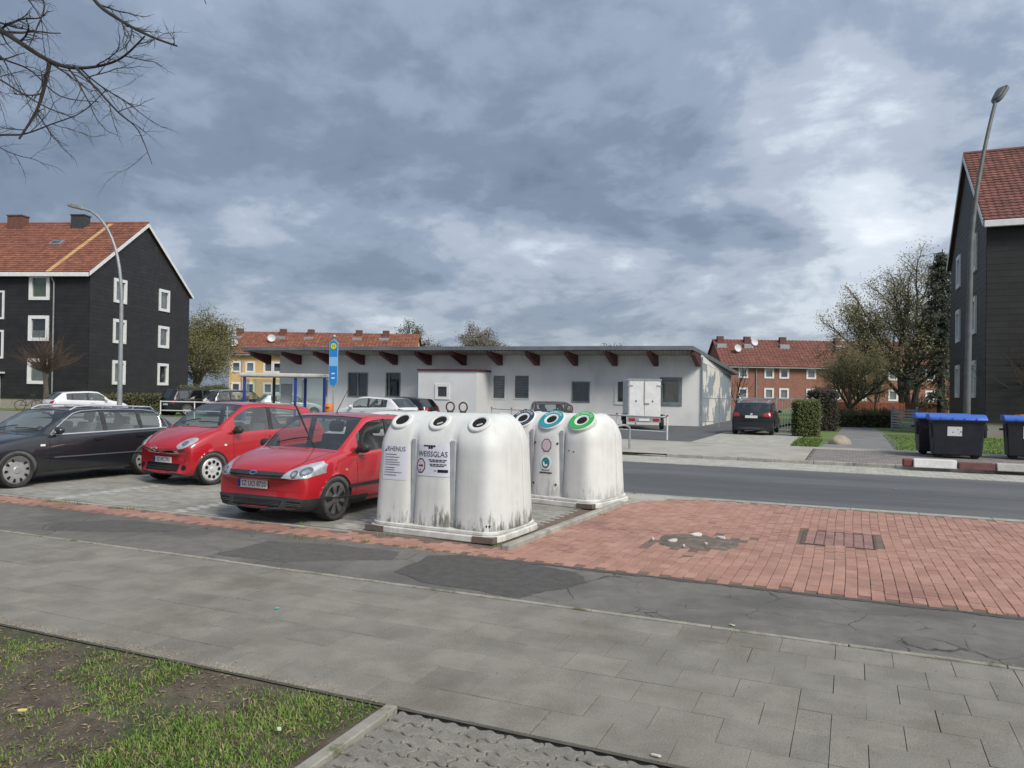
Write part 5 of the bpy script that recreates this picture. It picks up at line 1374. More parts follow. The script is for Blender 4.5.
# ================================================================== BOTTLE BANKS
def stain(amount, col=(0.10, 0.095, 0.075)):
    def f(nt, vec, c, mixc, rng, nz):
        L = nt.links.new
        ob = nt.nodes.new('ShaderNodeTexCoord').outputs['Object']; sp = nt.nodes.new('ShaderNodeSeparateXYZ'); L(ob, sp.inputs[0])
        low = rng(sp.outputs[2], 0.14, 0.62, 1.0, 0.0)
        mp = nt.nodes.new('ShaderNodeMapping'); mp.inputs['Scale'].default_value = (9, 9, 2.2); L(ob, mp.inputs[0])
        n = nt.nodes.new('ShaderNodeTexNoise'); n.inputs['Scale'].default_value = 1.0; n.inputs['Detail'].default_value = 9; n.inputs['Roughness'].default_value = 0.7; L(mp.outputs[0], n.inputs['Vector'])
        a = nt.nodes.new('ShaderNodeMath'); a.operation = 'MULTIPLY_ADD'; L(low, a.inputs[0]); a.inputs[1].default_value = 0.325; L(n.outputs['Fac'], a.inputs[2])
        k = rng(a.outputs[0], 0.74, 0.90); q = nt.nodes.new('ShaderNodeMath'); q.operation = 'MULTIPLY'; L(k, q.inputs[0]); q.inputs[1].default_value = amount
        c = mixc(q.outputs[0], c, col)
        # long faint run marks
        mp2 = nt.nodes.new('ShaderNodeMapping'); mp2.inputs['Scale'].default_value = (11, 11, 0.8); L(ob, mp2.inputs[0])
        n2 = nt.nodes.new('ShaderNodeTexNoise'); n2.inputs['Scale'].default_value = 1.0; n2.inputs['Detail'].default_value = 5; L(mp2.outputs[0], n2.inputs['Vector'])
        r2 = rng(n2.outputs['Fac'], 0.50, 0.74); q2 = nt.nodes.new('ShaderNodeMath'); q2.operation = 'MULTIPLY'; L(r2, q2.inputs[0]); q2.inputs[1].default_value = 0.22
        return mixc(q2.outputs[0], c, (0.40, 0.41, 0.37))
    return f
mat('bank_white', (0.66, 0.67, 0.65), (0.60, 0.61, 0.59), 3.0, rough=0.62, bump=0.10, bscale=30, extra=stain(0.9), coord='obj')
mat('bank_white_clean', (0.67, 0.68, 0.66), (0.61, 0.62, 0.60), 3.0, rough=0.62, bump=0.10, bscale=30, extra=stain(0.4), coord='obj')
mat('bank_base', (0.66, 0.66, 0.63), (0.48, 0.47, 0.43), 5, rough=0.8, c3=(0.16, 0.12, 0.09), s3=4, m3=(0.62, 0.68))
mat('fork_pocket', (0.11, 0.10, 0.095), (0.16, 0.115, 0.09), 12, rough=0.9)
mat('ring_navy', (0.035, 0.045, 0.075), rough=0.45); mat('ring_teal', (0.02, 0.26, 0.30), rough=0.45); mat('ring_green', (0.03, 0.38, 0.07), rough=0.45)
mat('sticker_teal', (0.02, 0.20, 0.20), rough=0.5); mat('paper', (0.66, 0.66, 0.73), (0.60, 0.60, 0.68), 5, rough=0.7)
mat('sign_pink', (0.62, 0.50, 0.55), rough=0.6); mat('rust', (0.06, 0.04, 0.032), (0.10, 0.05, 0.03), 18, rough=0.9)
mat('strip_grey', (0.44, 0.46, 0.47), (0.36, 0.38, 0.39), 5, rough=0.7)

def bank_outline():
    lob = [-0.62, 0.0, 0.62]; pts = []
    def fy(x):
        ax = abs(x)
        if ax > 0.62: return 0.64*max(0.0, 1-((ax-0.62)/0.345)**4.2)**(1/2.9)
        xc = 0.0 if ax < 0.31 else 0.62; q = min(1.0, abs(ax-xc)/0.27)
        return 0.565 + 0.075*sqrt(max(0, 1-q**2.8))
    xs = []
    n = 84
    for i in range(n+1):
        t = -1+2*i/n; xs.append(0.965*(t if abs(t) < 0.9 else math.copysign(0.9+0.1*sin((abs(t)-0.9)/0.1*pi/2), t)))
    front = [(x, -fy(x)) for x in xs]; back = [(x, fy(x)) for x in reversed(xs[1:-1])]
    return front+back
def bank(name, label, loc, rz, m, group, HB=1.56):
    root = thing(name, label, 'bottle bank', loc, rz, group); out = bank_outline(); N = len(out); H = HB; z0 = 0.13; zs = HB-0.52; SXB = 0.985
    rows = [z0+(zs-z0)*i/8 for i in range(9)]+[zs+(H-zs)*sin(pi/2*i/14) for i in range(1, 15)]
    mb = MB()
    for z in rows:
        k = (z-z0)/(H-z0); tap = 1-0.075*min(1, (z-z0)/(zs-z0))
        if z > zs: t = (z-zs)/(H-zs); rnd = (max(0.0, 1-t**2.2))**(1/2.05)
        else: rnd = 1.0
        sm = min(1, max(0, (z-1.08)/0.24)); sm = sm*sm*(3-2*sm)
        for (x, y) in out:
            ax = abs(x); yh = 0.63*max(0.0, 1-(max(0, ax-0.55)/0.415)**3.6)**(1/2.7) if ax > 0.55 else 0.63
            ys = math.copysign(abs(y)*(1-sm*0.8)+yh*sm*0.8, y) if y else 0
            cx = max(-0.56, min(0.56, x)); tx = max(0.0, (z-(HB-0.46))/0.46); rx = max(0.0, 1-tx**2.3)**(1/2.2); X = cx*(1-0.03*k)+(x-cx)*tap*(0.30+0.70*rx); Y = ys*tap*(0.16+0.84*rnd)
            mb.v.append((X*SXB, Y, z))
    R = len(rows)
    for j in range(R-1):
        for i in range(N): a, b = j*N+i, j*N+(i+1) % N; mb.f.append((a, b, b+N, a+N)); mb.m.append(0)
    mb.f.append(tuple((R-1)*N+i for i in range(N))); mb.m.append(0)
    me = mb.mesh('shell', m, smooth=True, angle=38); bm = bmesh.new(); bm.from_mesh(me); c = Car({}); c.bvh = BVHTree.FromBMesh(bm); bm.free(); c.root = root
    mkobj('shell', me, root)
    b = MB(); q = []
    for i in range(40):
        t = 2*pi*i/40; q.append((math.copysign(abs(cos(t))**0.25, cos(t))*0.975, math.copysign(abs(sin(t))**0.25, sin(t))*0.69))
    b.prism(q, 0.0, 0.085); b.prism([(x*0.965, y*0.955) for x, y in q], 0.085, 0.135); b.build('base_plate', 'bank_base', root, bevel=0.012)
    for sx in (-1, 1):
        f = MB(); f.bb((sx*0.945, -0.697, 0.012), (sx*0.66, -0.58, 0.082)); f.build('fork_pocket', 'fork_pocket', root)
    # flat strips in the valleys, ribs on the ends
    for sx in (-1, 1):
        s = MB(); s.bb((sx*0.29-0.036, -0.562, 0.16), (sx*0.29+0.036, -0.30, 1.22)); s.build('valley_strip', 'strip_grey', root, bevel=0.008)
    for sx in (-1, 1):
        pts = []
        for i in range(26):
            t = i/25; ang = t*pi/2
            o = Vector((sx*3, 0.16, 0.16+1.30*t)) if t < 0.8 else None
            if o is None: break
            h = c.bvh.ray_cast(o, Vector((-sx, 0, 0)), 6)[0]
            if h: pts.append(h)
        for i in range(8):
            x = sx*(0.86-0.04*i); h = c.bvh.ray_cast(Vector((x, 0.16, 4)), Vector((0, 0, -1)), 6)[0]
            if h and h.z > pts[-1].z: pts.append(h)
        r = MB(); r.tube(pts, 0.016, 6); r.build('end_rib', m, root, smooth=True)
    # lifting eyes on a plate
    for x in (-0.10, 0.10):
        e = MB(); e.tube([(x+0.062*cos(2*pi*i/20), 0.0, H+0.075+0.062*sin(2*pi*i/20)) for i in range(20)], 0.011, 8, closed=True); e.box((x, 0, H+0.004), (0.07, 0.05, 0.03)); e.build('lifting_eye', 'rust', root, smooth=True)
    return root, c
def press_verts(c, mb, axis_dir, out):
    """press flat lettering onto the shell (along +y)"""
    for i, (x, y, z) in enumerate(mb.v):
        h, n, _, _ = c.bvh.ray_cast(Vector((x, -3, z)), Vector((0, 1, 0)), 6)
        if h: 
            if n.y > 0: n = -n
            mb.v[i] = tuple(h+n*out)
PORT_N = Vector((0, -0.64, 0.77)).normalized()
def port_frame(c, x):
    h, n, _, _ = c.bvh.ray_cast(Vector((x, -0.56, 4)), Vector((0, 0, -1)), 6)
    # slide up the shoulder until the surface leans like the mouth
    best = None
    for i in range(30):
        y = -0.62+i*0.015; h, n, _, _ = c.bvh.ray_cast(Vector((x, y, 4)), Vector((0, 0, -1)), 6)
        if h is None: continue
        e = abs(n.dot(PORT_N)-1)
        if best is None or e < best[0]: best = (e, h.copy())
    p = best[1]; p = p-PORT_N*0.018; return frame_T(p, (1, 0, 0), Vector((1, 0, 0)).cross(PORT_N)*-1, PORT_N)
def mouth(root, T, r_out, r_in, ring_m, hole_squash=1.0, inside=False):
    b = MB(); S = Matrix.Diagonal((1, hole_squash, 1, 1))
    b.lathe([(r_out, -0.16), (r_out, 0.022), (r_out-0.012, 0.034), (r_in+0.018, 0.038), (r_in, 0.034), (r_in*0.94, 0.022)], 32, T=T)
    p = b.build('mouth', 'bank_white_clean', root, smooth=True, angle=35)
    h = MB(); h.disc(28, r_in*0.97, T @ Tm((0, 0, 0.0235))); h.build('opening', 'hole_black', p)
    if inside:
        g = MB(); T2 = T @ Tm((0.015, -0.03, 0.012), 0.5, 0.5); g.box((0, 0, 0), (0.085, 0.03, 0.04), 0, 0, T2); g.build('bottle_neck', 'clear_glass' if False else 'strip_grey', p, bevel=0.008)
    return p
def ring_text(txt, T, r, size, m, parent, a0, a1, inward=False):
    t = MB(); n = len(txt)
    for i, ch in enumerate(txt):
        if ch == ' ': continue
        a = a0+(a1-a0)*(i+0.5)/n
        up = a-pi/2 if not inward else a+pi/2
        text_mb(t, ch, size, T @ Tm((r*cos(a), r*sin(a), 0), up), 0, squeeze=0.95)
    return t.build('ring_lettering', m, parent)

def bank_one():
    a, b = GP(368.5, 531), GP(500, 547); rz = radians(-3.0); mid = (a+b)/2-Vector((0.09, 0, 0)); p = mid+Vector((sin(-rz), cos(rz), 0))*0.72
    root, c = bank('bottle_bank', 'grimy white bottle bank with paper notices and plain white mouths', (p.x, p.y, 0.0), rz, 'bank_white', 'bottle banks', 1.55)
    for i, x in enumerate((-0.58, 0.0, 0.58)): mouth(root, port_frame(c, x), 0.152, 0.098, None, inside=i > 0)
    # notice sheet on one outer lobe
    s = c.fit('notice_sheet', [(-0.74, 0.68), (-0.39, 0.68), (-0.39, 1.13), (-0.74, 1.13)], 'r', 'paper', 0.004, 0.003, 0.03)[0]
    t = MB(); text_mb(t, 'RHENUS', 0.085, frame_T(Vector((-0.545, 0, 1.075)), (1, 0, 0), (0, 0, 1)), squeeze=0.85)
    t.add([(-0.725, 0, 1.045), (-0.69, 0, 1.045), (-0.69, 0, 1.08)], [(0, 1, 2)]); press_verts(c, t, None, 0.007); t.build('sheet_heading', 'black_print', s)
    t = MB(); random.seed(3)
    for z in (1.0, 0.965, 0.93, 0.90, 0.87, 0.83, 0.80, 0.77, 0.735):
        w = random.uniform(0.15, 0.28); n = 6
        for k in range(n): t.bb((-0.71+w*k/n, -0.0005, z), (-0.71+w*(k+1)/n, 0.0005, z+0.010))
    press_verts(c, t, None, 0.007); t.build('sheet_lines', 'grey_print', s, kind='stuff')
    # glass colour sign on the middle lobe
    s = c.fit('colour_sign', [(-0.25, 0.76), (0.25, 0.76), (0.25, 1.15), (-0.25, 1.15)], 'r', 'paper', 0.006, 0.004, 0.03)[0]
    t = MB(); text_mb(t, 'WEISSGLAS', 0.098, frame_T(Vector((0.01, 0, 1.035)), (1, 0, 0), (0, 0, 1)), squeeze=0.86)
    random.seed(2)
    for k in range(5): t.bb((-0.12+0.035*k, -0.001, 1.10+random.uniform(0, 0.03)), (-0.09+0.035*k, 0.001, 1.148))
    press_verts(c, t, None, 0.010); t.build('sign_heading', 'black_print', s)
    t = MB(); 
    for (x, z, w) in ((-0.04, 0.96, 0.26), (-0.02, 0.94, 0.22), (-0.02, 0.905, 0.24), (-0.01, 0.885, 0.2), (0.05, 0.825, 0.03)):
        for k in range(5): t.bb((x+w*k/5, -0.0005, z), (x+w*(k+0.85)/5, 0.0005, z+0.011))
    for k in range(5): t.bb((0.10+0.026*k, -0.0005, 0.812), (0.10+0.026*(k+1), 0.0005, 0.848))
    press_verts(c, t, None, 0.010); t.build('sign_lines', 'black_print', s, kind='stuff')
    o8 = [(-0.155+0.072*cos(pi/8+pi/4*k), 0.885+0.098*sin(pi/8+pi/4*k)) for k in range(8)]; i8 = [(-0.155+0.058*cos(pi/8+pi/4*k), 0.885+0.082*sin(pi/8+pi/4*k)) for k in range(8)]
    c.fit('time_sign', o8, 'r', 'black_print', 0.010, 0.003, 0.03, parent=s); c.fit('time_field', i8, 'r', 'sign_pink', 0.012, 0.003, 0.03, parent=s)
    t = MB(); t.bb((-0.185, -0.0005, 0.88), (-0.155, 0.0005, 0.895)); t.bb((-0.15, -0.0005, 0.877), (-0.118, 0.0005, 0.899)); t.bb((-0.165, -0.0005, 0.825), (-0.148, 0.0005, 0.843)); press_verts(c, t, None, 0.015); t.build('time_digits', 'black_print', s)
    c.fit('torn_sheet', [(0.255, 1.0), (0.318, 1.005), (0.318, 1.16), (0.255, 1.155)], 'r', 'strip_grey', 0.020, 0.003, 0.03)
    for x in (0.86, 0.89): c.fit('drain_hole', ell(x-0.05, 0.20, 0.009, 0.016, 8), 'r', 'hole_black', 0.003, 0.002, 0.03)
def bank_two():
    b = GP(590.5, 510); rz = radians(-11.0)
    ex, ey = Vector((cos(rz), sin(rz), 0)), Vector((-sin(rz), cos(rz), 0)); p = b - ex*0.92 + ey*0.70
    root, c = bank('bottle_bank', 'white bottle bank with navy, teal and green rings round its mouths', (p.x, p.y, 0.0), rz, 'bank_white_clean', 'bottle banks', 1.49)
    for x, m, txt in ((-0.58, 'ring_navy', 'WEISSGLAS'), (0.0, 'ring_teal', 'BRAUNGLAS'), (0.58, 'ring_green', 'GRÜNGLAS')):
        T = port_frame(c, x); mo = mouth(root, T @ Tm((0, 0, 0.0)), 0.232, 0.094, None)
        r = MB(); r.ring(40, 0.128, 0.216, T @ Tm((0, 0, 0.0395))); r.build('colour_ring', m, mo)
        ring_text(txt, T @ Tm((0, 0, 0.0425)), 0.171, 0.066, 'white_print', mo, radians(155), radians(25))
        ring_text('------------', T @ Tm((0, 0, 0.0425)), 0.172, 0.036, 'white_print', mo, radians(205), radians(335), True)
    o8 = [(0.02+0.098*cos(pi/8+pi/4*k), 0.965+0.112*sin(pi/8+pi/4*k)) for k in range(8)]; i8 = [(0.02+0.084*cos(pi/8+pi/4*k), 0.965+0.098*sin(pi/8+pi/4*k)) for k in range(8)]
    s = c.fit('time_sign', o8, 'r', 'black_print', 0.005, 0.003, 0.04)[0]; c.fit('time_field', i8, 'r', 'sign_pink', 0.008, 0.003, 0.04, parent=s)
    s = c.fit('recycling_sticker', ell(0.02, 0.685, 0.105, 0.125, 24), 'r', 'white_print', 0.005, 0.003, 0.04)[0]
    c.fit('emblem_disc', ell(0.02, 0.675, 0.075, 0.09, 24), 'r', 'sticker_teal', 0.008, 0.003, 0.04, parent=s)
    # two interlocking arrows
    for k in (0, 1):
        q = []
        for i in range(9): a = -0.4+pi*0.95*i/8+k*pi; q.append((0.02+0.052*cos(a), 0.675+0.060*sin(a)))
        for i in range(9): a = -0.4+pi*0.95*(8-i)/8+k*pi; q.append((0.02+0.022*cos(a), 0.675+0.026*sin(a)))
        c.fit('emblem_arrow', q, 'r', 'white_print' if k else 'ring_teal', 0.011, 0.003, 0.04, parent=s)
    t = MB(); 
    for i in range(5): t.bb((-0.05+0.03*i, -0.0005, 0.55), (-0.032+0.03*i, 0.0005, 0.566))
    for i in range(9): t.bb((-0.09+0.026*i, -0.0005, 0.505), (-0.066+0.026*i, 0.0005, 0.525))
    press_verts(c, t, None, 0.006); t.build('maker_lettering', 'black_print', root)
    for x, z in ((-0.215, 1.0), (0.215, 1.0), (-0.215, 0.33), (0.215, 0.33)): c.fit('bolt', ell(x, z, 0.017, 0.019, 10), 'r', 'rust', 0.01, 0.008, 0.05)
    for x, z in ((-0.02, 0.87), (0.06, 0.87), (0.45, 0.90), (0.54, 0.89)): c.fit('bolt', ell(x, z, 0.011, 0.013, 8), 'r', 'rust', 0.006, 0.005, 0.05)
bank_one(); bank_two()

# ================================================================== REFUSE CONTAINERS
mat('bin_body', (0.016, 0.018, 0.026), (0.024, 0.026, 0.034), 4, rough=0.5); mat('lid_blue', (0.040, 0.115, 0.46), (0.05, 0.14, 0.52), 3, rough=0.42); mat('lid_orange', (0.62, 0.16, 0.04), (0.56, 0.14, 0.035), 3, rough=0.45)
def refuse(label, loc, rz, lid, notice, grp='four-wheeled refuse containers on the pavement'):
    root = thing('refuse_container', label, 'container', loc, rz, grp); W, D, z0, z1 = 1.36, 1.02, 0.10, 1.14
    b = MB()
    lo = [(-W/2+0.06, -D/2+0.14), (W/2-0.06, -D/2+0.14), (W/2-0.06, D/2-0.10), (-W/2+0.06, D/2-0.10)]; hi = [(-W/2, -D/2), (W/2, -D/2), (W/2, D/2), (-W/2, D/2)]
    b.add([(x, y, z0) for x, y in lo]+[(x, y, z1) for x, y in hi], [(3, 2, 1, 0), (4, 5, 6, 7)]+[(i, (i+1) % 4, 4+(i+1) % 4, 4+i) for i in range(4)]); b.build('body', 'bin_body', root, bevel=0.03, bseg=2)
    r = MB()
    for (p0, p1) in (((-W/2-0.04, -D/2-0.04, z1-0.06), (W/2+0.04, -D/2+0.01, z1)), ((-W/2-0.04, D/2-0.01, z1-0.06), (W/2+0.04, D/2+0.04, z1)), ((-W/2-0.04, -D/2+0.011, z1-0.06), (-W/2+0.01, D/2-0.011, z1)), ((W/2-0.01, -D/2+0.011, z1-0.06), (W/2+0.04, D/2-0.011, z1))): r.bb(p0, p1)
    r.build('rim', 'bin_body', root)
    l = MB(); n = 8; vs = []
    for i in range(n+1):
        t = i/n; y = -D/2-0.06+(D+0.1)*t; z = z1+0.02+0.135*sin(min(1.0, t*2.4)*pi/2)-0.02*t
        for x in (-W/2-0.05, W/2+0.05): vs.append((x, y, z))
        for x in (-W/2-0.05, W/2+0.05): vs.append((x, y, z1-0.02))
    fs = []
    for i in range(n): a = 4*i; fs += [(a, a+1, a+5, a+4), (a, a+4, a+6, a+2), (a+1, a+3, a+7, a+5)]
    fs += [(0, 2, 3, 1), (4*n, 4*n+1, 4*n+3, 4*n+2)]; l.add(vs, fs); lo_ = l.build('lid', lid, root, weld=True, bevel=0.012, smooth=True)
    for x in (-0.45, -0.15, 0.15, 0.45):
        q = MB(); q.bb((x-0.02, -D/2-0.075, z1+0.0), (x+0.02, -D/2-0.052, z1+0.045)); q.build('lid_grip', lid, lo_, bevel=0.006)
    for sx in (-1, 1):
        t = MB(); t.tube([(sx*(W/2+0.02), 0.0, 0.86), (sx*(W/2+0.13), 0.0, 0.86)], 0.028, 8); t.build('trunnion', 'bin_body', root); h = MB(); h.bb((sx*(W/2-0.02), -D/2+0.08, 0.62), (sx*(W/2+0.05), -D/2+0.20, 1.02)); h.build('side_handle', 'bin_body', root, bevel=0.015)
        for y in (-D/2+0.26, D/2-0.24):
            w = MB(); w.lathe([(0.0, -0.025), (0.085, -0.025), (0.098, -0.012), (0.098, 0.012), (0.085, 0.025), (0.0, 0.025)], 18, T=Tm((sx*(W/2-0.2), y, 0.098), 0.2, pi/2)); w.bb((sx*(W/2-0.2)-0.035, y-0.05, 0.10), (sx*(W/2-0.2)+0.035, y+0.05, 0.13)); w.build('castor', 'black_rubber', root, smooth=True)
    if notice:
        x0, x1, zA, zB, m = notice; yy = lambda z: -D/2+0.14*(z1-z)/(z1-z0)
        p = MB(); T = Matrix.Identity(4)
        p.add([(x0, yy(zA)-0.008, zA), (x1, yy(zA)-0.008, zA), (x1, yy(zB)-0.008, zB), (x0, yy(zB)-0.008, zB)], [(0, 1, 2, 3)]); po = p.build('notice', 'white_print', root)
        q = MB(); random.seed(9)
        if m == 'scrawl':
            for k in range(9):
                x = x0+0.09+random.random()*0.32; z = zA+0.06+random.random()*0.14; s = random.uniform(0.012, 0.04)
                q.add([(x, yy(z)-0.011, z), (x+s, yy(z)-0.011, z-s*0.3), (x+s*0.6, yy(z+s)-0.011, z+s)], [(0, 1, 2)])
            q.build('notice_scrawl', 'black_print', po)
        else:
            q.add([(x0+0.02, yy(zA)-0.011, zA+0.02), (x1-0.02, yy(zA)-0.011, zA+0.02), (x1-0.02, yy(zA+.12)-0.011, zA+0.12), (x0+0.02, yy(zA+.12)-0.011, zA+0.12)], [(0, 1, 2, 3)]); q.build('notice_band', 'lid_orange', po)
            q = MB(); 
            for k in range(3): q.add([(x0+0.03+0.06*k, yy(zB-.08)-0.011, zB-0.10), (x0+0.07+0.06*k, yy(zB-.08)-0.011, zB-0.10), (x0+0.07+0.06*k, yy(zB-.03)-0.011, zB-0.03), (x0+0.03+0.06*k, yy(zB-.03)-0.011, zB-0.03)], [(0, 1, 2, 3)])
            q.build('notice_print', 'grey_print', po)
    return root
zp = 0.09
g1 = GP(957.5, 459, zp); refuse('dark refuse container with blue lid and a scrawled white notice', (g1.x, g1.y+0.45, zp), radians(1), 'lid_blue', (-0.27, 0.10, 0.66, 0.93, 'scrawl'))
g2 = GP(938, 456, zp); refuse('plain dark refuse container with blue lid, half hidden by the one with the scrawled notice', (g2.x+0.12, g2.y+0.75, zp), radians(3), 'lid_blue', None)
g3 = GP(1035, 461, zp); refuse('dark refuse container with blue lid and a white and orange notice', (g3.x, g3.y+0.45, zp), radians(-2), 'lid_blue', (-0.27, -0.02, 0.62, 0.98, 'band'))
refuse('dark refuse container with orange lid behind a blue-lidded one', (g3.x+0.62, g3.y+1.75, zp), radians(2), 'lid_orange', None)
# concrete kerb blocks laid before them
mat('block_white', (0.66, 0.66, 0.64), (0.56, 0.555, 0.53), 5, rough=0.85); mat('block_red', (0.105, 0.040, 0.042), (0.145, 0.058, 0.058), 5, rough=0.85); mat('block_grey', (0.42, 0.41, 0.385), (0.35, 0.34, 0.315), 5, rough=0.9); mat('block_end', (0.21, 0.05, 0.05), (0.17, 0.05, 0.05), 5, rough=0.8)
def block(label, x0, x1, yb, m, w=0.36, h=0.21, cap=False):
    b = MB(); g = GP(x0, yb, zp); g_ = GP(x1, yb+ (x1-x0)*0.045, zp); L = (g_-g).length; rz = atan2(g_.y-g.y, g_.x-g.x)
    pr = [(-w/2, 0), (w/2, 0), (w/2-0.05, h), (-w/2+0.05, h)]
    vs = [(0, y, z) for y, z in pr]+[(L, y, z) for y, z in pr]; b.add(vs, [(3, 2, 1, 0), (4, 5, 6, 7)]+[(i, (i+1) % 4, 4+(i+1) % 4, 4+i) for i in range(4)])
    o = b.build('kerb_block', m, None, bevel=0.02, bseg=2); o.location = (g.x, g.y+w/2, zp-0.002); o.rotation_euler = (0, 0, rz); tag(o, label, 'kerb block', 'kerb blocks before the refuse containers')
    if cap:
        e = MB(); e.bb((-0.24, -0.1, 0), (-0.004, 0.12, 0.20)); e.build('end_block', 'block_end', o, bevel=0.03)
    return o
block('long white concrete block with a red end before the refuse containers', 913.5, 957, 467.2, 'block_white', cap=True)
block('dark red concrete block between the white and the grey one', 958.5, 995, 469.4, 'block_red', h=0.17)
block('pale grey concrete block beside the dark red one', 997, 1052, 471.0, 'block_grey', h=0.18)

# ================================================================== LAMPS
mat('lamp_grey', (0.33, 0.345, 0.35), (0.27, 0.285, 0.29), 4, rough=0.5, metal=0.35); mat('lamp_under', (0.55, 0.57, 0.57), rough=0.3); mat('lamp_dark', (0.15, 0.16, 0.155), (0.12, 0.125, 0.12), 4, rough=0.55, metal=0.3)
def lamp_post(label, base, H, reach, az, r0, r1, m, head_l, lean=0.0, start=0.5, hook=True, hw=0.2):
    root = thing('street_lamp', label, 'street lamp', base, az, 'street lamps')
    pts = []; hs = H*start
    for i in range(6): pts.append((lean*hs*i/5, 0, hs*i/5-(0.1 if i == 0 else 0)))
    x0 = lean*hs; n = 12
    for i in range(1, n+1):
        t = i/n; pts.append((x0+lean*(H-hs)*t*0.6+(reach-x0)*(t**(2.4 if hook else 1.7)), 0, hs+(H-hs)*((1-(1-t)**1.45) if hook else t)))
    rad = [r0+(r1-r0)*min(1, (p[2]/H)*1.15) for p in pts]
    a = MB(); a.tube(pts, rad, 12); a.build('post', m, root, smooth=True)
    d = MB(); d.bb((-0.02, -r0-0.012, 0.6), (0.09, -r0+0.02, 1.0)); d.build('hatch', m, root, bevel=0.005)
    e = Vector(pts[-1]); t = (e-Vector(pts[-2])).normalized(); t = (t+Vector((0.35, 0, 0.0))).normalized()
    h = MB(); T = frame_T(e+t*head_l*0.45, t, (0, 1, 0)); q = []
    for i in range(24):
        w = 2*pi*i/24; q.append((head_l/2*math.copysign(abs(cos(w))**0.6, cos(w)), head_l*hw*math.copysign(abs(sin(w))**0.6, sin(w))*(1+0.18*cos(w))))
    h.prism(q, -0.05, 0.05, T=T); h.prism([(x*0.75, y*0.7) for x, y in q], 0.05, 0.10, T=T); ho = h.build('lamp_head', m, root, bevel=0.02, bseg=2, smooth=True)
    u = MB(); u.prism([(x*0.8+0.04, y*0.8) for x, y in q], -0.085, -0.05, T=T); u.build('lamp_glass', 'lamp_under', ho, bevel=0.01)
    return root
p = CF((120.0-512)/FPX*33.0, 33.0); lamp_post('grey street lamp with curved arm before the dark clad block with new tiles', p, 9.5, 2.05, YAW+pi-0.25, 0.115, 0.055, 'lamp_grey', 0.85, lean=0.0)
p = CF((966.5-512)/FPX*25.2, 25.2); lamp_post('tall dark street lamp rising behind the refuse containers', p, 11.75, 1.12, YAW+0.35, 0.115, 0.06, 'lamp_dark', 0.72, lean=0.020, start=0.55, hook=False, hw=0.30)

# ================================================================== RAILINGS, CYCLE STAND
mat('rail_white', (0.70, 0.70, 0.69), (0.60, 0.60, 0.585), 4, rough=0.5); mat('rail_red', (0.38, 0.02, 0.02), rough=0.5)
def railing(label, pts, h=0.92, mid=0.42, every=None, redcaps=True, mid_on=True):
    root = thing('railing', label, 'railing', pts[0], 0, 'white tube railings'); o = Vector(pts[0]); P = [Vector(p)-o for p in pts]; Z = Vector((0, 0, 1))
    for i, p in enumerate(P):
        a = MB(); a.tube([p-Z*0.15, p+Z*h], 0.034, 8); po = a.build('post', 'rail_white', root, smooth=True)
        if redcaps: c = MB(); c.tube([p+Z*(h-0.02), p+Z*(h+0.035)], 0.042, 8); c.build('cap', 'rail_red', po)
    for a, b in zip(P[:-1], P[1:]):
        t = MB(); t.tube([a+Z*(h-0.05), b+Z*(h-0.05)], 0.032, 8); t.build('top_rail', 'rail_white', root, smooth=True)
        if mid_on: t = MB(); t.tube([a+Z*mid, b+Z*mid], 0.028, 8); t.build('mid_rail', 'rail_white', root, smooth=True)
    return root
A0 = GP(667, 440, 0.065); A0 = Vector((A0.x, A0.y, 0.065)); B0 = CF((617.6-512)/FPX*31.4, 31.4, 0.065); C0 = CF((566-512)/FPX*34.5, 34.5, 0.065); D0 = CF((512-512)/FPX*38.3, 38.3, 0.06); E0 = CF((492-512)/FPX*39.8, 39.8, 0.06)
railing('white tube railing with red caps running back past the dark red car', [A0, B0, C0, D0, E0], mid=0.30)
R = [CF((x-512)/FPX*d, d) for x, d in ((161, 44.5), (195, 44.0), (228, 43.5), (262, 43.0), (297, 42.6))]
railing('white tube railing before the dark parked cars', R, redcaps=False, h=0.98)
def hoop(p, rz):
    root = thing('cycle_stand', 'galvanised hoop stand by the road kerb', 'cycle stand', p, rz); a = MB(); pts = [(-0.30, 0, -0.1), (-0.30, 0, 0.72)]+[(-0.30*cos(t), 0, 0.72+0.12*sin(t)) for t in [pi*i/10 for i in range(1, 10)]]+[(0.30, 0, 0.72), (0.30, 0, -0.1)]
    a.tube(pts, 0.034, 8); a.build('hoop', 'galvanised', root, smooth=True); b = MB()
    for x in (-0.30, 0.30): b = MB(); b.lathe([(0.0, 0.012), (0.07, 0.012), (0.075, 0.0)], 14, T=Tm((x, 0, 0))); b.build('foot', 'galvanised', root)
q = GP(622.5, 452); hoop((q.x, q.y, 0.0), radians(60))

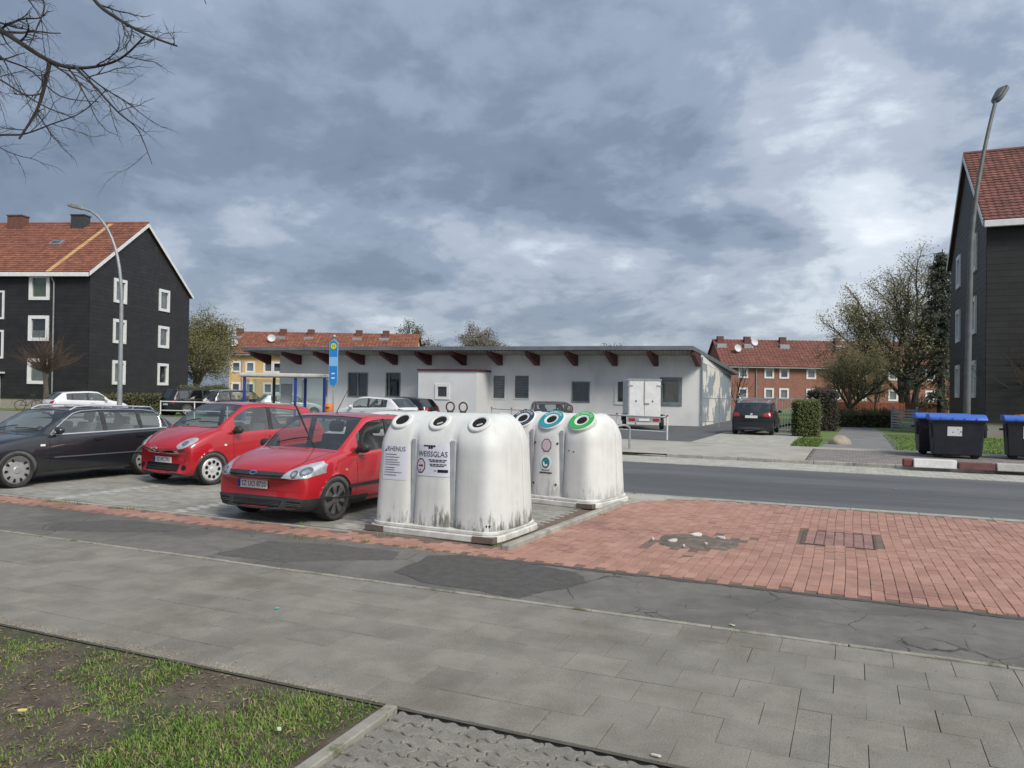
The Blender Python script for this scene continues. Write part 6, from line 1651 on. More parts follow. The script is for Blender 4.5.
# ================================================================== BUS STOP
mat('shelter_blue', (0.012, 0.035, 0.24), (0.015, 0.045, 0.28), 4, rough=0.45); mat('shelter_roof', (0.52, 0.52, 0.47), (0.44, 0.44, 0.40), 4, rough=0.6); mat('sign_blue', (0.02, 0.20, 0.55), (0.02, 0.22, 0.60), 3, rough=0.45); mat('sign_pale', (0.22, 0.46, 0.72), rough=0.5); mat('sign_yellow', (0.75, 0.58, 0.02), rough=0.45); mat('sign_green', (0.02, 0.25, 0.06), rough=0.45); mat('bin_orange', (0.72, 0.23, 0.06), (0.62, 0.19, 0.05), 5, rough=0.5)
def shelter():
    dep = 42.6; c = CF((285-512)/FPX*dep, dep); root = thing('bus_shelter', 'bus shelter with blue posts, glass panes and a pale flat roof', 'bus shelter', c, YAW+radians(6))
    k = dep/FPX; W = 84*k; X = lambda px: (px-285)*k
    r = MB(); r.bb((-W/2, -0.75, 2.42), (W/2, 0.85, 2.62)); ro = r.build('roof', 'shelter_roof', root, bevel=0.05, bseg=2)
    u = MB(); u.bb((-W/2+0.1, -0.65, 2.385), (W/2-0.1, 0.75, 2.418)); u.build('roof_lining', 'shelter_roof', ro)
    for px, y, m in ((248, -0.55, 'shelter_blue'), (272, 0.7, 'black_plastic'), (297, -0.55, 'shelter_blue'), (303, 0.7, 'shelter_blue'), (325, -0.55, 'shelter_blue')):
        p = MB(); p.bb((X(px)-0.07, y-0.07, -0.1), (X(px)+0.07, y+0.07, 2.40)); p.build('post', m, root, bevel=0.01)
    for a, b in ((249, 272), (272, 303), (303, 326)):
        g = MB(); g.bb((X(a)+0.08, 0.69, 0.30), (X(b)-0.08, 0.70, 2.30)); g.build('glass_pane', 'clear_glass', root)
    for px in (248, 325.5):
        g = MB(); g.bb((X(px)-0.005, -0.46, 0.30), (X(px)+0.005, 0.61, 2.30)); g.build('glass_pane', 'clear_glass', root)
    b = MB(); b.bb((X(279), 0.60, 0.85), (X(290), 0.665, 2.05)); bo = b.build('notice_case', 'galvanised', root, bevel=0.01); q = MB(); q.bb((X(279.8), 0.59, 0.92), (X(289.2), 0.598, 1.98)); q.build('timetable', 'strip_grey', bo)
    s = MB(); s.bb((X(255), 0.25, 0.42), (X(297), 0.6, 0.48)); s.bb((X(258), 0.3, 0.0), (X(259.5), 0.55, 0.42)); s.bb((X(293), 0.3, 0.0), (X(294.5), 0.55, 0.42)); s.build('bench', 'galvanised', root)
shelter()
def bus_sign():
    d = 41.0; k = d/FPX; c = CF((333.5-512)/FPX*d, d); root = thing('bus_stop_sign', 'tall blue bus stop sign with yellow roundel on a thin pole', 'sign', c, YAW-radians(8))
    p = MB(); p.tube([(0, 0, -0.1), (0, 0, 4.55)], 0.04, 8); p.lathe([(0.0, 4.70), (0.07, 4.68), (0.12, 4.60), (0.07, 4.52), (0.0, 4.50)], 12); p.build('pole', 'galvanised', root, smooth=True)
    w = 0.235; z0, z1 = 1.98, 4.42
    b = MB(); T = frame_T(Vector((0, -0.05, 0)), (1, 0, 0), (0, 0, 1)); pl = [(-w*0.55, z0), (w*0.55, z0), (w, z0+0.22), (w, z1-0.16), (w*0.35, z1), (-w*0.35, z1), (-w, z1-0.16), (-w, z0+0.22)]; b.prism(pl, -0.05, 0.02, T=T); bo = b.build('board', 'sign_pale', root)
    q = MB(); q.prism([(-w*0.5, z0+0.02), (w*0.5, z0+0.02), (w*0.92, z0+0.24), (w*0.92, z0+1.05), (-w*0.92, z0+1.05), (-w*0.92, z0+0.24)], 0.02, 0.026, T=T); q.build('lower_field', 'sign_blue', bo)
    q = MB(); q.prism([(-w*0.92, z1-0.9), (w*0.92, z1-0.9), (w*0.92, z1-0.18), (w*0.3, z1-0.03), (-w*0.3, z1-0.03), (-w*0.92, z1-0.18)], 0.02, 0.026, T=T); q.build('upper_field', 'sign_blue', bo)
    q = MB(); q.disc(24, 0.185, T @ Tm((0, z1-0.33, 0.030))); q.build('roundel_rim', 'sign_green', bo); q = MB(); q.disc(24, 0.16, T @ Tm((0, z1-0.33, 0.034))); q.build('roundel', 'sign_yellow', bo); q = MB(); text_mb(q, 'H', 0.25, T @ Tm((0, z1-0.33, 0.038))); q.build('roundel_letter', 'sign_green', bo)
    q = MB()
    for z in (z0+0.62, z0+0.38): q.add([(-0.09, z, 0.03), (0.09, z, 0.03), (0.09, z+0.06, 0.03), (-0.09, z+0.06, 0.03)], [(0, 1, 2, 3)], 0, T)
    q.build('sign_marks', 'white_print', bo)
bus_sign()
def litter_bin():
    d = 39.8; c = CF((329.5-512)/FPX*d, d); root = thing('litter_bin', 'orange litter bin hung beside the bus stop', 'litter bin', c, YAW); b = MB()
    b.lathe([(0.0, 0.42), (0.17, 0.42), (0.21, 0.50), (0.23, 0.92), (0.21, 1.00), (0.10, 1.05), (0.0, 1.05)], 20); b.build('bin', 'bin_orange', root, smooth=True); h = MB(); h.disc(14, 0.06, Tm((-0.03, -0.226, 0.84), 0, pi/2) @ Matrix.Diagonal((1.6, 0.7, 1, 1))); h.build('opening', 'hole_black', root)
    p = MB(); p.tube([(0, 0.24, -0.1), (0, 0.24, 1.0)], 0.03, 8); p.build('post', 'galvanised', root, smooth=True)
litter_bin()

# ================================================================== BOX TRAILER
def trailer():
    d = 37.4; c = CF((644.5-512)/FPX*d, d, 0.065); root = thing('box_trailer', 'white box trailer with double rear doors parked against the hall', 'trailer', c, YAW-radians(4)); k = d/FPX
    w = 32.5*k; z0, z1 = 0.60, 2.46
    b = MB(); b.bb((-w/2, 0, z0), (w/2, 3.4, z1)); b.build('box', 'white_paint', root, bevel=0.03)
    for sx in (-1, 1):
        q = MB(); q.bb((sx*0.02, -0.035, z0+0.06), (sx*(w/2-0.06), -0.002, z1-0.10)); do = q.build('door', 'white_frame', root, bevel=0.008)
        for z in (z1-0.36,): h = MB(); h.bb((sx*(w/2-0.22), -0.05, z), (sx*(w/2+0.03), -0.034, z+0.07)); h.build('hinge', 'galvanised', do)
        v = MB(); v.bb((sx*0.40-0.03, -0.045, 1.35), (sx*0.40+0.03, -0.034, 1.43)); v.build('door_stop', 'black_plastic', do)
        l = MB(); l.bb((sx*(w/2-0.36), -0.04, 0.42), (sx*(w/2-0.06), 0.02, 0.56)); l.build('tail_light', 'tail_red', root, bevel=0.01)
        wh = MB(); T = Tm((sx*(w/2+0.12), 0.55, 0.33), 0, 0, pi/2); wh.lathe([(0.0, -0.06), (0.18, -0.06), (0.19, -0.09), (0.31, -0.08), (0.31, 0.08), (0.19, 0.09), (0.18, 0.06), (0.0, 0.06)], 26, T=T); wh.build('wheel', 'black_rubber', root, smooth=True)
        m = MB(); m.bb((sx*(w/2+0.01), 0.12, 0.70), (sx*(w/2+0.24), 1.0, 0.74)); m.bb((sx*(w/2+0.01), 1.0, 0.40), (sx*(w/2+0.24), 1.04, 0.74)); m.build('mudguard', 'black_plastic', root)
    bar = MB(); bar.bb((-w/2, -0.02, 0.36), (w/2, 0.1, 0.598)); bar.build('rear_beam', 'galvanised', root); p = MB(); p.bb((-0.26, -0.05, 0.43), (0.26, -0.03, 0.54)); p.build('number_plate', 'plate_white', root)
    l = MB(); l.bb((-0.02, -0.06, 1.25), (0.03, -0.036, z1-0.15)); l.bb((0.0, -0.07, 1.25), (0.24, -0.061, 1.31)); l.build('locking_bar', 'galvanised', root)
    a = MB(); a.bb((-0.06, 3.4, 0.45), (0.06, 4.6, 0.55)); a.bb((-0.03, 4.45, 0.0), (0.03, 4.52, 0.45)); a.build('drawbar', 'galvanised', root); t = MB(); t.bb((-w/2-0.02, -0.04, z1-0.085), (w/2+0.02, -0.006, z1+0.02)); t.build('door_header', 'galvanised', root)
trailer()

# ================================================================== FENCES, BOULDER, BICYCLE
mat('fence_steel', (0.40, 0.42, 0.43), (0.32, 0.335, 0.345), 5, rough=0.5, metal=0.4); mat('fence_wood', (0.20, 0.060, 0.032), (0.26, 0.085, 0.045), 4, rough=0.85, objrand=0.2, stretch=(1, 1, 6)); mat('fence_grey', (0.22, 0.225, 0.215), (0.28, 0.28, 0.265), 4, rough=0.9, objrand=0.15)
def bar_fence():
    y = 39.4; x0, x1 = -4.9, -1.75; root = thing('steel_gate', 'steel bar fence with gate behind the black car on the driveway', 'fence', (x0, y, 0.06)); W = x1-x0; h = 1.62
    for z in (0.12, 1.0, h): r = MB(); r.bb((0, -0.02, z-0.025), (W, 0.02, z+0.025)); r.build('rail', 'fence_steel', root)
    n = 24
    for i in range(n+1): b = MB(); x = W*i/n; b.bb((x-0.012, -0.012, 0.05), (x+0.012, 0.012, h+0.0)); b.build('bar', 'fence_steel', root)
    for x in (-0.05, W*0.5, W+0.05): p = MB(); p.bb((x-0.04, -0.045, -0.1), (x+0.04, 0.045, h+0.1)); p.build('post', 'fence_steel', root)
    x0, y0 = -7.45, 42.3; root = thing('steel_fence', 'thin steel fence beside the flaking side wall of the hall', 'fence', (x0, y0, 0.06)); W = 2.9
    for z in (0.3, 1.55): r = MB(); r.bb((0, -0.018, z-0.02), (W, 0.018, z+0.02)); r.build('rail', 'fence_steel', root)
    for i in range(4): x = W*i/3; p = MB(); p.bb((x-0.025, -0.025, -0.1), (x+0.025, 0.025, 1.6)); p.build('post', 'fence_steel', root)
bar_fence()
def board_fence(label, a, b, h, bw, m, gap, depth=0.025, horizontal=False, name='board_fence'):
    a = Vector((*a, 0.07)); b = Vector((*b, 0.07)); d = b-a; L = d.length; root = thing(name, label, 'fence', a, atan2(d.y, d.x)); random.seed(6)
    if horizontal:
        n = int(h/(bw+gap))
        for i in range(n): q = MB(); z = 0.08+i*(bw+gap); q.bb((0, -depth, z), (L, 0, z+bw)); q.build('slat', m, root)
    else:
        n = int(L/(bw+gap)); me = MB().bb((0, -depth, 0.05), (bw, 0, h)).mesh('board', m)
        for i in range(n): o = mkobj('board', me, root); o.location = (i*(bw+gap), 0, random.uniform(-.02, .02))
        for z in (0.35, h-0.25): q = MB(); q.bb((0, 0.004, z), (L, 0.045, z+0.08)); q.build('rail', m, root)
    k = max(1, int(L/2.0))
    for i in range(k+1): p = MB(); x = L*i/k; p.bb((x-0.045, 0.05 if not horizontal else 0.004, -0.1), (x+0.045, 0.13, h+0.06)); p.build('post', m, root)
    return root
P0, P1 = CF((835-512)/FPX*57, 57), CF((905-512)/FPX*57, 57); board_fence('red-brown board fence below the large garden tree', (P0.x, P0.y), (P1.x, P1.y), 1.35, 0.16, 'fence_wood', 0.015)
P0, P1 = CF((903-512)/FPX*60, 60), CF((948-512)/FPX*60, 60); board_fence('darker red-brown board fence behind the blue-lidded containers', (P0.x, P0.y), (P1.x, P1.y), 1.3, 0.16, 'fence_wood', 0.02)
P0, P1 = CF((892-512)/FPX*40, 40), CF((917-512)/FPX*39, 39); board_fence('weathered grey slat panel standing on the lawn', (P0.x, P0.y), (P1.x, P1.y), 1.25, 0.09, 'fence_grey', 0.05, horizontal=True, name='slat_panel')
mat('boulder', (0.36, 0.31, 0.245), (0.27, 0.225, 0.175), 3, rough=0.92, bump=0.5, bscale=24, c3=(0.44, 0.39, 0.32), s3=5)
def rock():
    bm = bmesh.new(); bmesh.ops.create_icosphere(bm, subdivisions=4, radius=0.5)
    for v in bm.verts:
        p = v.co; v.co = Vector((p.x*1.25, p.y*0.95, max(-0.12, p.z*0.92)))*0.66*(1+0.14*noise.noise(p*2.2)+0.04*noise.noise(p*6))
    me = bpy.data.meshes.new('boulder'); bm.to_mesh(me); bm.free(); me.materials.append(MAT['boulder']); finish(me, 60); o = mkobj('boulder', me); g = GP(840, 444.5, 0.075); o.location = (g.x, g.y+0.30, 0.10); o.rotation_euler = (0, 0, 0.5); tag(o, 'rounded beige boulder blocking the garden path', 'boulder')
rock()
def bicycle():
    d = 53.0; c = CF((29-512)/FPX*d, d, 0.01); root = thing('bicycle', 'dark bicycle leaning before the dark clad block', 'bicycle', c, YAW+radians(12)); r = 0.34
    for x in (-0.52, 0.52):
        w = MB(); w.tube([(x+r*cos(2*pi*i/28), 0, r+r*sin(2*pi*i/28)) for i in range(28)], 0.022, 6, closed=True); wo = w.build('wheel', 'black_rubber', root, smooth=True); s = MB()
        for i in range(10): a = pi*i/10; s.tube([(x+r*cos(a), 0, r+r*sin(a)), (x-r*cos(a), 0, r-r*sin(a))], 0.0035, 4)
        s.build('spokes', 'steel', wo, kind='stuff')
    bb, st, hd = (-0.08, 0, 0.30), (-0.22, 0, 0.82), (0.36, 0, 0.80); f = MB()
    for a, b in ((bb, st), (bb, hd), (st, hd), (bb, (-0.52, 0, r)), (st, (-0.52, 0, r)), (hd, (0.52, 0, r)), (hd, (0.33, 0, 1.02))): f.tube([a, b], 0.018, 6)
    f.build('frame', 'black_plastic', root, smooth=True); h = MB(); h.tube([(0.25, -0.28, 1.05), (0.33, -0.1, 1.03), (0.33, 0.1, 1.03), (0.25, 0.28, 1.05)], 0.014, 6); h.build('handlebar', 'steel', root); s = MB(); s.box((-0.25, 0, 0.88), (0.26, 0.14, 0.06)); s.build('saddle', 'black_rubber', root, bevel=0.02)
    m = MB(); m.bb((-0.85, -0.06, 0.70), (-0.35, 0.06, 0.72)); m.build('carrier', 'steel', root)
bicycle()
mat('box_grey', (0.42, 0.42, 0.40), rough=0.7)

# ================================================================== MANHOLE, BROKEN PLACE
mat('manhole_brick', (0.235, 0.130, 0.118), (0.30, 0.165, 0.142), 5, rough=0.9, objrand=0.15); mat('manhole_iron', (0.085, 0.062, 0.056), (0.12, 0.085, 0.072), 12, rough=0.8)
def manhole():
    c = (-0.13, 10.86, 0.0); root = thing('manhole_cover', 'brick-filled manhole cover sunk in the red paving', 'manhole', c, radians(0)); W, D = 0.88, 1.06
    f = MB(); 
    for (p0, p1) in (((-W/2, -D/2, -0.03), (W/2, -D/2+0.03, 0.001)), ((-W/2, D/2-0.03, -0.03), (W/2, D/2, 0.001)), ((-W/2, -D/2+0.03, -0.03), (-W/2+0.03, D/2-0.03, 0.001)), ((W/2-0.03, -D/2+0.03, -0.03), (W/2, D/2-0.03, 0.001))): f.bb(p0, p1)
    f.bb((-W/2+0.03, -D/2+0.03, -0.03), (W/2-0.03, D/2-0.03, -0.018)); f.build('frame', 'manhole_iron', root); random.seed(5)
    nx, ny = 7, 4; bw, bd = (W-0.08)/nx, (D-0.08)/ny; me = MB().bb((-bw/2+0.008, -bd/2+0.005, -0.03), (bw/2-0.008, bd/2-0.005, 0.0)).mesh('brick', 'manhole_brick', bevel=0.004)
    for i in range(nx):
        for j in range(ny): o = mkobj('brick', me, root); o.location = (-W/2+0.04+bw*(i+.5), -D/2+0.04+bd*(j+.5), random.uniform(-.004, .003)); o.rotation_euler = (0, 0, random.uniform(-.02, .02))
manhole()
mat('rubble', (0.62, 0.60, 0.56), (0.50, 0.47, 0.42), 9, rough=0.9); mat('dirt_heap', (0.105, 0.088, 0.070), (0.16, 0.135, 0.108), 9, rough=0.97, bump=0.8, bscale=50, c3=(0.24, 0.17, 0.14), s3=7)
def broken():
    mb = MB(); n, m = 30, 10; cx, cy = -1.76, 9.75; random.seed(14)
    for j in range(m+1):
        for i in range(n):
            t = 2*pi*i/n; r = j/m; q = 1+0.13*noise.noise((cos(t)*2, sin(t)*2, 9)); q = 1+0.42*noise.noise((cos(t)*1.8, sin(t)*1.8, 9))+0.18*noise.noise((cos(t)*6, sin(t)*6, 2)); x, y = cx+0.47*r*q*cos(t), cy+0.50*r*q*sin(t)
            mb.v.append((x, y, 0.006+0.022*(1-r**2)+0.020*noise.noise((x*6, y*6, 1))*(1-r)-0.02*(r > 0.99)))
    for j in range(m):
        for i in range(n): a, b = j*n+i, j*n+(i+1) % n; mb.f.append((a, b, b+n, a+n)); mb.m.append(0)
    o = mb.build('dirt_patch', 'dirt_heap', None, smooth=True); tag(o, 'heap of dirt where the red bricks are broken up', 'dirt patch')
    for (px, py, s) in ((697, 537, 0.20), (721, 540, 0.15), (673, 543, 0.14), (706, 546, 0.05), (684, 548, 0.04), (653, 541, 0.06)):
        g = GP(px, py); q = MB(); k = []
        for i in range(7): t = 2*pi*i/7; k.append((s*0.5*cos(t)*random.uniform(0.7, 1.1), s*0.32*sin(t)*random.uniform(0.7, 1.1)))
        q.prism(k, 0, 0.03); r = q.build('rubble_piece', 'rubble', None, bevel=0.006); r.location = (g.x, g.y, 0.015); r.rotation_euler = (random.uniform(-.15, .15), random.uniform(-.15, .15), random.uniform(0, 3)); tag(r, 'chip of pale rubble lying on the dirt heap in the red paving', 'rubble', 'pale rubble chips in the broken paving')
broken()
# small litter on the path
def bits():
    random.seed(17)
    for (px, py, s, m, lab) in ((277, 609, 0.05, 'sign_teal', 'flat turquoise scrap on the grey slabs'), (732, 626, 0.06, 'pale_litter', 'thin white scrap on the cracked asphalt'), (656, 757, 0.06, 'rubble', 'pale stone chip at the edge of the slabs'), (22, 716, 0.05, 'leaf_yellow', 'yellow leaf lying in the grass'), (279, 735, 0.05, 'pale_litter', 'white paper scrap lying in the grass'), (895, 489, 0.07, 'pale_litter', 'small white scrap lying on the road')):
        g = GP(px, py); q = MB(); k = [(s*0.5*cos(t), s*0.3*sin(t)*(1+0.3*cos(2*t))) for t in [2*pi*i/8 for i in range(8)]]; q.prism(k, 0, 0.006); o = q.build('litter_scrap', m); o.location = (g.x, g.y, 0.006 if py < 700 or px > 600 else 0.03); o.rotation_euler = (0.1, 0.1, random.random()*3); tag(o, lab, 'litter')
mat('sign_teal', (0.10, 0.45, 0.36), rough=0.6); mat('leaf_yellow', (0.62, 0.52, 0.16), rough=0.8)
bits()
# ================================================================== PLANTS
mat('bark', (0.075, 0.062, 0.048), (0.115, 0.098, 0.076), 12, rough=0.95, bump=0.6, bscale=40); mat('bark_dark', (0.030, 0.026, 0.024), (0.046, 0.040, 0.036), 14, rough=0.95); mat('twig_brown', (0.105, 0.072, 0.048), (0.075, 0.052, 0.036), 8, rough=0.95); mat('twig_olive', (0.088, 0.078, 0.040), (0.115, 0.100, 0.055), 8, rough=0.95)
mat('bud_olive', (0.115, 0.110, 0.042), (0.155, 0.145, 0.060), 1.3, rough=0.8, island=0.35); mat('bud_big', (0.155, 0.145, 0.070), (0.205, 0.190, 0.10), 1.3, rough=0.8, island=0.35); mat('bud_green', (0.10, 0.125, 0.035), (0.14, 0.16, 0.05), 1.2, rough=0.8, island=0.35); mat('bud_grey', (0.16, 0.15, 0.115), (0.12, 0.11, 0.085), 1.2, rough=0.85, island=0.3)
mat('needle', (0.026, 0.038, 0.022), (0.042, 0.056, 0.030), 1.0, rough=0.8, island=0.4); mat('hedge_leaf', (0.075, 0.098, 0.024), (0.105, 0.120, 0.036), 2.0, rough=0.75, island=0.35); mat('hedge_brown', (0.085, 0.075, 0.035), (0.065, 0.075, 0.028), 1.0, rough=0.85, island=0.4); mat('bush_dark', (0.040, 0.034, 0.027), (0.055, 0.050, 0.032), 2.0, rough=0.9, island=0.3)
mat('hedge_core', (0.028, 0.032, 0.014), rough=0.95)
mat('crumb', (0.19, 0.155, 0.115), (0.32, 0.27, 0.21), 3, rough=0.95, island=0.5)
def rdir(rng, d, spread):
    d = Vector(d).normalized(); a = d.orthogonal().normalized(); b = d.cross(a); t = rng.uniform(0, 2*pi); return (d*cos(spread)+(a*cos(t)+b*sin(t))*sin(spread)).normalized()
def grow(rng, wood, twigs, tips, p, d, length, rad, level, maxl, cfg):
    """one limb and everything that grows from it"""
    n = cfg['seg']; pts = [Vector(p)]; d = Vector(d).normalized(); step = length/n; dirs = [d.copy()]
    for i in range(n):
        d = (d+Vector((rng.uniform(-1, 1), rng.uniform(-1, 1), rng.uniform(-1, 1)))*cfg['wob']+Vector((0, 0, cfg['lift'][min(level, len(cfg['lift'])-1)]))).normalized(); pts.append(pts[-1]+d*step); dirs.append(d.copy())
    end = rad*cfg['taper'] if level < maxl else rad*0.35
    rads = [rad+(end-rad)*i/n for i in range(n+1)]
    (wood if level <= cfg['wood'] else twigs).tube(pts, rads, 7 if level == 0 else 5 if level == 1 else 4 if level == 2 else 3, caps=False)
    if level >= maxl:
        for q in cfg.get('tipn', (1.0,)): tips.append(pts[min(n, int(q*n))])
        return
    k = cfg['kids'][level]
    for j in range(k):
        t = cfg['from'][level]+(1-cfg['from'][level])*(j+rng.random())/k; i = min(n-1, int(t*n)); f = t*n-i
        q = pts[i].lerp(pts[i+1], f); r = (rads[i]+(rads[i+1]-rads[i])*f)*rng.uniform(0.5, 0.72)
        grow(rng, wood, twigs, tips, q, rdir(rng, dirs[i], rng.uniform(*cfg['ang'])), length*rng.uniform(*cfg['len'])*(1-0.35*t), r, level+1, maxl, cfg)
    grow(rng, wood, twigs, tips, pts[-1], rdir(rng, d, 0.35), length*cfg['len'][1]*cfg.get('lead', 0.9), end, level+1, maxl, cfg)
def leaves(rng, mb, tips, per, spread, size, mi=0):
    for t in tips:
        for _ in range(per):
            c = t+Vector((rng.gauss(0, spread), rng.gauss(0, spread), rng.gauss(0, spread))); a = Vector((rng.gauss(0, 1), rng.gauss(0, 1), rng.gauss(0, 1))).normalized(); b = a.orthogonal().normalized(); s = size*rng.uniform(0.6, 1.3); b = b*s*0.55; a = a*s
            mb.add([c-a*0.5, c+b*0.5, c+a*0.5, c-b*0.5], [(0, 1, 2, 3)], mi)
def tree(name, label, base, cfg, seed, trunk_h, rad, first_len, maxl, leaf=None, bark='bark', twig='twig_brown', stems=1, lean=0.0, group=None, limbs=7, trunkang=(0.25, 0.6)):
    rng = random.Random(seed); root = thing(name, label, 'tree', base, 0, group); wood, tw, tips = MB(), MB(), []
    for s in range(stems):
        a = 2*pi*s/stems+rng.random(); off = Vector((cos(a), sin(a), 0))*(rad*0.6 if stems > 1 else 0); top = off+Vector((cos(a)*lean*trunk_h, sin(a)*lean*trunk_h, trunk_h)); m = 6
        pts = [off.lerp(top, i/m)+Vector((rng.uniform(-1, 1), rng.uniform(-1, 1), 0))*0.03*trunk_h*min(1, i)*0.4 for i in range(m+1)]; pts[0].z = -0.15
        r0 = rad/(sqrt(stems)); rs = [r0*(1.25 if i == 0 else 1)*(1-0.35*i/m) for i in range(m+1)]; wood.tube(pts, rs, 9)
        for j in range(limbs):
            t = cfg.get('crotch', 0.6)+(1-cfg.get('crotch', 0.6))*j/max(1, limbs-1); i = min(m-1, int(t*m)); q = pts[i].lerp(pts[i+1], t*m-i)
            ang = rng.uniform(*trunkang) if j < limbs-1 else 0.1; az = 2*pi*(j*0.382+rng.random()*0.15)+a
            dv = Vector((cos(az)*sin(ang), sin(az)*sin(ang), cos(ang))); grow(rng, wood, tw, tips, q, dv, first_len*rng.uniform(0.8, 1.1), rs[i]*(0.62 if limbs < 20 else 0.16), 0, maxl, cfg)
    wood.build('trunk', bark, root, smooth=True)
    mats = [twig]
    if leaf:
        per, spread, size, lm = leaf; leaves(rng, tw, tips, per, spread, size, 1); mats.append(lm)
    tw.build('crown', mats, root)
    return root
BIG = dict(seg=5, wob=0.14, lift=(0.05, 0.02, 0.0, -0.02), taper=0.55, wood=1, kids=(5, 5, 4, 3), ang=(0.45, 0.95), len=(0.48, 0.66), crotch=0.45, **{'from': (0.30, 0.25, 0.2, 0.2)})
def cfp(px, d, z=0.07): return CF((px-512)/FPX*d, d, z)
tree('garden_tree', 'large many-limbed tree with olive spring buds beside the dark conifer', cfp(908, 62), dict(BIG, lead=0.6, len=(0.54, 0.74), kids=(5, 5, 5, 3), wob=0.15, lift=(0.04, 0.02, 0.01, 0.0)), 11, 4.0, 0.52, 5.9, 4, (2, 0.30, 0.15, 'bud_big'), stems=3, lean=0.16, limbs=5, trunkang=(0.2, 0.95), twig='twig_olive')
BR = dict(BIG, kids=(5, 5, 4), wob=0.18, ang=(0.4, 0.9), lift=(0.06, 0.03, 0.02), len=(0.5, 0.7))
tree('garden_tree', 'broad brushy tree of fine brown twigs before the red brick house', cfp(850, 54), dict(BR, lead=0.6, kids=(7, 6, 5)), 5, 1.6, 0.20, 2.5, 3, (5, 0.24, 0.085, 'bud_olive'), twig='twig_olive', limbs=8, trunkang=(0.4, 1.15))
tree('garden_tree', 'slim bare garden tree beside the broad brushy one', cfp(876, 57), BR, 8, 2.0, 0.14, 2.3, 3, (4, 0.2, 0.09, 'bud_olive'), twig='twig_olive', limbs=6, trunkang=(0.3, 1.0))
tree('garden_sapling', 'thin bare sapling by the corner of the hall', cfp(737, 62), dict(BIG, kids=(4, 3), wob=0.2, lift=(0.06, 0.03)), 3, 1.6, 0.09, 2.0, 2, None, limbs=5, trunkang=(0.3, 0.8), bark='bark_dark', twig='bark_dark')
tree('garden_tree', 'dense olive-green tree at the corner of the dark clad block', cfp(196, 84, 0), dict(BIG, lead=0.6, lift=(0.06, 0.02, 0.0, -0.02)), 21, 3.6, 0.36, 4.9, 3, (20, 0.46, 0.17, 'bud_olive'), limbs=9, trunkang=(0.2, 1.3), twig='twig_olive')
tree('distant_tree', 'far bare tree with budded twigs showing above the hall roof', cfp(481, 130, 0), dict(BIG, lead=0.6), 31, 5.0, 0.40, 5.6, 4, (3, 0.35, 0.22, 'bud_grey'), limbs=7, trunkang=(0.3, 1.0), group='trees beyond the hall')
tree('distant_tree', 'far brown tree beside the gable of the ochre row house', cfp(408, 133, 0), dict(BIG, lead=0.6), 37, 5.0, 0.38, 5.2, 4, (3, 0.35, 0.24, 'hedge_brown'), limbs=7, trunkang=(0.3, 1.0), group='trees beyond the hall')
tree('distant_tree', 'far tree whose top just clears the hall roof', cfp(612, 130, 0), BIG, 41, 3.8, 0.30, 3.3, 3, (6, 0.3, 0.26, 'hedge_brown'), limbs=7, trunkang=(0.3, 1.0), group='trees beyond the hall')
POL = dict(seg=5, wob=0.06, lift=(0.03, 0.01), taper=0.5, wood=-1, kids=(3, 2), ang=(0.12, 0.32), len=(0.5, 0.7), crotch=0.9, **{'from': (0.25, 0.2)})
tree('pollard_tree', 'pollarded tree with a broom of thin shoots before the dark clad block', cfp(46, 52, 0.01), POL, 4, 2.75, 0.20, 1.45, 2, None, limbs=90, trunkang=(0.1, 1.25), bark='bark', twig='twig_brown', group='pollarded trees')
tree('pollard_tree', 'pollarded tree with spreading shoots beside the dark block behind the containers', cfp(1030, 35), POL, 9, 1.9, 0.18, 1.75, 2, None, limbs=90, trunkang=(0.1, 1.3), bark='bark', twig='twig_brown', group='pollarded trees')

def conifer():
    rng = random.Random(6); base = cfp(941, 57); root = thing('conifer', 'tall dark conifer between the garden tree and the dark block', 'tree', base); H = 12.8; t = MB(); t.tube([(0, 0, -0.1), (0.05, 0, H*0.5), (0, 0, H)], [0.28, 0.17, 0.03], 8); t.build('trunk', 'bark_dark', root, smooth=True); c = MB()
    for i in range(70):
        z = 1.2+(H-1.4)*(i/70)**0.9; L = 2.7*(1-(z/H)**1.6)*rng.uniform(0.45, 1.15)+0.3; az = i*2.4+rng.random(); d = Vector((cos(az), sin(az), -0.15)); p = Vector((0, 0, z)); n = 7
        for k in range(n):
            q = p+d*L*(k+1)/n+Vector((0, 0, -0.25*((k+1)/n)**2*L*0.5)); 
            for _ in range(13):
                o = q+Vector((rng.gauss(0, .18), rng.gauss(0, .18), rng.gauss(-0.12, .16))); a = (d*0.6+Vector((rng.gauss(0, .5), rng.gauss(0, .5), rng.gauss(-0.4, .4)))).normalized()*rng.uniform(.12, .26); b = a.orthogonal().normalized()*0.05
                c.add([o-a, o+b, o+a, o-b], [(0, 1, 2, 3)])
    c.build('crown', 'needle', root)
conifer()
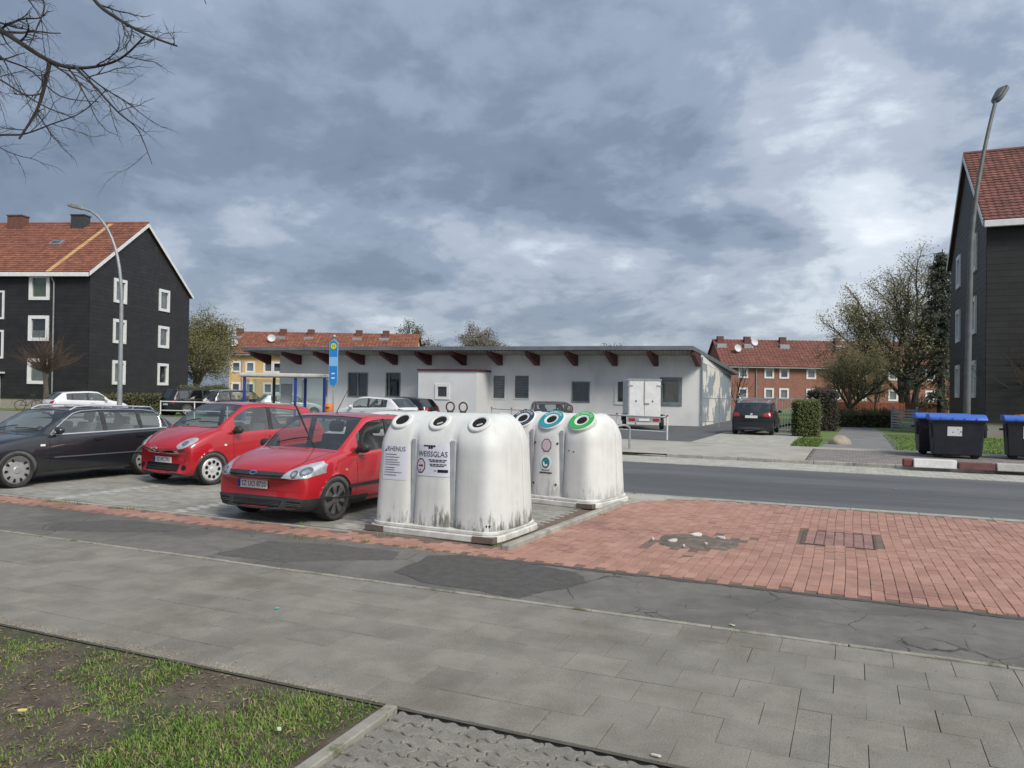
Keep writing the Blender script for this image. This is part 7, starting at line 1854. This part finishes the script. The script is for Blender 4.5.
def hedge(name, label, a, b, w, h, lm, n, size, z0=0.05, core='hedge_core', rough=0.10, round_top=0.0, cat='hedge'):
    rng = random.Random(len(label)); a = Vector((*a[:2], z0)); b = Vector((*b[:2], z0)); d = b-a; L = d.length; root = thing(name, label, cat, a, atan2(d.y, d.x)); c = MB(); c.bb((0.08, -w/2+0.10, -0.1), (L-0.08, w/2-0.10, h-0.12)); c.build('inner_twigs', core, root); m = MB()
    for _ in range(n):
        f = rng.random(); area = [L*h, L*h, w*h, w*h, L*w]; s = sum(area); q = f*s; i = 0
        while q > area[i]: q -= area[i]; i += 1
        u, v = rng.random(), rng.random()
        p = [Vector((u*L, -w/2, v*h)), Vector((u*L, w/2, v*h)), Vector((0, (u-.5)*w, v*h)), Vector((L, (u-.5)*w, v*h)), Vector((u*L, (v-.5)*w, h))][i]
        p += Vector((rng.gauss(0, rough*.6), rng.gauss(0, rough*.6), rng.gauss(0, rough*.6))) + Vector((0, 0, rough*1.2*noise.noise((p.x*1.3, p.y*1.3, 2))))
        if p.z < 0.01: p.z = 0.02
        x = Vector((rng.gauss(0, 1), rng.gauss(0, 1), rng.gauss(0, 1))).normalized(); y = x.orthogonal().normalized(); sz = size*rng.uniform(.6, 1.3); x *= sz*.5; y *= sz*.3
        m.add([p-x, p+y, p+x, p-y], [(0, 1, 2, 3)])
    m.build('foliage', lm, root); return root
p0, p1 = cfp(796, 33.6), cfp(817, 33.6); hedge('box_hedge', 'clipped green hedge end beside the driveway', p0, p1, 0.7, 1.56, 'hedge_leaf', 6500, 0.085, 0.05, rough=0.085)
p0, p1 = cfp(813, 39.5), cfp(832, 39.5); hedge('dark_bush', 'dark leafless hedge behind the clipped green one', p0, p1, 1.4, 2.05, 'bush_dark', 6000, 0.11, 0.05, rough=0.14)
p0, p1 = cfp(101, 49, 0), cfp(163, 48, 0); hedge('low_hedge', 'low brown-green hedge at the foot of the dark clad block', p0, p1, 1.0, 1.15, 'hedge_brown', 7000, 0.13, 0.0, rough=0.12)
p0, p1 = cfp(838, 45), cfp(893, 45); hedge('low_shrubs', 'row of low untrimmed shrubs before the board fence', p0, p1, 1.2, 0.85, 'hedge_brown', 6000, 0.11, 0.05, rough=0.20, cat='shrubs')
p0, p1 = cfp(182, 60, 0), cfp(226, 62, 0); hedge('low_hedge', 'hedge of olive shrubs behind the dark parked cars', p0, p1, 1.5, 1.7, 'hedge_brown', 5000, 0.16, 0.0, rough=0.22)

# --- the bare tree that overhangs the lawn; its twigs reach into the picture
def overhang():
    rng = random.Random(77); base = CF(-8.3, 7.6, -0.03); root = thing('bare_tree', 'bare tree by the lawn whose thin twigs hang into the sky', 'tree', base); O = Vector((base.x, base.y, -0.03)); wood, tw, tips = MB(), MB(), []
    crotch = Vector((0.15, 0.1, 3.4))
    wood.tube([(0, 0, -0.1), (0.03, 0.02, 0.5), (0.02, 0.08, 1.8), crotch, (0.4, 0.2, 4.6), (0.5, 0.3, 6.3), (0.7, 0.1, 8.2)], [0.27, 0.21, 0.19, 0.17, 0.13, 0.09, 0.03], 10)
    cf = dict(seg=5, wob=0.17, lift=(-0.01, -0.02, 0.0), taper=0.6, wood=-1, kids=(5, 4, 3), ang=(0.35, 1.05), len=(0.38, 0.62), **{'from': (0.12, 0.15, 0.2)})
    def main(pxs, r0, r1, kids, klen, start=None):
        pts = [AP(x, y, d)-O for x, y, d in pxs]
        if start is not None: pts = [start, start.lerp(pts[0], 0.5)+Vector((0, 0, 0.25))]+pts
        # smooth through the points
        sm = []
        for i in range(len(pts)-1):
            a, b, c, e = pts[max(0, i-1)], pts[i], pts[i+1], pts[min(len(pts)-1, i+2)]
            for k in range(5):
                t = k/5; sm.append(0.5*((2*b)+(c-a)*t+(2*a-5*b+4*c-e)*t*t+(3*b-a-3*c+e)*t**3))
        sm.append(pts[-1]); n = len(sm)-1; rs = [r0+(r1-r0)*i/n for i in range(n+1)]
        wood.tube(sm, rs, 6)
        for j in range(kids):
            i = int((0.10+0.9*(j+rng.random())/kids)*n*0.999); d = (sm[min(n, i+1)]-sm[max(0, i-1)]).normalized()
            grow(rng, wood, tw, tips, sm[i], rdir(rng, d, rng.uniform(0.4, 1.1)), klen*rng.uniform(0.5, 1.1), rs[i]*0.5, 0, 2, cf)
        return sm
    c2 = Vector((0.4, 0.2, 4.6))
    b1 = main([(-120, -25, 7.2), (-40, 12, 6.9), (0, 30, 6.7), (48, 60, 6.5), (80, 68, 6.4), (118, 60, 6.3), (145, 36, 6.2)], 0.036, 0.006, 14, 0.46, crotch)
    main([(50, 61, 6.5), (44, 88, 6.45), (36, 112, 6.4), (19, 139, 6.35)], 0.018, 0.008, 5, 0.32)
    main([(-60, 138, 6.6), (0, 135, 6.5), (24, 134, 6.4), (52, 124, 6.35), (82, 112, 6.3), (106, 90, 6.25)], 0.013, 0.003, 5, 0.45, crotch)
    main([(74, 66, 6.4), (96, 88, 6.35), (118, 112, 6.3), (138, 130, 6.25), (152, 164, 6.2)], 0.012, 0.0025, 5, 0.4)
    main([(60, -60, 6.4), (92, -3, 6.3), (120, 20, 6.2), (150, 36, 6.1), (177, 46, 6.0)], 0.024, 0.007, 10, 0.30, c2)
    main([(-70, -50, 6.6), (5, -20, 6.5), (43, 0, 6.4), (36, 30, 6.35), (28, 48, 6.3)], 0.016, 0.003, 7, 0.40, c2)
    main([(-60, 60, 6.5), (-10, 75, 6.4), (20, 92, 6.35), (48, 108, 6.3), (75, 118, 6.3)], 0.013, 0.003, 8, 0.36, crotch)
    main([(-60, 20, 6.9), (-5, 55, 6.8), (30, 70, 6.75), (60, 96, 6.7), (100, 102, 6.6)], 0.013, 0.003, 8, 0.38, crotch)
    main([(40, -80, 6.0), (120, -60, 5.9), (190, -25, 5.8), (206, 4, 5.75)], 0.014, 0.003, 2, 0.2, c2)
    for j in range(10):      # the rest of the crown, out of the picture
        a = pi*0.55+j*0.42; d = Vector((cos(a), sin(a), 0.9)).normalized(); grow(rng, wood, tw, tips, c2, d, 2.2, 0.05, 0, 2, cf)
    wood.build('trunk', 'bark_dark', root, smooth=True); tw.build('crown', 'bark_dark', root)
overhang()

# --- grass
def grass():
    rng = random.Random(2); mb = MB(); dry = MB(); x0, x1, y0, y1 = -9.0, -2.52, 1.2, Y_LAWN-0.04; n = 0
    def gz(x, y):
        e = max(0, min(1.0, (Y_LAWN-0.02-y)/0.25, (-2.43-x)/0.25)); return -0.016+e*(0.035*noise.noise((x*1.1, y*1.1, 0))+0.018*noise.noise((x*4, y*4, 3)))-0.006*e
    while n < 125000:
        x, y = rng.uniform(x0, x1), rng.uniform(y0, y1)
        dens = 0.5+0.9*noise.noise((x*0.9+3, y*0.9, 5))+0.55*noise.noise((x*2.6, y*2.6, 8)); edge = min((Y_LAWN-y)/0.5, (-2.45-x)/0.7, 1.0); dens = dens-0.20-(1-edge)*0.42
        if rng.random() > max(0.015, dens*1.6): 
            n += 0 if rng.random() < 0.5 else 1; continue
        n += 1; h = rng.uniform(0.010, 0.034)*(0.7+0.6*max(0, min(1, dens))); a = rng.uniform(0, 2*pi); w = rng.uniform(0.0022, 0.004); lean = rng.uniform(0.2, 1.5)*h; z = gz(x, y)-0.004
        dx, dy = cos(a), sin(a); mb.add([(x-dy*w, y+dx*w, z), (x+dy*w, y-dx*w, z), (x+dx*lean*0.45+dy*w*.8, y+dy*lean*0.45-dx*w*.8, z+h*0.62), (x+dx*lean*0.45-dy*w*.8, y+dy*lean*0.45+dx*w*.8, z+h*0.62), (x+dx*lean, y+dy*lean, z+h)], [(0, 1, 2, 3), (3, 2, 4)], 1 if rng.random() < 0.16 else 0)
    g = mb.build('grass', ['grass_blade', 'straw_blade'], None, kind='stuff', label='patchy green grass in the foreground soil', category='grass')
    for _ in range(2600):
        x, y = rng.uniform(x0, x1), rng.uniform(y0, y1); z = gz(x, y)+0.004; a = rng.uniform(0, pi); l = rng.uniform(0.008, 0.03); w = rng.uniform(0.003, 0.010); dx, dy = cos(a), sin(a)
        dry.add([(x-dx*l, y-dy*l, z), (x+dy*w, y-dx*w, z+0.004), (x+dx*l, y+dy*l, z+0.002), (x-dy*w, y+dx*w, z+0.006)], [(0, 1, 2, 3)])
    dry.build('leaf_litter', 'dry_bit', None, kind='stuff', label='dry leaf bits scattered on the bare soil', category='leaf litter')
    for i in range(9):
        x, y = rng.uniform(-5.5, -2.8), rng.uniform(2.3, 3.7); a = rng.uniform(0, pi); t = MB(); pts = []
        for k in range(6): pts.append((0.22*(k/5-.5), 0.03*sin(k*1.1), 0.006+0.006*(k % 2)))
        t.tube(pts, [0.003]*5+[0.0015], 5); o = t.build('fallen_twig', 'twig_brown', None); o.location = (x, y, gz(x, y)+0.004); o.rotation_euler = (0, 0, a); tag(o, 'thin dry twig lying on the patchy grass', 'twig', 'twigs lying on the lawn')
    # crumbs of earth and sand washed onto the slabs and along the kerbs
    cr = MB()
    for _ in range(5200):
        t = rng.random()
        if t < 0.55: x = rng.uniform(-9, -2.4); y = Y_LAWN+abs(rng.gauss(0, 0.10))*(0.6+1.4*max(0, noise.noise((x*1.3, 4, 4))))-0.01; z = 0.0
        elif t < 0.75: x = rng.uniform(-11, 4); y = Y_SLAB+rng.gauss(0, 0.05); z = 0.002
        elif t < 0.9: x = rng.uniform(-2.9, -0.6); y = 9.75+rng.gauss(0, 0.5); x = -1.76+rng.gauss(0, 0.5); z = 0.004
        else: x = rng.uniform(-11, 2); y = rng.uniform(Y_LAWN, Y_ASPH); z = 0.002
        s = rng.uniform(0.002, 0.007); a = rng.uniform(0, 6.28); cr.add([(x+s*cos(a), y+s*sin(a), z), (x+s*cos(a+2.1), y+s*sin(a+2.1), z), (x+s*cos(a+4.2), y+s*sin(a+4.2), z), (x, y, z+s*0.9)], [(0, 1, 3), (1, 2, 3), (2, 0, 3)])
    cr.build('earth_crumbs', 'crumb', None, kind='stuff', label='crumbs of earth and sand strewn over the paving', category='crumbs')
    # weeds along joints and kerbs
    wd = MB(); spots = []
    for (px, py, s, k) in ((500, 545, .10, 60), (520, 540, .10, 60), (560, 528, .08, 40), (600, 515, .08, 40), (636, 494, .10, 80), (625, 499, .10, 60), (255, 519, .16, 70), (60, 503, .25, 200), (130, 509, .2, 90), (300, 538, .12, 70), (360, 540, .08, 40), (415, 548, .08, 30), (390, 535, .08, 30), (300, 524, .1, 40), (642, 452, .22, 200), (625, 455, .25, 140), (795, 446, .15, 60)):
        g_ = GP(px, py)
        for _ in range(k): spots.append((g_.x+rng.gauss(0, s), g_.y+rng.gauss(0, s*0.35)))
    for x in [-12+0.02*i for i in range(900)]:
        if noise.noise((x*1.5, 3, 3)) > 0.05 and rng.random() < 0.6: spots.append((x, Y_SLAB+0.028+rng.gauss(0, 0.008)))
        if noise.noise((x*1.2, 9, 3)) > 0.1 and rng.random() < 0.5: spots.append((x, Y_ASPH+rng.gauss(0, 0.02)))
    for x, y in spots:
        h = rng.uniform(0.012, 0.05); a = rng.uniform(0, 2*pi); w = 0.004; dx, dy = cos(a), sin(a); l = h*rng.uniform(0.3, 1.0); wd.add([(x-dy*w, y+dx*w, -0.01), (x+dy*w, y-dx*w, -0.01), (x+dx*l, y+dy*l, h)], [(0, 1, 2)])
    wd.build('joint_weeds', 'grass_blade', None, kind='stuff', label='small weeds growing along joints and kerbs', category='weeds')
    # the lawn beyond the road
    lw = MB()
    for _ in range(26000):
        x, y = rng.uniform(1.35, 13), rng.uniform(Y_WALK+0.05, 40)
        h = rng.uniform(0.02, 0.05); a = rng.uniform(0, 2*pi); w = 0.014; dx, dy = cos(a), sin(a); l = h*0.6; lw.add([(x-dy*w, y+dx*w, 0.07), (x+dy*w, y-dx*w, 0.07), (x+dx*l, y+dy*l, 0.07+h)], [(0, 1, 2)])
    for _ in range(2500):
        x, y = rng.uniform(-1.95, -1.05), rng.uniform(Y_WALK+0.1, 33.5)
        h = rng.uniform(0.05, 0.14); a = rng.uniform(0, 2*pi); w = 0.012; dx, dy = cos(a), sin(a); l = h*0.6; lw.add([(x-dy*w, y+dx*w, 0.07), (x+dy*w, y-dx*w, 0.07), (x+dx*l, y+dy*l, 0.07+h)], [(0, 1, 2)])
    lw.build('lawn_grass', 'grass_lawn', None, kind='stuff', label='mown lawn grass behind the refuse containers', category='grass')
grass()
